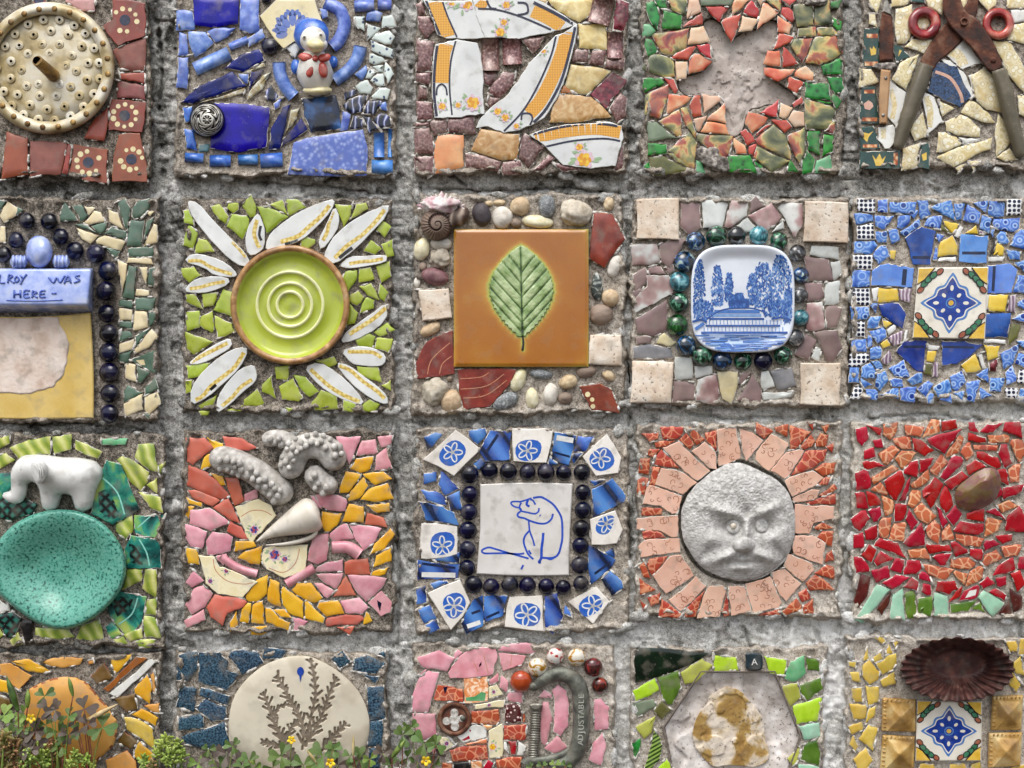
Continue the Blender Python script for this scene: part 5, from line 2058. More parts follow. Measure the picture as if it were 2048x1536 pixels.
def crumbs():
    """broken mortar crust along the panel rims and pale crumbs of grout between the pieces"""
    rng = np.random.RandomState(5)
    mk('crumb', 'noise', 7, [(.35, '9a958a'), (.5, 'c2beb6'), (.66, 'e2e0db')], rough=.9, bump=.6, bsize=4, jit=.1, dirt=.3)
    V2, F2 = ico(2); V1, F1 = ico(1); F2 = np.array(F2)[:, ::-1]; F1 = np.array(F1)[:, ::-1]
    for k, (x0, x1, y0, y1) in BEDS.items():
        P = []; F = []; T = []; n = 0
        for j in range(16):
            f = rng.rand(); side = rng.choice(4, p=[.2, .2, .2, .4])
            x, y = [(x0+4, y0+(y1-y0)*f), (x1-4, y0+(y1-y0)*f), (x0+(x1-x0)*f, y0+4), (x0+(x1-x0)*f, y1-3)][side]
            if x < -15 or x > 2065 or y < -15 or y > 1560: continue
            x += rng.uniform(-6, 6); y += rng.uniform(-6, 6)
            r = rng.uniform(6, 17); el_ = rng.uniform(1, 1.5); ry = r*rng.uniform(.5, .9); v = V2*(1+1.3*(fbm(V2[:, 0]*1.0+j, V2[:, 1]+V2[:, 2]*.7+j*3, .55, 3, j)-.5))[:, None]
            a = (0 if side > 1 else 1.57)+rng.uniform(-.4, .4); X = v[:, 0]*r*el_; Y = v[:, 1]*ry
            q = np.stack([x+X*math.cos(a)-Y*math.sin(a), y+X*math.sin(a)+Y*math.cos(a), rng.uniform(-5, 2)+v[:, 2]*min(r, 9)*.75], 1)
            P.append(q); F.append(F2+n); n += len(q); T.append(np.full(len(q), float(weather(np.array(x), np.array(y)))+rng.uniform(-.15, .05)))
        if P:
            o = mesh('mortar_crust', np.concatenate(P), np.concatenate(F), 'wallm', None, ROOT[k], None, True, np.concatenate(T)); o['kind'] = 'stuff'
        P = []; F = []; n = 0
        sh = [p for kk, p in SH if kk == k]
        for j in range(95 if sh else 0):
            p = sh[rng.randint(len(sh))]; i = rng.randint(len(p)); b = p[(i+1) % len(p)]; a_ = p[i]; f = rng.rand()
            x, y = a_[0]+(b[0]-a_[0])*f, a_[1]+(b[1]-a_[1])*f
            if not (-10 < x < 2060 and -10 < y < 1550): continue
            r = rng.uniform(1.6, 4.6); L = math.dist(a_, b)+1e-6; an = math.atan2(b[1]-a_[1], b[0]-a_[0]); el_ = rng.uniform(1, 3.2)
            v = V1*(1+.7*(rng.rand(len(V1))-.5))[:, None]; X = v[:, 0]*r*el_; Y = v[:, 1]*r*.8
            P.append(np.stack([x+X*math.cos(an)-Y*math.sin(an), y+X*math.sin(an)+Y*math.cos(an), 4.5+v[:, 2]*4], 1)); F.append(F1+n); n += len(v)
        if P: o = mesh('grout_crumb', np.concatenate(P), np.concatenate(F), 'crumb', None, ROOT[k], None, True); o['kind'] = 'stuff'
crumbs()

# ---------------------------------------------------------------- things set into the panels
mk('metal_cream', 'noise', 50, [(.3, '8a784e'), (.42, 'b8a67a'), (.53, 'd6ccb0'), (.68, 'e0dcd0')], rough=.4, metal=.12, bump=.15, dirt=.4, jit=0, detail=6)
mk('brass', 'noise', 20, [(.3, '5a4020'), (.6, '9a7a44'), (.75, 'b79c6a')], rough=.4, metal=.6, jit=0)
two('hole', '040302', '080605', jit=0, dirt=0, rough=1, coat=0, spec=0)  # near-black colour painting in the shade inside openings
mk('silver', 'attr', 1, [(0, '1a1816'), (.45, '55524c'), (1, 'b2b0a8')], rough=.32, metal=.8, jit=0, dirt=.2)
two('d_white', 'e4e0d4', 'efece4', 40, jit=0, dirt=.6); two('d_blue', '2456b4', '3a74d0', 14, jit=0); two('d_red', 'a03428', 'c25446', 12, jit=0, rough=.35); two('d_cream', 'e2d49a', 'ece2b8', 12, jit=0); two('d_eye', '35322c', '5a554c', 5, jit=0)
mk('rust', 'noise', 26, [(.3, '2c1c16'), (.45, '4a2a1e'), (.58, '6b3d28'), (.7, '7d4e36')], rough=.75, bump=.6, bsize=7, jit=.05, detail=7)
mk('steel', 'noise', 20, [(.4, '7c7870'), (.6, 'aaa79e')], rough=.4, metal=.5, bump=.2, jit=0); two('wood_tan', 'a97e54', 'c09a70', 40, rough=.5, jit=0); two('grip', '57503f', '6b6452', 26, rough=.65, bump=.25, bsize=6, jit=0)
mk('redglaze', 'noise', 34, [(.4, '7a1416'), (.52, 'a82c28'), (.62, 'cc6a58'), (.72, 'dca090')], rough=.14, coat=.5, jit=.08, dirt=.2)
mk('blockblue', 'noise', 26, [(.32, '7f94d6'), (.5, 'a6b6e8'), (.66, 'c2cef0')], rough=.16, coat=.5, jit=0, dirt=.3, detail=5); two('inkblue', '3b54ac', '5670c0', 10, jit=0)
two('yellowtile', 'd2b25c', 'e0c47a', 60, jit=0, rough=.22); mk('bare', 'noise', 40, [(.3, 'c4ac9a'), (.46, 'dfcdbf'), (.66, 'e8dbd0')], rough=.9, bump=.5, bsize=7, jit=0, dirt=.6)
two('limeglaze', 'a6b43a', 'b6c248', 60, jit=0, rough=.1); mk('rimbrown', 'noise', 16, [(.35, '8a5e34'), (.55, 'b08450'), (.7, 'cda878')], rough=.3, coat=.3, jit=0); two('limeline', 'dfe29a', 'e8eab4', 20, jit=0)

# metal strainer
x0, y0 = 97, 136
t = empty('strainer', x0, y0, 'round perforated metal strainer with a short spout in its middle', 'strainer')
lathe('rim', x0, y0, [(131, -6), (132, 14), (129, 22), (123, 26), (116, 26), (110, 21), (107, 13)], 'metal_cream', t, 72)
lathe('plate', x0, y0, [(110, 4), (109, 11), (80, 13), (40, 15), (0, 16)], 'metal_cream', t, 64)
nz = None
for a in '35,16 48,16 60,20.5 22.5,19.5 41,25 27,28 55,28 12,27.5 4,37.5 15.5,36.5 34,36 48,36 66,37.5 22.5,43.5 40,43 58,45 9,49.5 17.5,56.5 53,53 61.5,57.5 71,51 80,51 8.5,63.5 70.5,64.5 80.5,64 21.5,69.5 31,68 48,68 57,70 14,76.5 32,77.5 45.5,77.5 64,77 76,76 3,74 9.5,85.5 24,85 38,88.5 52,86 67.5,86.5 19,93 31,96.8 44,97.5 57,94 69,27 76,39 -3,55 -4,68'.split():
    a, b = (float(v)*2.474 for v in a.split(','))
    if nz is None:
        nz = lathe('nozzle', a, b, [(10, 11), (9, 15), (7, 15.8), (5, 15.4), (3.8, 16.6), (2.9, 16.4), (2.6, 14), (0, 14)], ['brass_pale', 'hole'] if 0 else ['metal_cream', 'hole'], t, 18, [0, 0, 0, 0, 0, 1, 1], org=(a, b, 14))
    else:
        o = nz.copy(); COL.objects.link(o); o.parent = t; o.location = Vector(Wp(a, b, 14))-worldloc(t)
rv = None
for k in range(24):
    a = k*math.pi/12+.1; x, y = x0+math.cos(a)*119, y0+math.sin(a)*119
    if rv is None: rv = blob('dimple', x, y, 26, 6, 6, 2.4, 'brass', t, sub=2)
    else:
        o = rv.copy(); COL.objects.link(o); o.parent = t; o.location = Vector(Wp(x, y, 26))-worldloc(t)
tube('spout', [(105, 149, 8), (104, 148, 20), (74, 121, 66)], [15, 12.5, 10.8], 'brass', t, 20, sub=8)
flat('bore_shade', [disc(73.6, 120.6, 8, 16)], 'hole', t, lambda x, y: 69)  # black disc on the closed tip, painted shade for a hollow spout

# duck figurine
od = O_['duck']; u = od[2]
def Q(k, s): return U(O_[k], pp_(s))
def q1(k, x, y): return (O_[k][0]+x*O_[k][2], O_[k][1]+y*O_[k][2])
x, y = q1('duck', 118, 60); t = empty('duck_figurine', x, y, 'small white duck figurine in a blue bonnet and red bow', 'figurine')
def B(name, k, x, y, h, rx, ry, rz, m, par, **kw):
    a, b = q1(k, x, y); s = O_[k][2]; return blob(name, a, b, h, rx*s, ry*s, rz*s, m, par, **kw)
def M_(k, l): s = O_[k][2]; return [(O_[k][0]+x*s, O_[k][1]+y*s, h, r*s) for x, y, h, r in l]
el_ = M_('duck', cap((117, 47, 18), (117, 58, 20), 9.5, 11)+cap((117, 58, 20), (118, 68, 16), 11.5, 10)+[(110, 60, 18, 7), (125, 60, 18, 7), (117, 53, 24, 10)])
meta('body', el_, 'd_white', t)
B('bonnet', 'duck', 114, 28, 24, 14.2, 14, 9.5, 'd_blue', t, lump=.07, sub=4)
B('head', 'duck', 115.5, 31.5, 36, 10.6, 11.2, 8.2, 'd_white', t, sub=4)
B('cheek', 'duck', 121, 36, 34, 6.5, 6, 7, 'd_white', t)
B('beak', 'duck', 117.5, 36, 56, 7.4, 4.9, 5.5, 'd_cream', t, ang=8, lump=.08)
B('beak', 'duck', 118.5, 39.5, 52, 5.2, 3.4, 5, 'd_cream', t)
for ex, ey in ((108.3, 30), (121.6, 28.2)):
    e = B('eye', 'duck', ex, ey, 52, 1.9, 2.2, 1.6, 'd_white', t); B('pupil', 'duck', ex+.2, ey, 55, 1.1, 1.3, .8, 'd_eye', e, sub=2)
for bx, by, rx, ry, an in ((110, 46.5, 6.5, 3.8, 10), (124.5, 46.8, 5.5, 3.6, -12), (113.6, 56, 3.6, 7, 15), (123.5, 56.5, 3.8, 7, -15)): B('bow_loop', 'duck', bx, by, 46, rx, ry, 2.6, 'd_red', t, ang=an, lump=.12)
B('bow_knot', 'duck', 117.4, 47.3, 50, 2.6, 2.8, 2.4, 'd_red', t)
B('wing', 'duck', 101.6, 54, 16, 4, 6.2, 4.4, 'd_blue', t, lump=.1); B('wing', 'duck', 132, 50, 8, 3.6, 5, 4, 'd_blue', t, lump=.1)
B('foot', 'duck', 119, 73, 20, 12, 4.2, 8, 'd_cream', t, lump=.06)
# ornate knob
x, y = q1('duck', 30, 97); rk = 14.4*u
def kn(X, Y):
    r = np.hypot(X-x, Y-y)/rk; th = np.arctan2(Y-y, X-x)
    dome = 34*np.sqrt(np.clip(1-(r*.97)**2, 0, 1))
    return r, th, dome
def kpat(X, Y):
    r, th, d = kn(X, Y)
    p = .5+.5*np.sin(th*7+8*np.sin(r*9)); q = fbm(X, Y, 6, 2, 61)
    f = ss(.35, .7, .55*p+.6*q); ring = ss(.05, .02, np.abs(r-.28))+ss(.05, .02, np.abs(r-.34))+ss(.05, .02, np.abs(r-.88))
    fl_ = (r < .24)*(.5+.5*np.cos(th*8))*ss(0, .1, r)+ss(.1, .05, r)
    return np.clip(np.where(r < .26, fl_, f*((r > .38) & (r < .84)))+ring, 0, 1)
knob = polar('knob', (x, y), disc(x, y, rk, 48), lambda X, Y: kn(X, Y)[2]+3+2.6*kpat(X, Y), 'silver', None, 44, 120, -4, lambda X, Y: kpat(X, Y))
tag(knob, 'round silver knob chased with flowers beside the cobalt tile', 'knob')

# star hollow plaster
mk('plaster', 'noise', 26, [(.3, '9a8f88'), (.5, 'bdb2aa'), (.68, 'cfc6bf')], rough=.9, bump=.5, bsize=9, jit=0, dirt=.35, pit=5)
sc_ = q1('star', 88, 62)
def ph(X, Y):
    h = -12+5*(fbm(X, Y, 40, 3, 63)-.5)+3*ss(.55, .62, fbm(X, Y, 30, 3, 64))
    d = np.hypot(X-sc_[0], Y-sc_[1]+4); return h+5*ss(26, 6, d)*fbm(X, Y, 8, 2, 65)
polar('plaster_cast', sc_, ofs(STAR, -4), ph, 'plaster', ROOT['star'], 40, 220, -34)
mk('oyster', 'noise', 9, [(.3, '3a352e'), (.46, '78706a'), (.6, 'a9a39a'), (.72, 'd2cec6')], rough=.7, bump=.8, bsize=5, jit=0)
x, y = q1('star', 67, 129); o = blob('oyster_shell', x, y, 4, 32, 21, 15, 'oyster', None, ang=35, lump=.5, seed=4, sub=4, lscale=.45); tag(o, 'crusty grey oyster shell below the star hollow', 'shell')
x, y = q1('star', 150, 1); o = blob('barnacle_lump', x, y, 4, 24, 11, 13, 'oyster', None, lump=.4, seed=9, sub=4, lscale=.5); tag(o, 'dark crusty lump above the peach shards at the top edge', 'shell')

# knife, shears, rings
x, y = q1('pliers', 33, 50); t = empty('pocket_knife', x, y, 'upright knife with rusty blade and tan wooden handle', 'knife')
slab('blade', Q('pliers', '28,49 28,25 30,10 38,13 39.5,30 39,49'), 13, ['rust', 'rust'], t, -3, 3, 0)
slab('blade_tip', Q('pliers', '30.2,9.5 32,1 33,-4 34.5,0 38,12.8'), 12.6, ['steel', 'steel'], t, -3, 3, 0)
slab('guard', rough_edge(Q('pliers', '22,54 25,51 41,51 42.5,54 38,56.5 27,56.5'), random.Random(3), 8, 1.2), 16, ['oyster', 'oyster'], t, -3, 3, 0)
slab('handle', Q('pliers', '29,56 37,57 35.5,80 34,100 28,100 27.6,78'), 19, ['wood_tan', 'wood_tan'], t, -3, 3, 0)
for a, b in ((33, 63), (31, 93)): B('rivet', 'pliers', a, b, 19, 1.5, 1.5, 1, 'steel', t, sub=2)
x, y = q1('pliers', 96, 17); t = empty('garden_shears', x, y, 'rusty garden shears with two spread grey handles', 'shears')
a1 = slab('jaw', smooth_poly(Q('pliers', '102,-12 108,-6 107,14 96,32 85,43 75,50 72,57 66,56 60,51 64,43 72,30 82,18 97,8'), 1), 11, ['rust', 'rust'], t, -3, 3, 0)
tube('handle', [q1('pliers', 66, 52)+(12,), q1('pliers', 61, 66)+(13,), q1('pliers', 54, 85)+(13,), q1('pliers', 47, 105)+(12,), q1('pliers', 43.5, 117)+(11,), q1('pliers', 42.5, 120)+(10,)], [14.5, 16.5, 16, 13.5, 11, 5], 'grip', t, 14)
a2 = slab('jaw', smooth_poly(Q('pliers', '82,-14 79,-2 79,10 84,20 92,29 104,40 112,53 119,59 128,54 124,42 115,26 106,14 97,10 93,-2 92,-14'), 1), 19, ['rust', 'rust'], t, 8, 3, 0)
tube('handle', [q1('pliers', 124, 56)+(16,), q1('pliers', 129, 72)+(15,), q1('pliers', 133, 90)+(14,), q1('pliers', 139, 112)+(13,), q1('pliers', 142, 124)+(12,), q1('pliers', 143, 127)+(11,)], [14.5, 16.5, 16, 14, 12, 5], 'grip', t, 14)
xx, yy = q1('pliers', 96.5, 17.5); rb = lathe('pivot', xx, yy, [(9, 16), (8.5, 22), (6, 22.5), (5, 18), (0, 17)], ['rust', 'hole'], t, 20, [0, 0, 0, 1])
B('rivet', 'pliers', 120, 48.5, 19, 2.6, 2.6, 1.2, 'rust', t, sub=2)
for (a, b, Ro, Ri), lb in zip(((64.2, 18.6, 13.4, 5.2), (124, 19.2, 13, 6)), ('glossy red ceramic ring with a cream shard in its hole', 'glossy red ceramic ring with bare mortar in its hole')):
    x, y = q1('pliers', a, b); s = 2.474; r = (Ro-Ri)/2*s; Rm = (Ro+Ri)/2*s
    o = lathe('ceramic_ring', x, y, [(Rm+r*math.cos(w), 9+r*math.sin(w)) for w in [-.9+i*(math.pi+1.8)/16 for i in range(17)]], 'redglaze', None, 48); tag(o, lb, 'ring', 'red ceramic rings')

# blue block with raised writing
k = 'wallblock'; x, y = q1(k, 20, 64); t = empty('ceramic_block', x, y, 'pale blue glazed ceramic block with handwritten raised lettering', 'ceramic block')
def C3(a, b, h): return q1(k, a, b)+(h,)
P = [C3(-26, 50, -4), C3(60.5, 50, -4), C3(60, 79, -4), C3(-26, 79, -4), C3(-26, 50.5, 44), C3(58.5, 50.5, 44), C3(56, 73.5, 52), C3(-26, 73.5, 52)]
o = mesh('block', P, [(0, 1, 2, 3), (7, 6, 5, 4), (0, 4, 5, 1), (1, 5, 6, 2), (2, 6, 7, 3), (3, 7, 4, 0)], 'blockblue', None, t, None, True)
bv = o.modifiers.new('round', 'BEVEL'); bv.width = .0022; bv.segments = 4; bv.limit_method = 'NONE'
blob('knob_dome', *q1(k, 25, 39.5), 22, 27, 33, 28, 'blockblue', t, sub=4, lump=.05)
for cx in (12, 39):
    lump = blob('side_lump', *q1(k, cx, 46), 22, 18, 14, 24, 'blockblue', t, sub=4, lump=.05)
    for j in range(4): blob('rib', *q1(k, cx-3.6+j*2.4, 45.6), 34, 4.2, 13, 14, 'blockblue', lump, sub=3)
def fz(a, b): f = (b-50.5)/23; return 44+8*f
LT = {'L': '0,54 -.3,59 3,59.5', 'R': '5,59.5 5.6,54.3 8,55.2 6,57 9,59.6', 'O': '10.6,55 9.4,57 10.3,59 12,57.3 10.6,55', 'Y': '13,54.4 14.6,57|17,53.8 14.6,57 13,60.5',
      'W': '31,55.8 34.2,59.4 36.2,56 38.4,59.2 41.5,54.6', 'A': '41,60 43.6,55 45.4,59.6|42,58.2 45,57.8', 'S': '51,54.6 48.2,55.6 51,57.8 47.2,59.4',
      'H': '9,64 9,69|13,64 13,69|9,66.5 13,66.5', 'E': '19,64.4 15.6,64.5 15.6,68.6 19,68.6|15.6,66.5 18,66.5', 'R.': '20.6,69 21,64.6 23.6,65.8 21,66.8 24,69', 'E.': '29,64.5 26,64.8 25.7,68.6 29,68.4|26,66.6 28.5,66.5', '-': '33,66.2 36,66.2', '_': '4,70.6 22,71 40,70.4'}
for ch, s in LT.items():
    for st in s.split('|'):
        tube('letter_stroke', [q1(k, *p)+(fz(*p)+.3,) for p in pp_(st)], 2.0 if ch != '_' else 1.3, 'inkblue', t, 6, sub=4)
x, y = q1(k, 20, 112)
o = slab('square_tile', rough_edge(Q(k, '-26,79.5 58,78.5 60,146 -26,146'), random.Random(2), 40, .4), 11, ['yellowtile', 'bisque'], None, -4, 2.5, 0, edge_p=0)
tag(o, 'square yellow tile with its glaze broken away to a pinkish patch', 'tile')
bp_ = rough_edge(Q(k, '-24,81 38,81.5 38,86 42,92 44,98 43,110 41,118 36,123 35,126 28,128 20,130.5 -24,130'), random.Random(5), 9, 1.6)
polar('bare_patch', q1(k, 10, 105), bp_, lambda X, Y: 11.3+.9*(fbm(X, Y, 14, 3, 71)-.3), 'bare', o, 22, 140, 9)

# lime saucer
x, y = q1('lime', 78.5, 75)
pr = [(112, -2), (118, 8), (119.5, 18), (117, 23), (112, 24), (107, 20), (102, 13), (96, 9)]; mi = [1, 1, 1, 1, 1, 0, 0]
for r in (66, 43.5, 26): pr += [(r+3, 7.6), (r+1.2, 9.6), (r-1.2, 9.6), (r-3, 7.4)]; mi += [0, 2, 2, 2]
pr += [(12, 7.2), (0, 8)]; mi += [0, 0]
o = lathe('saucer', x, y, pr, ['limeglaze', 'rimbrown', 'limeline'], None, 96, mi); tag(o, 'round lime green saucer with brown rim and ringed centre', 'saucer')

# sea snail shell
k = 'leaf'; x, y = q1(k, 24, 18); t = empty('sea_snail_shell', x, y, 'spiral sea snail shell with a spiny white and pink back', 'shell')
mk('snail', 'wave', 26, [(.2, '4a3a32'), (.5, '6f5a4e'), (.75, '8a7466'), (.95, 'a89a8c')], distort=5, rough=.5, bump=.4, jit=0); mk('snailwhite', 'noise', 14, [(.35, 'b98f98'), (.5, 'dccfcc'), (.65, 'efeae6')], rough=.7, bump=.7, bsize=6, jit=0)
sx_, sy_ = q1(k, 21.5, 23)
def spir(X, Y):
    r = np.hypot(X-sx_, Y-sy_)+.5; th = np.arctan2(Y-sy_, X-sx_); ph = (np.log(r/2.6)/.19-th)/(2*np.pi); return r, np.abs((ph % 1)-.5)*2
def snail_h(X, Y):
    r, p = spir(X, Y); return 4+34*np.sqrt(np.clip(1-(r/36)**2, 0, 1))-4.5*ss(.62, 1, p)*ss(2, 8, r)+1.4*np.sin(np.arctan2(Y-sy_, X-sx_)*26)*ss(9, 20, r)
mk('snailface', 'attr', 1, [(0, '7d6a5c'), (.4, '665248'), (.75, '4c3830'), (1, '2e221e')], rough=.5, bump=.3, bsize=6, jit=0, dirt=.4)
polar('spiral_face', (sx_, sy_), disc(sx_, sy_, 33, 40), snail_h, 'snailface', t, 50, 130, -4, lambda X, Y: np.clip(ss(.55, 1, spir(X, Y)[1])*.9+.35*(fbm(X, Y, 9, 3, 77)-.3), 0, 1))
sp = []; rd_ = []
for i in range(60):
    a = i/59*2.6*2*math.pi; ro = 2.5*math.exp(.152*a); 
    cx, cy = q1(k, 20.5, 24); sp.append((cx+math.cos(a-1.2)*ro, cy+math.sin(a-1.2)*ro*.92, 36-ro*.62)); rd_.append(1.6+ro*.44)
B('body_whorl', k, 33, 18, 6, 10, 7, 7, 'snail', t, ang=-20, lump=.2)
B('spiny_back', k, 24, 10, 16, 13.5, 5.6, 7, 'snailwhite', t, lump=.3, sub=4, lscale=.5)
rg_ = random.Random(8)
for i in range(15):
    a = -math.pi*(.02+.96*i/14); cx, cy = q1(k, 24+math.cos(a)*13.5, 13+math.sin(a)*7.5); L_ = rg_.uniform(6, 11)
    tube('spine', [(cx, cy, 14), (cx+math.cos(a)*L_*.6, cy+math.sin(a)*L_*.6, 17), (cx+math.cos(a)*L_, cy+math.sin(a)*L_, 19)], [4.5, 2.6, .4], 'snailwhite', t, 7, sub=2)
tube('spine', [q1(k, 24, 7)+(12,), q1(k, 24.3, 4)+(14,), q1(k, 24.6, .8)+(15,)], [9, 6, 1], 'snailwhite', t, 8, sub=3)

# leaf tile
mk('leafglaze', 'attr', 1, [(0, '9c5a16'), (.25, 'a9691e'), (.5, 'bd8a34'), (.75, 'b6b654'), (1, '8c9c3a')], rough=.13, coat=.4, jit=0, dirt=.15)
mk('leafgreen', 'attr', 1, [(0, '1e2c10'), (.3, '4a6630'), (.6, '84a062'), (1, 'b8c896')], rough=.22, coat=.3, jit=0, dirt=.12)
lx0, ly0 = q1(k, 32.6, 26.2); lx1, ly1 = q1(k, 122.6, 118.2); lcx = (lx0+lx1)/2
def leafw(tt): return 20.4*np.sin(np.pi*np.clip(tt, 0, 1)**.93)**.86
NL = 46; lf = []
for i in range(NL+1):
    tt = i/NL; yy = 37+61*tt; lf.append((78+leafw(tt)+(.9 if i % 2 else -.3)+.3*math.sin(i*1.7), yy+(.7 if i % 2 else 0)))
for i in range(NL, -1, -1):
    tt = i/NL; yy = 37+61*tt; lf.append((77.4-leafw(tt)-(.9 if i % 2 else -.3)-.3*math.sin(i*2.1), yy+(.7 if i % 2 else 0)))
LEAF = U(O_[k], lf); LEAFC = q1(k, 78, 70)
def tile_h(X, Y):
    e = np.minimum(np.minimum(X-lx0, lx1-X), np.minimum(Y-ly0, ly1-Y)); return 13+3*ss(0, 7, e)
def tile_at(X, Y):
    d = linedist(X, Y, LEAF+[LEAF[0]]); e = np.minimum(np.minimum(X-lx0, lx1-X), np.minimum(Y-ly0, ly1-Y))
    stem = linedist(X, Y, [q1(k, 78.5, 98), q1(k, 79, 107)])
    d = np.minimum(d, stem)
    return np.clip(np.exp(-(d/5)**1.0)*.8+.42*np.exp(-e/4)+.5*(fbm(X, Y, 70, 4, 81)-.45)+.16, 0, 1)
t = gridpatch('leaf_tile', lx0, lx1, ly0, ly1, 2.2, tile_h, 'leafglaze', None, -4, tile_at); tag(t, 'square glossy orange tile with a green leaf pressed into it', 'tile')
veins = [[(77.2, 38), (77.6, 60), (78, 80), (78.6, 98)]]
for yy in (52, 60, 68.5, 77, 85.5, 92):
    for s_ in (-1, 1):
        L_ = min(24, (yy-34)*.62) if yy < 70 else 24
        veins.append([(78, yy+3), (78+s_*L_*.5, yy-L_*.42), (78+s_*L_, yy-L_*.98)])
veins = [U(O_[k], v) for v in veins]
def vd(X, Y):
    d = None
    for i, v in enumerate(veins):
        e = linedist(X, Y, v)/(1.9 if i == 0 else 1.25); d = e if d is None else np.minimum(d, e)
    return d
def leaf_h(X, Y):
    d = vd(X, Y); r = np.abs(np.sin((Y+np.abs(X-LEAFC[0])*.8)*.42+3*vnoise(X, Y, 18, 5)))
    return 17.3+1.1*ss(.2, 3, d)+.5*r*ss(1, 4, d)*vnoise(X, Y, 20, 86)+2.2*(fbm(X, Y, 11, 3, 83)-.45)
def leaf_at(X, Y):
    d = vd(X, Y); r = np.abs(np.sin((Y+np.abs(X-LEAFC[0])*.8)*.42+3*vnoise(X, Y, 18, 5))); return np.clip(.05+.62*ss(.25, 1.5, d)+.16*r*ss(1, 3, d)+.9*(fbm(X, Y, 16, 3, 83)-.47), 0, 1)
polar('leaf_relief', LEAFC, LEAF, leaf_h, 'leafgreen', t, 46, 200, 9, leaf_at)
tube('leaf_stem', [q1(k, 78.5, 97)+(15,), q1(k, 79, 102)+(16,), q1(k, 78.4, 107)+(16,)], [2, 2.2, 2.6], 'bk', t, 7)

# blue and white saucer
k = 'saucer'; pcx, pcy = q1(k, 80.4, 74.2); pa, pb = 35.4*2.93, 36.8*2.93
two('porcelain', 'd3dbe8', 'e4eaf2', 90, jit=0, dirt=.1, rough=.08); two('delft', '1c4488', '2c5aa6', 10, jit=0, dirt=.05, rough=.12); two('delftpale', '6f94c8', '86a8d6', 10, jit=0, dirt=.05, rough=.12); two('delftmid', '3f6cb4', '4f7cc0', 10, jit=0, dirt=.05, rough=.12); two('delftwash', 'b4c8e4', 'a6bcdc', 30, jit=0, dirt=.05, rough=.12)
se = lambda X, Y: (np.abs((X-pcx)/pa)**3.6+np.abs((Y-pcy)/pb)**3.6)**(1/3.6)
ol_ = []
for i in range(96):
    a = 2*math.pi*i/96; c_, s_ = math.cos(a), math.sin(a); r = (abs(c_/pa)**3.6+abs(s_/pb)**3.6)**(-1/3.6); ol_.append((pcx+c_*r, pcy+s_*r))
zpl = lambda X, Y: 16+11*ss(.72, 1, se(X, Y))
t = polar('picture_saucer', (pcx, pcy), ol_, lambda X, Y: zpl(X, Y)-3*ss(.97, 1, se(X, Y)), 'porcelain', None, 34, 160, -3, pw=.8); tag(t, 'rounded square blue and white saucer painted with trees and a fountain', 'saucer')
rg_ = random.Random(4)
def leaves(name, spec, mats, n, parent=t):
    P = []; F = []; mi = []; e = .25
    for cx, y0_, y1_, w in spec:
        for j in range(int(n*w*(y1_-y0_)/400)):
            f = rg_.random(); yy = y0_+(y1_-y0_)*f; ww = w*(.25+.75*math.sin(math.pi*min(1, f*.62+.08)))
            xx = cx+rg_.uniform(-1, 1)*ww*.5; a, b = q1(k, xx, yy)
            q = disc(a, b, rg_.uniform(2.2, 4.6), 6, rg_.uniform(1, 2), rg_.uniform(-2.4, -.7)); q = q[::-1] if area(q) > 0 else q
            if max(float(se(np.array(v[0]), np.array(v[1]))) for v in q) > .965: continue
            bidx = len(P); P.extend((u_, v_, float(zpl(np.array(u_), np.array(v_)))+e) for u_, v_ in q); F.append(tuple(range(bidx, bidx+len(q)))); mi.append(rg_.choice((0, 0, 1, 1, 2))); e += .0012
    o = mesh(name, P, F, mats, mi, parent); o['kind'] = 'stuff'; return o
leaves('painted_tree', [(50, 46, 84, 9)], ['delft', 'delftmid', 'delftpale'], 420); leaves('painted_tree', [(63, 52, 79, 8)], ['delft', 'delftmid', 'delftpale'], 480); leaves('painted_tree', [(71, 57, 76, 6)], ['delft', 'delftmid', 'delftpale'], 760)
leaves('painted_tree', [(94, 50, 80, 15), (87, 57, 78, 8)], ['delftmid', 'delft', 'delftpale'], 330); leaves('painted_tree', [(107, 45, 86, 17)], ['delftmid', 'delftpale', 'delft'], 280)
leaves('painted_bush', [(53, 76, 88, 16), (104, 76, 86, 20), (112, 68, 90, 8)], ['delftmid', 'delft', 'delftpale'], 500)
leaves('painted_statue', [(74, 72, 80, 6), (78, 71, 80, 8), (82, 75, 80, 5)], ['delft', 'delft', 'delftmid'], 2600)
ctr = [0]
def rib(name, pts, w, m):
    ctr[0] += 1; e = .5+ctr[0]*.012
    flat(name, ribbon(U(O_[k], pts), w*2.93), m, t, lambda X, Y: float(zpl(np.array(X), np.array(Y)))+e)
flat('painted_water', [q_ for q_ in (U(O_[k], [(a, b), (a+3, b), (a+3, b+1.5), (a, b+1.5)]) for a in range(46, 114, 3) for b in (98, 99.5, 101, 102.5, 104, 105.5, 107, 108.5)) if max(float(se(np.array(v[0]), np.array(v[1]))) for v in q_) < .95], 'delftwash', t, lambda X, Y: float(zpl(np.array(X), np.array(Y)))+.35)
rib('painted_basin', [(61, 83), (92, 83)], 2.4, 'delftmid'); rib('painted_basin', [(60, 85.6), (93, 85.6)], 2, 'delftpale'); rib('painted_basin', [(58, 88), (95, 88)], 1.4, 'delft')
rib('painted_step', [(55, 92.6), (106, 92.6)], 1.2, 'delft'); rib('painted_step', [(52, 97.4), (111, 97.4)], 1.6, 'delft'); rib('painted_path', [(56, 88), (66, 82), (78, 80.6), (90, 81.4), (104, 88)], .9, 'delft')
for j in range(46):
    xx = 54+j*1.22; y0_ = 88.8 if j % 2 else 93.4; rib('painted_fall', [(xx, y0_), (xx+.1, y0_+3)], .5, rg_.choice(['delftmid', 'delftpale']))
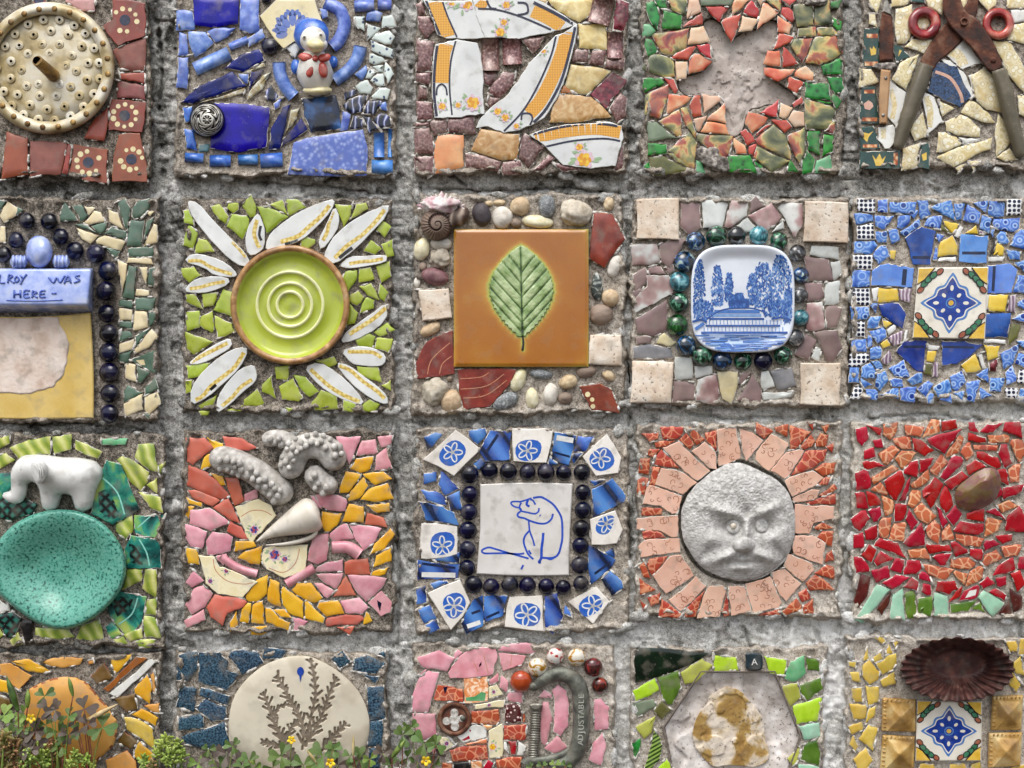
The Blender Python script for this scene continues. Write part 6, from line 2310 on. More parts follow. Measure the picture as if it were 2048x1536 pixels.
for j in range(110):
    yy = 99+rg_.random()*11; hw = 33-max(0, yy-103)*2.2; xx = 80+rg_.uniform(-1, 1)*(hw-6); rib('painted_ripple', [(xx-rg_.uniform(2, 6), yy), (xx+rg_.uniform(2, 6), yy+rg_.uniform(-.2, .2))], rg_.uniform(.4, .9), rg_.choice(['delft', 'delftmid', 'delftpale']))
rib('painted_bank', [(46, 90), (52, 88.5), (56, 90)], 1.6, 'delft'); rib('painted_bank', [(100, 88), (108, 87), (113.5, 89)], 1.4, 'delft'); rib('painted_bank', [(48, 95), (54, 91)], 2.2, 'delftmid')

# painted flower tiles
two('tilecream', 'e6e0d0', 'f0ebde', 40, jit=.02, rough=.12); two('tileblue', '14348a', '2048a4', 16, jit=0, rough=.15); two('tilerim', '4a78b8', '5c8ac6', 10, jit=0); two('tilegreen', '2e6a4c', '4a8a68', 10, jit=0); two('tilebrown', '94503a', 'ac6a50', 10, jit=0); two('tileyellow', 'dcae34', 'eac65c', 14, jit=0)
def painted_tile(cs, h, label, clip_y=None):
    t = slab('painted_tile', offset(cs if area(cs) > 0 else cs[::-1], 0), h, ['tilecream', 'bisque'], None, -4, 2.4, 0, edge_p=0)
    tag(t, label, 'tile', 'painted flower tiles')
    def mp(a, b):
        a, b = (a+1)/2, (b+1)/2; p0, p1, p2, p3 = cs
        return tuple(p0[i]*(1-a)*(1-b)+p1[i]*a*(1-b)+p2[i]*a*b+p3[i]*(1-a)*b for i in (0, 1))
    n = [0]
    def put(name, pts, m, par=t):
        n[0] += 1; e = h+.15+n[0]*.03; return flat(name, [[mp(*p) for p in pts]], m, par, lambda X, Y: e)
    def quat(r, amp):
        out = []
        for i in range(128):
            a = 2*math.pi*i/128; R_ = r/(abs(math.cos(a))+abs(math.sin(a)))*(1+.075*math.cos(8*a))
            out.append((R_*math.cos(a), R_*math.sin(a)))
        return out
    put('rim_print', quat(.80, .05), 'tilerim'); put('rim_print', quat(.71, .05), 'tilecream'); put('flower_print', quat(.66, .05), 'tileblue')
    for i in range(8):
        a = i*math.pi/4; rr = .42 if i % 2 == 0 else .30; put('petal_print', disc(math.cos(a)*rr, math.sin(a)*rr, .085 if i % 2 == 0 else .07, 10, .05, a), 'tilecream')
    put('ring_print', disc(0, 0, .15, 18), 'tilerim'); put('ring_print', disc(0, 0, .11, 16), 'tileblue'); put('centre_print', disc(0, 0, .075, 14), 'tileyellow')
    for sx in (-1, 1):
        for sy in (-1, 1):
            put('corner_line', [(sx*.99, sy*.50), (sx*.78, sy*.64), (sx*.66, sy*.78), (sx*.50, sy*.99), (sx*.56, sy*.99), (sx*.99, sy*.56)][::1], 'bk')
            put('corner_print', [(sx*.975, sy*.54), (sx*.80, sy*.67), (sx*.70, sy*.80), (sx*.55, sy*.975), (sx*.975, sy*.975)], 'tileyellow')
            for f, m, r in ((-.36, 'tilebrown', .11), (-.17, 'tilegreen', .12), (0, 'tilegreen', .12), (.17, 'tilegreen', .12), (.36, 'tilebrown', .11)):
                a = math.atan2(sy, sx); bow_ = .95-f*f*.5; cx, cy = math.cos(a)*bow_-math.sin(a)*f, math.sin(a)*bow_+math.cos(a)*f
                put('leaf_outline', disc(cx, cy, r*1.18, 10, r*.82, a+math.pi/2), 'bk'); put('leaf_print', disc(cx, cy, r*.9, 10, r*.56, a+math.pi/2), m)
    return t
painted_tile(Q('painted', '50,53 98,52.5 95.5,102 46,101'), 14, 'blue flower tile with green leaves among the ring patterned shards')
painted_tile(Q('tin', '82,77 156,78 155,145.5 80,146'), 13, 'blue flower tile with green leaves under the fluted tin')

# elephant and turquoise bowl
k = 'bowl'; x, y = q1(k, 45, 40); t = empty('elephant_figurine', x, y, 'small white ceramic elephant standing on the turquoise bowl', 'figurine')
two('elwhite', 'd6d6d2', 'e6e6e2', 40, jit=0, dirt=.55, rough=.2)
E_ = cap((40, 34.5, 18), (56, 34, 18), 11, 10.5)+[(60, 34, 17, 8.5), (48, 36, 24, 9)]+cap((27, 29, 18), (36, 33, 17), 8.5, 10)+[(19, 28.5, 20, 8.6), (16, 33, 22, 6.6)]+cap((13, 34, 22), (13, 46, 20), 4.6, 4.2)+cap((13, 46, 20), (12, 50, 20), 4.2, 3.8)+cap((11.5, 50, 20), (4.5, 48, 22), 3.6, 2.6)
E_ += cap((35, 40, 18), (34.5, 54.5, 18), 6.5, 4.8)+cap((57, 39, 18), (57, 54.5, 18), 7.5, 5.2)+cap((62, 30, 16), (65.5, 33, 16), 5, 3.4)+cap((65.5, 33, 16), (62, 42, 16), 3.2, 2.4)
meta('body', M_(k, E_), 'elwhite', t, 1.8)
for ey_ in ((14.2, 30.5),): B('eye', k, ey_[0], ey_[1], 41, 1.1, 1.3, 1.2, 'd_eye', t, sub=2)
e = slab('ear', smooth_poly(Q(k, '22,24 27,22.5 32,26 32.5,33 29,39.5 25,40 22,35 20.5,29'), 2), 84, ['elwhite', 'elwhite'], t, 50, 5, 3, edge_p=0)
for j in range(3): tube('ear_fold', [q1(k, 23.5+j*1.7, 27-j)+(87,), q1(k, 26+j*1.5, 31)+(88,), q1(k, 27+j*1.2, 36)+(86,)], [.8, 2.0, .8], 'elwhite', e, 6)
mk('turq', 'noise', 4.6, [(.3, '1a423d'), (.38, '33705f'), (.45, '559f8c'), (.7, '73b09d')], rough=.2, coat=.1, jit=0, dirt=.06, detail=3)
bc_ = q1(k, 41, 99)
bo_ = smooth_poly(Q(k, '41,57 56,59 70,66 81,78 86.5,92 86,104 81,116 71,127 58,136 46,140 34,139 22,134 10,125 0,117 -8,106 -11,98 -8,88 0,77 10,67 24,60'), 2)
def rho_(X, Y):
    th = np.arctan2(Y-bc_[1], X-bc_[0]); ts = np.array([math.atan2(p[1]-bc_[1], p[0]-bc_[0]) for p in bo_]); rs = np.array([math.dist(p, bc_) for p in bo_]); o = np.argsort(ts)
    return np.hypot(X-bc_[0], Y-bc_[1])/np.interp(th, ts[o], rs[o], period=2*np.pi)
o = polar('bowl', bc_, bo_, lambda X, Y: (lambda r: 8+32*ss(.2, .93, r)-11*ss(.94, 1, r)**1.5)(rho_(X, Y)), 'turq', None, 44, 150, -3); tag(o, 'round turquoise bowl speckled with black below the white elephant', 'bowl')

# shells
k = 'cone'
mk('knobby', 'noise', 14, [(.3, '98948e'), (.5, 'bab6af'), (.66, 'd2cfc9')], rough=.75, bump=.6, bsize=4, jit=.05)
rg_ = random.Random(12)
def knobby(label, path, r, n, side, seed, group='knobbly grey coral pieces'):
    pts = spline(path, 6); E_ = []
    x, y = q1(k, *path[len(path)//2]); t = empty('coral_piece', x, y, label, 'coral', group)
    for a, b in zip(pts[:-1], pts[1:]): E_ += cap(a+(12,), b+(12,), r, r, 2)
    body = meta('body', M_(k, [(a, b, c, d*.86) for a, b, c, d in E_]), 'knobby', t, 2)
    rr = random.Random(seed)
    dn = [0]
    for i in range(n):
        p = pts[rr.randrange(1, len(pts)-1)]
    cnt = 0; m0 = None; used = []
    for tr_ in range(n*30):
        if cnt >= n: break
        j = rr.randrange(0, len(pts)-1); p = pts[j]; b = pts[j+1]; L = math.dist(p, b)+1e-6; nx, ny = -(b[1]-p[1])/L*side, (b[0]-p[0])/L*side
        f = rr.uniform(-.05, .95); hx, hy = p[0]+nx*r*f, p[1]+ny*r*f
        if any(math.hypot(hx-a_[0], hy-a_[1]) < 3.6 for a_ in used): continue
        used.append((hx, hy)); cnt += 1
        hz = 15+r*2.93*1.14*math.sqrt(max(0, 1-f*f*.9)); s_ = rr.uniform(1.8, 2.6)
        B('nodule', k, hx, hy, hz, s_, s_*1.15, s_*1.2, 'knobby', body, sub=2, lump=.1, seed=i)
knobby('long grey knobbly coral piece sloping above the cone shell', [(31, 26), (42, 29), (56, 36), (66, 44), (73, 50)], 8, 34, 1, 3)
knobby('arched grey knobbly coral piece at the top of the pink panel', [(79, 33), (83, 22), (93, 17), (104, 20), (109, 27)], 8, 32, -1, 5)
knobby('short stump of grey knobbly coral under the arched piece', [(95, 37), (99, 42), (105, 45)], 6.5, 6, 1, 6)
knobby('small grey knobbly coral bit poking over the panel edge', [(64, 13), (71, 12), (79, 15)], 5.2, 14, 1, 9)
x, y = q1(k, 80, 70); t = empty('cone_shell', x, y, 'smooth cream white cone shell lying among pink shards', 'shell')
two('coneshell', 'd9d0c0', 'e8e2d6', 40, jit=0, rough=.35)
tube('body', [q1(k, *p)+(14,) for p in ((55.5, 83), (62, 79), (72, 74), (82, 69.5), (89, 66.5), (94, 64), (97, 62.5), (98.6, 62))], [1, 7, 17, 28, 34, 35, 26, 4], 'coneshell', t, 28, sub=4)
tube('lip', [q1(k, *p)+(14,) for p in ((62, 85.4), (75, 84.6), (88, 82), (95, 78.5), (97.5, 73))], [1, 3.5, 4.5, 4.5, 2], 'coneshell', t, 8)
tube('spire_line', [q1(k, *p)+(36,) for p in ((91, 56.5), (96.5, 60), (98.6, 66))], [.8, 1.4, .8], 'bisque', t, 6)

# cat drawing tile
k = 'cat'; two('oldwhite', 'd0ccc6', 'e2dfda', 60, jit=0, rough=.3, dirt=.5); two('catblue', '1e44b0', '2c56c4', 10, jit=0, dirt=.05)
t = slab('drawing_tile', rough_edge(Q(k, '48,44 111,43.5 108.5,106 45.5,105'), random.Random(3), 60, .3), 10, ['oldwhite', 'bisque'], None, -4, 2, 0, edge_p=0); tag(t, 'square white tile with a blue line drawing of a washing cat', 'tile')
n_ = 0
for s, w in (('81,94.6 74,92.6 66,90.4 58,88 54,87 50.5,88 49,89.5 51,91 58,91 66,91 74,91.5 78,91', .9), ('84,53.2 88,52.6 91,53.2 97,57 101,62 103.6,68 104,80 103,86 101.5,91 99,93.6 95,94.3 90,94', 1.0), ('74.5,55.6 70,55.8 69,57 71,59 75,60.2 76,61.5', .8), ('74.5,56 78,55 83,53.3', .8), ('76,56.5 74.8,59 76,62 80,63 85,64 87.6,62.5 88,60', .8), ('76,62 73.6,64 74,66 78,67', .9), ('78,67 82,68.8 88,70.6 93,70.4 96.5,67.6 97.6,64', .9), ('81,69 81.4,73 81.8,76 84,82 85,86', .8), ('81.6,75.5 78.6,79 77.6,83 79,88 81,92 84.2,95', .9), ('91,77 90.6,82 89.8,88 89.6,94 88,97 89.4,97', 1.2), ('80.8,54 79.6,57.6 81.6,59', 1.1), ('82,54.2 84,55 85.6,57.8', .8), ('77.4,99 76.6,100.4 76,102', .9), ('88.5,65 89,65.4', 1), ('93,94 96,95 99,93.4', 1), ('81,89 82.6,91.6', .9)):
    n_ += 1; e = 10.12+n_*.02; flat('drawn_line', ribbon(Q(k, s), w*2.93*1.45), 'catblue', t, lambda X, Y: e)

# plaster face
k = 'face'; fc = q1(k, 77, 72.5); mk('facegrey', 'noise', 10, [(.3, 'a3a19c'), (.5, 'bfbdb9'), (.7, 'd3d2cf')], rough=.95, bump=1, bsize=4, jit=0, dirt=.2, detail=8)
fo = rough_edge(smooth_poly(Q(k, '72,32 82,33 92,38 104,44 112,53 116,65 116.5,78 114,90 109,100 101,107 92,112 82,114 70,112 56,107 48,100 44,93 40,86 38,76 38.5,64 43,54 50,46 60,38'), 2), random.Random(6), 5, 1.6)
def face_h(X, Y):
    x = (X-O_[k][0])/2.93; y = (Y-O_[k][1])/2.93
    g = lambda cx, cy, sx, sy, a=0: np.exp(-((((x-cx)*math.cos(a)+(y-cy)*math.sin(a))/sx)**2+((-(x-cx)*math.sin(a)+(y-cy)*math.cos(a))/sy)**2))
    r = np.hypot((x-77)/40, (y-72.5)/41)
    h = 6+28*np.sqrt(np.clip(1-r**2.4, 0, 1))
    hemi = lambda cx, cy, rx, ry: np.sqrt(np.clip(1-((x-cx)/rx)**2-((y-cy)/ry)**2, 0, 1))
    h += 4*g(80, 48, 26, 12)
    h += 13*g(68, 66, 12, 3.4, .30)+12*g(97, 65.5, 9, 3.2, -.45)         # brows
    h -= 13*g(83, 66.5, 2.2, 4.6)                                        # frown
    h -= 22*g(72.5, 76, 9, 5.8)+20*g(94.5, 75.4, 7.6, 5.4)               # sockets
    h += 15*hemi(73.8, 76.4, 5, 4.8)+14*hemi(93.4, 75.8, 4.6, 4.5)       # eyeballs
    h += 15*g(83, 79, 3, 9)+17*hemi(81, 88.6, 8, 5.2)                    # nose
    h += 9*g(60, 85, 8, 6)+9*g(104, 84, 6.5, 7)                          # cheeks
    h += 14*g(68, 97, 11, 3.4, -.38)+13*g(94.5, 96.5, 8.5, 3.2, .42)     # moustache
    h -= 9*g(81, 95.6, 3, 2)                                             # lip groove
    h -= 9*g(81, 100.8, 8, 1.4)-9*g(80.5, 104.6, 7, 2.4)                 # mouth and lower lip
    h -= 6*g(104, 92, 2.4, 6, -.6)+5*g(57, 93, 2.4, 6, .7)
    rough = .35+.65*ss(84, 60, y)
    h += (2.0*(fbm(X, Y, 9, 3, 91)-.5)+2.4*(fbm(X, Y, 3.2, 2, 92)-.5))*rough*1.3
    return h
o = polar('plaster_face', fc, fo, face_h, 'facegrey', None, 90, 300, -28); tag(o, 'frowning grey plaster face with a moustache ringed by peach tiles', 'sculpture')
B('pebble_eye', k, 74, 76, 41, 2.1, 2.3, 1.8, 's_pa', o, sub=3, lump=.2)

# brown stone
mk('brownstone', 'noise', 40, [(.4, '704844'), (.52, '80584c'), (.58, '7a5f3a'), (.7, '8a7048')], rough=.28, coat=.2, bump=.1, jit=0, distort=1)
o = slab('smooth_stone', smooth_poly(Q('red', '74.5,52 80,46 93,36.5 102,35.5 107,42 105,55 97,63 84,66 76,62.5'), 1), 34, ['brownstone', 'brownstone'], None, -4, 15, 7, (.10, -.22), edge_p=0); bz = o.modifiers.new('worn', 'BEVEL'); bz.width = .003; bz.segments = 4; bz.angle_limit = R(12); o.data.polygons.foreach_set('use_smooth', np.ones(len(o.data.polygons), bool)); tag(o, 'smooth brown and mauve stone among the red shards', 'stone')

# fern disc
k = 'fern'; dc = q1(k, 110.5, 72)
mk('ferndisc', 'attr', 1, [(0, 'cec6b2'), (.3, 'bdb39e'), (.6, '95897a'), (1, '746858')], rough=.6, bump=.15, bsize=16, jit=0, dirt=.3)
FR = [([(108, 106), (100, 95), (95, 84), (89, 72), (84, 58), (80, 47)], 7.5), ([(113, 95), (114, 78), (109, 64), (102, 52), (96, 41), (91, 33)], 6.5), ([(116, 92), (120, 70), (124, 50), (123, 33), (120, 18)], 5.5), ([(115, 92), (124, 78), (131, 63), (136, 48), (142, 34)], 7.5), ([(129, 97), (137, 88), (143, 80), (150, 73)], 6), ([(106, 106), (95, 93), (86, 91), (79, 89)], 5), ([(106, 103), (101, 88), (104, 76), (108, 73)], 5), ([(89, 70), (92, 60), (100, 57), (107, 60)], 2)]
SEG = []
for path, L_ in FR:
    q = spline(path, 6); SEG.append((q, 2.3))
    for i in range(2, len(q)-1, 2):
        a = math.atan2(q[i+1][1]-q[i][1], q[i+1][0]-q[i][0]); f = 1-.45*i/len(q)
        for s_ in (-1, 1):
            b = a+s_*rg_.uniform(.5, .85); Lf = L_*f*rg_.uniform(1.1, 1.7)*(1 if (i//2+(s_ > 0)) % 2 else .55); e = (q[i][0]+math.cos(b)*Lf, q[i][1]+math.sin(b)*Lf); SEG.append(([q[i], e], 2.1*f+.6))
SEG = [(U(O_[k], p), w*2.34) for p, w in SEG]
def groove(X, Y):
    g = np.zeros(X.shape)
    for p, w in SEG:
        xs = [v[0] for v in p]; ys = [v[1] for v in p]
        m = (X > min(xs)-9) & (X < max(xs)+9) & (Y > min(ys)-9) & (Y < max(ys)+9)
        if m.any(): g[m] = np.maximum(g[m], ss(w*.62, w*.30, linedist(X[m], Y[m], p)+1.6*(vnoise(X[m], Y[m], 5, 3)-.5)))
    return g
fd = smooth_poly(Q(k, '104,15 118,15 130,20 145,29 158,41 167,56 171,72 169,90 162,104 150,118 130,126 110,129 88,127 68,118 56,104 50,88 50,68 54,50 64,36 78,24 92,18'), 2)
def fern_h(X, Y):
    r = np.hypot((X-dc[0])/142, (Y-dc[1])/134); return 6+12*np.sqrt(np.clip(1-r**5, 0, 1))+2.4*(fbm(X, Y, 60, 3, 95)-.5)-3.6*groove(X, Y)
o = polar('fern_disc', dc, fd, fern_h, 'ferndisc', None, 150, 420, -4, lambda X, Y: np.clip(groove(X, Y)*(.7+.4*fbm(X, Y, 8, 2, 96))+.3*ss(.5, .7, fbm(X, Y, 50, 3, 97)), 0, 1)); tag(o, 'round cream clay disc imprinted with fern fronds', 'clay disc')
flat('paint_drop', [disc(*q1(k, 111.3, 28.5), 7, 14, 9), U(O_[k], pp_('110,31 112.6,31 111.2,38'))], 'tileblue', o, lambda X, Y: float(fern_h(np.array([X]), np.array([Y]))[0])+1.2)

# clamp, screw, valve wheel
k = 'clamp'; x, y = q1(k, 157, 70); t = empty('clamp', x, y, 'grey metal screw clamp frame with raised lettering', 'clamp')
mk('castiron', 'noise', 18, [(.3, '4a4c46'), (.5, '66685f'), (.68, '83857a')], rough=.5, metal=.3, bump=.5, bsize=5, jit=0, dirt=.4)
tube('frame', [q1(k, *p)+(14,) for p in ((115, 44), (119, 40.5), (127, 35), (138, 32), (149, 36), (155, 45), (157, 60), (157, 78), (155.5, 92), (151, 104), (143, 112), (130, 116))], [7, 11, 13, 14.5, 16, 17, 17.5, 17.5, 17, 16, 15, 14], 'castiron', t, 16)
tube('arm', [q1(k, *p)+(13,) for p in ((147, 98.5), (142, 103), (132, 107), (120, 109.5), (110, 110), (107, 113))], [5, 8, 9, 9, 10, 12], 'castiron', t, 12)
B('screw_tip', k, 115, 43, 14, 5, 4, 4.5, 'castiron', t)
def textmesh(name, s, hpx, cx, cy, h, rot, m, parent, depth=1.5):
    c = bpy.data.curves.new(name, 'FONT'); c.body = s; c.align_x = 'CENTER'; c.align_y = 'CENTER'; c.size = hpx*1.4*S; c.extrude = depth*S
    ob = bpy.data.objects.new(name, c); COL.objects.link(ob); bpy.context.view_layer.update()
    me = bpy.data.meshes.new_from_object(ob.evaluated_get(bpy.context.evaluated_depsgraph_get())); me.name = name
    bpy.data.objects.remove(ob); me.materials.clear(); me.materials.append(MAT[m])
    co = np.zeros(len(me.vertices)*3); me.vertices.foreach_get('co', co); co = co.reshape(-1, 3); a = R(rot)
    X = co[:, 0]*math.cos(a)-co[:, 1]*math.sin(a); Z = co[:, 0]*math.sin(a)+co[:, 1]*math.cos(a)
    me.vertices.foreach_set('co', np.stack([X, -co[:, 2], Z], 1).ravel()); me.update()
    return link(name, me, parent, Wp(cx, cy, h))
two('paleiron', '93958a', 'a6a89e', 10, jit=0, rough=.5)
for i, ch in enumerate('ADJUSTABLE'):
    a, b = q1(k, 157.1-(.7 if i < 2 else 0), 93-i*4.55); textmesh('letter', ch, 11, a, b, 31.4, 90, 'paleiron', t, 1.8)
x, y = q1(k, 116, 85); t = empty('screw', x, y, 'upright threaded grey steel screw beside the clamp', 'screw')
th_ = []; tr_ = []
yy = 64
while yy < 106.5:
    th_ += [q1(k, 116.4-(yy-64)*.05, yy)+(9,), q1(k, 116.4-(yy-64)*.05, yy+.55)+(9,), q1(k, 116.4-(yy-64)*.05, yy+1.1)+(9,), q1(k, 116.3-(yy-64)*.05, yy+1.65)+(9,)]; tr_ += [11.5, 11.5, 8.2, 8.2]; yy += 2.2
mk('screwsteel', 'noise', 14, [(.4, '77746a'), (.6, 'a09d92')], rough=.4, metal=.6, jit=0)
tube('thread', th_, tr_, 'screwsteel', t, 12, sub=1)
slab('head', smooth_poly(Q(k, '110.5,58.5 122.5,58.5 122,62 119.5,64.5 113.5,64.5 111,62'), 1), 24, ['screwsteel', 'screwsteel'], t, -3, 3, 0)
x, y = q1(k, 44, 72.3); t = empty('valve_wheel', x, y, 'rusty round valve wheel with a clover shaped opening', 'valve wheel')
lathe('rim', x, y, [(34, -3), (34, 11), (31, 15), (27, 14), (25, 10)], 'rust', t, 48); lathe('plate', x, y, [(27, 4), (26, 10), (12, 11), (0, 11)], 'rust', t, 40)
for i, (a, b, r) in enumerate(((44, 66.5, 3.6), (44.5, 79, 3.8), (37, 74, 3.6), (50.5, 71.5, 3)), 0): flat('opening', [disc(*q1(k, a, b), r*2.25, 14)], 'crumb', t, lambda X, Y: 11.5+i*.04)
flat('opening', [disc(*q1(k, 44, 72.6), 11, 12)], 'crumb', t, lambda X, Y: 11.9)
B('nut', k, 51.5, 71.5, 12, 2.6, 2.6, 2, 'castiron', t, sub=2)

# hexagonal box and plaster
k = 'hexbox'; hc = q1(k, 95, 84); two('boxside', '6a6058', '7d7268', 20, rough=.8, jit=.05)
H_ = HEX if area(HEX) > 0 else HEX[::-1]
Ho = offset(H_, -3); 
for i in range(6):
    j = (i+1) % 6; slab('box_side', [H_[i], H_[j], Ho[j], Ho[i]], 8, ['boxside', 'boxside'], ROOT[k], -30, .6, 0, edge_p=0)
mk('plasterw', 'noise', 30, [(.3, 'aaa19a'), (.48, 'c8c1bb'), (.66, 'dcd7d3')], rough=.9, bump=.6, bsize=8, jit=0, dirt=.5, pit=6)
mk('plastertan', 'noise', 55, [(.38, 'd8ccbc'), (.48, 'd2c2aa'), (.54, 'a98a4e'), (.64, '8c6a34'), (.72, 'a58750')], rough=.85, bump=.5, bsize=9, jit=0, dirt=.5, pit=5, distort=.6)
def hx(X, Y):
    r = np.hypot(X-hc[0], Y-hc[1])/125; return -16+12*(fbm(X, Y, 46, 4, 101)-.5)+12*ss(.7, 1.05, r)+8*ss(.5, .55, fbm(X, Y, 60, 3, 102))
polar('plaster_cast', hc, offset(H_, 1), hx, 'plasterw', ROOT[k], 60, 200, -40)
pb_ = rough_edge(smooth_poly(Q(k, '74,57 82,51 92,47 104,52 109,59 117,66 124,79 124,95 129,106 128,113 118,120 104,118 90,117 80,120 72,114 64,104 60,93 61,80 68,69 74,62'), 1), random.Random(9), 8, 2)
polar('plaster_lump', q1(k, 95, 86), pb_, lambda X, Y: -4+7*(fbm(X, Y, 36, 4, 103)-.5)+3*ss(.5, .54, fbm(X, Y, 40, 3, 104)), 'plastertan', ROOT[k], 50, 180, -20)
x, y = q1(k, 115, 26); t = slab('keyboard_key', smooth_poly(Q(k, '106.5,17 119,17.6 122.6,20 123,31 119,34 109,33 107,30 108,24'), 2), 15, ['keyblue', 'keyblue'] if 'keyblue' in MAT else ['dk', 'dk'], None, -3, 3.5, 0, edge_p=0) if 0 else None
two('keyblue', '16262e', '20343e', 20, jit=0, rough=.35)
t = slab('keyboard_key', smooth_poly(Q(k, '106.5,17 119,17.6 122.6,20 123,31 119,34 109,33 107,30 108,24'), 2), 14, ['keyblue', 'keyblue'], None, -3, 3.5, 0, edge_p=0); tag(t, 'dark blue keyboard key printed with a white letter A', 'key')
textmesh('letter', 'A', 13, *q1(k, 115.3, 26), 14.4, 3, 'wl', t, .2)

# fluted tin and gold pyramid tiles
k = 'tin'; tc_ = q1(k, 128, 41.5); mk('tinrust', 'noise', 20, [(.3, '2a1512'), (.5, '432520'), (.66, '5a362e'), (.78, '7a4a34')], rough=.55, bump=.4, bsize=6, jit=0, dirt=.3, detail=6)
ta, tb = 64*1.758, 36.5*1.758; NF = 28
tn_o = []
for i in range(224):
    a = 2*math.pi*i/224; f = 1+.028*math.cos(NF*a); tn_o.append((tc_[0]+math.cos(a)*ta*f, tc_[1]+math.sin(a)*tb*f-8*math.cos(a)*0))
def tin_h(X, Y):
    th = np.arctan2((Y-tc_[1])/tb, (X-tc_[0])/ta); r = np.hypot((X-tc_[0])/ta, (Y-tc_[1])/tb); r = np.hypot((X-tc_[0])/ta, (Y-tc_[1]+20*np.clip(1-r, 0, 1))/tb); w = ss(.45, .7, r)
    return 3+60*ss(.42, 1.0, r)+4.5*np.cos(NF*th)*w
o = polar('fluted_tin', tc_, tn_o, tin_h, 'tinrust', None, 50, 336, -3); tag(o, 'oval rusty fluted tart tin above the painted flower tile', 'tin')
mk('gold', 'noise', 40, [(.36, '96713a'), (.5, 'c49c58'), (.64, 'e2c88e')], rough=.22, coat=.4, metal=.15, jit=.08, dirt=.3)
for s, lb in (('42,73 81,75 81,113 41,112', 'upper left of the painted tile under the tin'), ('42,115 80,117 79,154 39,156', 'lower left of the painted tile under the tin'), ('167,71 203,70 201,111 165,111', 'upper right of the painted tile under the tin'), ('163,113 202,112 200,152 162,154', 'lower right of the painted tile under the tin')):
    q = Q(k, s); cx, cy = centroid(q); x, y = cx, cy
    t = empty('pyramid_tile', x, y, 'gold glazed pyramid tile at the '+lb, 'tile', 'gold pyramid tiles')
    P = [(a, b, -3) for a, b in q]+[(cx+(a-cx)*.97, cy+(b-cy)*.97, 12) for a, b in q]+[(cx+(a-cx)*.9+2, cy+(b-cy)*.9+2, 15) for a, b in q]+[(cx+(a-cx)*.72+4, cy+(b-cy)*.72+4, 16) for a, b in q]+[(cx+4, cy+4, 30)]
    F = []
    for l_ in range(3):
        for i in range(4): F.append((l_*4+i, l_*4+4+i, l_*4+4+(i+1) % 4, l_*4+(i+1) % 4))
    F += [(12+i, 16, 12+(i+1) % 4) for i in range(4)]; F = [f[::-1] for f in F] if area(q) < 0 else F
    o = mesh('body', P, F, 'gold', None, t); bvm = o.modifiers.new('round', 'BEVEL'); bvm.width = .0013; bvm.segments = 3
    for i in range(7):
        f = .12+i*.12; a, b = q[0][0]+(q[3][0]-q[0][0])*f, q[0][1]+(q[3][1]-q[0][1])*f; blob('notch', a+7, b+2, 15.4, 3.6, 1.8, 1.6, 'gold', t, ang=20, sub=2)
        a, b = q[0][0]+(q[1][0]-q[0][0])*f, q[0][1]+(q[1][1]-q[0][1])*f; blob('notch', a+3, b+6, 15.4, 1.8, 3.4, 1.6, 'gold', t, ang=20, sub=2)

# ---------------------------------------------------------------- soil and the plants along the foot of the wall
def plantmat(k, st, rough=.45, sub=.0, size=16):
    mk(k, 'noise', size, st, rough=rough, bump=.15, bsize=6, jit=.22, dirt=.12, coat=0)
plantmat('oxg', [(.3, '33471c'), (.5, '4a6228'), (.7, '66803a')]); plantmat('oxp', [(.3, '382a28'), (.5, '51433d'), (.7, '666048')]); plantmat('oxl', [(.3, '566f2c'), (.5, '728c3c'), (.7, '8fa650')])
plantmat('stemr', [(.4, '5a2a22'), (.6, '7c4434')]); plantmat('stemg', [(.4, '5c7030'), (.6, '7c9044')]); plantmat('sedl', [(.3, '748c34'), (.5, '98ac4e'), (.7, 'b8c676')]); plantmat('sedb', [(.35, '62602c'), (.47, '857646'), (.56, '94704a'), (.68, 'a67f5c')]); plantmat('straw', [(.4, 'a08a5c'), (.6, 'c8b488')], .7); plantmat('petal', [(.4, 'e8c010'), (.6, 'f4d83c')])
GY = 1588
mk('soil', 'noise', 30, [(.3, '1e1812'), (.5, '3a2e22'), (.7, '584838')], rough=.95, bump=1, bsize=6, jit=0, dirt=.3, off=False)
gz = Wp(1024, GY)[2]
NG = 90
gx = np.sinh(np.linspace(-8, 8, NG))/math.sinh(8)*400; gy = -np.sinh(np.linspace(0, 8, NG))/math.sinh(8)*400+.02
GX, GYY = np.meshgrid(gx, gy); GZ = gz+.012*(fbm(GX*2000, GYY*2000, 60, 3, 7)-.5)*(np.hypot(GX, GYY) < 3)
i_ = np.arange(NG*NG).reshape(NG, NG); F = np.stack([i_[:-1, :-1].ravel(), i_[1:, :-1].ravel(), i_[1:, 1:].ravel(), i_[:-1, 1:].ravel()], 1)
g_ = mesh('ground', np.stack([GX.ravel(), GYY.ravel(), GZ.ravel()], 1), F, 'soil', None, None, (0, 0, gz), True, world=True); g_['kind'] = 'structure'

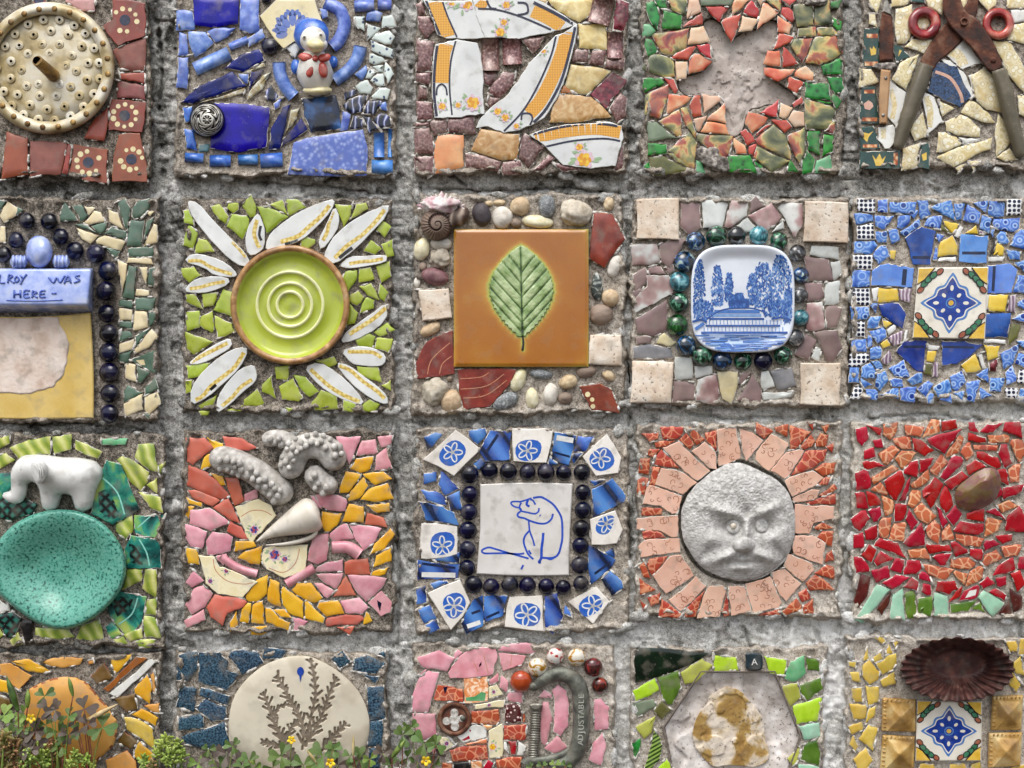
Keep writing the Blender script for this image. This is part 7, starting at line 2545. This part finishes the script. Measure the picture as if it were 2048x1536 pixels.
def pw(x, y, h): return Vector(Wp(x, y, h))
_LM = {}
def leaflet_mesh(mat):
    """heart shaped clover leaflet, base at the origin, growing along +X, facing +Z, folded on its midrib"""
    if mat in _LM: return _LM[mat]
    n = 9; P = []; F = []
    half = [(0, 0), (.22, .13), (.45, .30), (.68, .45), (.88, .50), (1.02, .40), (1.05, .24), (.97, .08), (.90, 0)]
    for s_ in (1, -1):
        b = len(P)
        for a, w in half: P.append((a, w*s_, .30*w+.10*math.sin(a*3)))
        m = [(half[0][0], 0)]
        for a in (.3, .6, .9): P.append((a, 0, .10*math.sin(a*3)-.02))
        q = list(range(b, b+9)); c0, c1, c2 = b+9, b+10, b+11
        fs = [(b, b+1, c0), (b+1, b+2, c0), (c0, b+2, c1), (b+2, b+3, c1), (b+3, b+4, c1), (b+4, c2, c1), (b+4, b+5, c2), (b+5, b+6, c2), (b+6, b+7, c2)]
        F += [f if s_ < 0 else f[::-1] for f in fs]
    F = [f[::-1] for f in F]
    me = bpy.data.meshes.new('leaflet'); me.from_pydata(P, [], F); me.materials.append(MAT[mat]); me.polygons.foreach_set('use_smooth', np.ones(len(me.polygons), bool)); me.update()
    _LM[mat] = me; return me
from mathutils import Matrix
def stem_(root, pts, r, m='stemr'): return tube('stem', pts, r, m, root, 6, sub=4)
def clover(root, x, y, h, size, mat, rng, base, face=None):
    """trifoliate leaf: three leaflets round the stalk tip, turned partly to the light"""
    bx, by, bh = base
    stem_(root, [(bx, by, bh), ((bx+x)/2+rng.uniform(-6, 6), (by+y)/2-rng.uniform(0, 8), (bh+h)/2+8), (x, y, h)], [1.5, 1.2, 1.0], rng.choice(('stemr', 'stemg')))
    up = (face or Vector((rng.uniform(-.5, .5), -1, rng.uniform(.2, 1.0)))).normalized()
    ax = up.cross(Vector((0, 0, 1))); ax = ax.normalized() if ax.length > .1 else Vector((1, 0, 0)); ay = up.cross(ax)
    a0 = rng.uniform(0, 6.3); me = leaflet_mesh(mat); c = pw(x, y, h)-worldloc(root)
    for j in range(3):
        a = a0+j*2*math.pi/3+rng.uniform(-.15, .15); d = ax*math.cos(a)+ay*math.sin(a)+up*rng.uniform(-.1, .25); d.normalize(); s_ = up.cross(d).normalized(); n_ = d.cross(s_)
        o = bpy.data.objects.new('leaflet', me); COL.objects.link(o); o.parent = root; sz = size*S*rng.uniform(.88, 1.1)
        o.matrix_basis = Matrix.Translation(c) @ Matrix((d, s_, n_)).transposed().to_4x4() @ Matrix.Diagonal((sz, sz, sz, 1))
def flower(root, x, y, h, base, r=9, face=(0, -1, .3)):
    stem_(root, [base, ((base[0]+x)/2, (base[1]+y)/2, (base[2]+h)/2), (x, y, h)], [1.2, 1, 1], 'stemg')
    for j in range(5):
        a = j*2*math.pi/5+.3; cx, cy = x+math.cos(a)*r*.55, y+math.sin(a)*r*.55
        slab('petal', disc(cx, cy, r*.58, 10, r*.42, a), h+3+1.2*(j % 2), ['petal', 'petal'], root, h+.5, .8, .6, (math.cos(a)*.35, math.sin(a)*.35), edge_p=0)
    blob('flower_centre', x, y, h+4, r*.22, r*.22, 2, 'straw', root, sub=2)
def pod(root, a, b, h, r, base, m='oxl'):
    stem_(root, [base, ((base[0]+a[0])/2, (base[1]+a[1])/2, (base[2]+h)/2), a+(h,)], [1.2, 1, 1.4], 'stemr')
    tube('seed_pod', [a+(h,), ((a[0]*2+b[0])/3, (a[1]*2+b[1])/3, h+2), ((a[0]+b[0]*2)/3, (a[1]+b[1]*2)/3, h+2), b+(h,)], [r*.5, r, r*.9, .5], m, root, 8)
def oxalis(x, label, lv, fl=(), pods=(), seed=0):
    t = empty('oxalis_plant', x, GY-2, label, 'plant', 'wood sorrel plants growing along the foot of the wall', h=45); rng = random.Random(seed)
    for (lx, ly, sz, m) in lv: clover(t, lx, ly, rng.uniform(26, 62), sz, m, rng, (x+rng.uniform(-8, 8), GY, rng.uniform(36, 56)))
    for f in fl: flower(t, f[0], f[1], 58, (x+rng.uniform(-5, 5), GY, 46), *f[2:])
    for p in pods: pod(t, p[0], p[1], 52, p[2], (x+rng.uniform(-8, 8), GY, 46), p[3] if len(p) > 3 else 'oxl')
    return t
oxalis(34, 'wood sorrel with tall green seed pods and a yellow flower before the orange plate', [(27, 1448, 25, 'oxl'), (8, 1432, 20, 'oxl'), (46, 1428, 17, 'oxl'), (89, 1392, 19, 'oxg'), (20, 1470, 20, 'oxg'), (50, 1455, 16, 'oxg'), (72, 1462, 22, 'oxp'), (10, 1490, 22, 'oxl')], [(62, 1437, 9)], [((36, 1422), (13, 1352), 7, 'oxg'), ((55, 1415), (56, 1378), 5.5)], 1)
oxalis(116, 'purple leaved wood sorrel in front of the orange plate', [(111, 1420, 21, 'oxp'), (96, 1418, 18, 'oxp'), (137, 1432, 17, 'oxg'), (117, 1464, 21, 'oxg'), (76, 1478, 23, 'oxp'), (137, 1470, 18, 'oxp'), (92, 1450, 18, 'oxg'), (124, 1492, 20, 'oxg'), (60, 1500, 20, 'oxp')], [], [((146, 1392), (137, 1354), 4.5)], 2)
oxalis(186, 'dark leaved wood sorrel with a dry straw blade before the orange plate', [(168, 1418, 25, 'oxp'), (176, 1448, 18, 'oxp'), (205, 1455, 27, 'oxg'), (158, 1462, 18, 'oxg'), (150, 1440, 14, 'oxp')], [], [((168, 1444), (236, 1408), 5, 'straw')], 3)
oxalis(446, 'brownish wood sorrel at the lower left of the fern disc', [(424, 1518, 22, 'oxp'), (454, 1508, 23, 'oxp'), (466, 1492, 16, 'oxg'), (396, 1528, 19, 'oxl'), (440, 1532, 20, 'oxg'), (472, 1522, 17, 'oxp'), (416, 1500, 13, 'oxg')], [], [], 4)
oxalis(505, 'green wood sorrel below the left part of the fern disc', [(498, 1522, 20, 'oxg'), (512, 1532, 16, 'oxl'), (484, 1534, 17, 'oxg')], [], [], 5)
oxalis(575, 'wood sorrel with a small yellow flower raised over the fern print', [(562, 1513, 24, 'oxg'), (607, 1530, 22, 'oxg'), (585, 1532, 17, 'oxp'), (545, 1535, 18, 'oxg')], [(583, 1480, 8)], [], 6)
oxalis(655, 'wood sorrel with one yellow flower below the right part of the fern disc', [(646, 1512, 29, 'oxg'), (630, 1530, 18, 'oxl'), (676, 1530, 17, 'oxp'), (666, 1500, 17, 'oxg')], [(661, 1526, 9)], [((632, 1525), (614, 1500), 3, 'straw')], 7)
oxalis(726, 'wood sorrel at the lower right rim of the fern disc', [(718, 1520, 25, 'oxg'), (740, 1518, 15, 'oxl'), (706, 1534, 18, 'oxp'), (700, 1512, 14, 'oxg')], [], [((706, 1512), (707, 1470), 3, 'straw')], 8)
oxalis(790, 'purple wood sorrel with a pale pod between the fern disc and the clamp', [(766, 1507, 19, 'oxp'), (805, 1470, 22, 'oxg'), (815, 1515, 16, 'oxg'), (782, 1530, 17, 'oxg'), (800, 1534, 14, 'oxp')], [], [((784, 1515), (810, 1480), 5.5)], 9)
oxalis(848, 'wood sorrel with a yellow flower in front of the pink shards', [(848, 1486, 24, 'oxg'), (872, 1490, 18, 'oxg'), (822, 1455, 16, 'oxg'), (835, 1525, 17, 'oxp'), (868, 1528, 15, 'oxg'), (878, 1512, 15, 'oxp')], [(852, 1522, 9.5)], [], 10)
oxalis(1110, 'small wood sorrel sprigs under the clamp', [(1085, 1533, 11, 'oxg'), (1110, 1531, 12, 'oxl'), (1132, 1532, 11, 'oxg'), (1060, 1534, 9, 'oxg')], [], [], 11)

def sedum(x, label, heads, mat, seed, n=40):
    """stonecrop: shoots set round with short fat leaves"""
    t = empty('stonecrop_plant', x, GY-2, label, 'plant', 'stonecrop clumps at the foot of the wall', h=40); rng = random.Random(seed)
    V, F0 = ico(2)
    for (hx_, hy_, r, L, m) in heads:
        P = []; F = []; hb = rng.uniform(38, 58); dx = rng.uniform(-12, 12)
        tube('shoot', [(hx_+dx, GY, 40), (hx_+dx*.4, (GY+hy_)/2, hb), (hx_, hy_, hb)], [2.6, 2.4, 1.6], 'stemg', t, 6)
        for j in range(n):
            a = rng.uniform(0, 6.3); el = rng.uniform(-.5, 1.5)
            d = np.array([math.cos(a)*math.cos(el), -math.sin(el)*.8, math.sin(a)*math.cos(el)]); ln = r*rng.uniform(.34, .66)
            b = np.array([hx_+rng.uniform(-.3, .3)*r, hy_+L*.35+rng.uniform(-.5, .6)*r, hb+rng.uniform(-.3, .3)*r]); d = d+np.array([rng.uniform(-.3, .3) for _ in range(3)]); d /= np.linalg.norm(d); c = b+d*(r*.15+ln*.5)
            u_ = np.cross(d, [0.3, .2, 1]); u_ /= np.linalg.norm(u_); w_ = np.cross(d, u_)
            k = len(P); sc = V[:, :1]*d*ln*.62+V[:, 1:2]*u_*ln*.25+V[:, 2:3]*w_*ln*.22
            P.extend((c+q).tolist() for q in sc); F.extend(tuple(i+k for i in f_[::-1]) for f_ in F0)
        o = mesh('shoot_leaves', P, F, m, None, t, None, True); o['kind'] = 'stuff'
    return t
sedum(76, 'bright green stonecrop clump at the foot of the orange plate', [(76, 1492, 26, 30, 'sedl'), (58, 1500, 22, 28, 'sedl'), (96, 1502, 22, 26, 'sedl'), (84, 1520, 24, 24, 'sedl'), (44, 1522, 20, 22, 'sedl')], 'sedl', 21)
sedum(20, 'brownish stonecrop mass in the lower left corner', [(8, 1470, 24, 30, 'sedb'), (28, 1480, 22, 30, 'sedb'), (14, 1502, 26, 26, 'sedb'), (36, 1498, 20, 30, 'sedb'), (24, 1524, 24, 22, 'sedb'), (2, 1520, 22, 22, 'sedb'), (58, 1478, 16, 26, 'sedb'), (112, 1508, 20, 26, 'sedb'), (104, 1482, 17, 24, 'sedb')], 'sedb', 22, 34)
sedum(156, 'narrow green stonecrop shoots right of the bright clump', [(152, 1503, 18, 34, 'sedl'), (168, 1512, 17, 28, 'sedl'), (140, 1522, 17, 22, 'sedl'), (184, 1528, 15, 18, 'sedl')], 'sedl', 23)
sedum(330, 'pale green stonecrop clump between the orange and the fern panels', [(330, 1472, 22, 34, 'sedl'), (352, 1482, 21, 32, 'sedl'), (316, 1494, 20, 30, 'sedl'), (340, 1508, 24, 26, 'sedl'), (288, 1518, 18, 22, 'sedl'), (362, 1504, 18, 26, 'sedl'), (304, 1526, 18, 18, 'sedb')], 'sedl', 24)
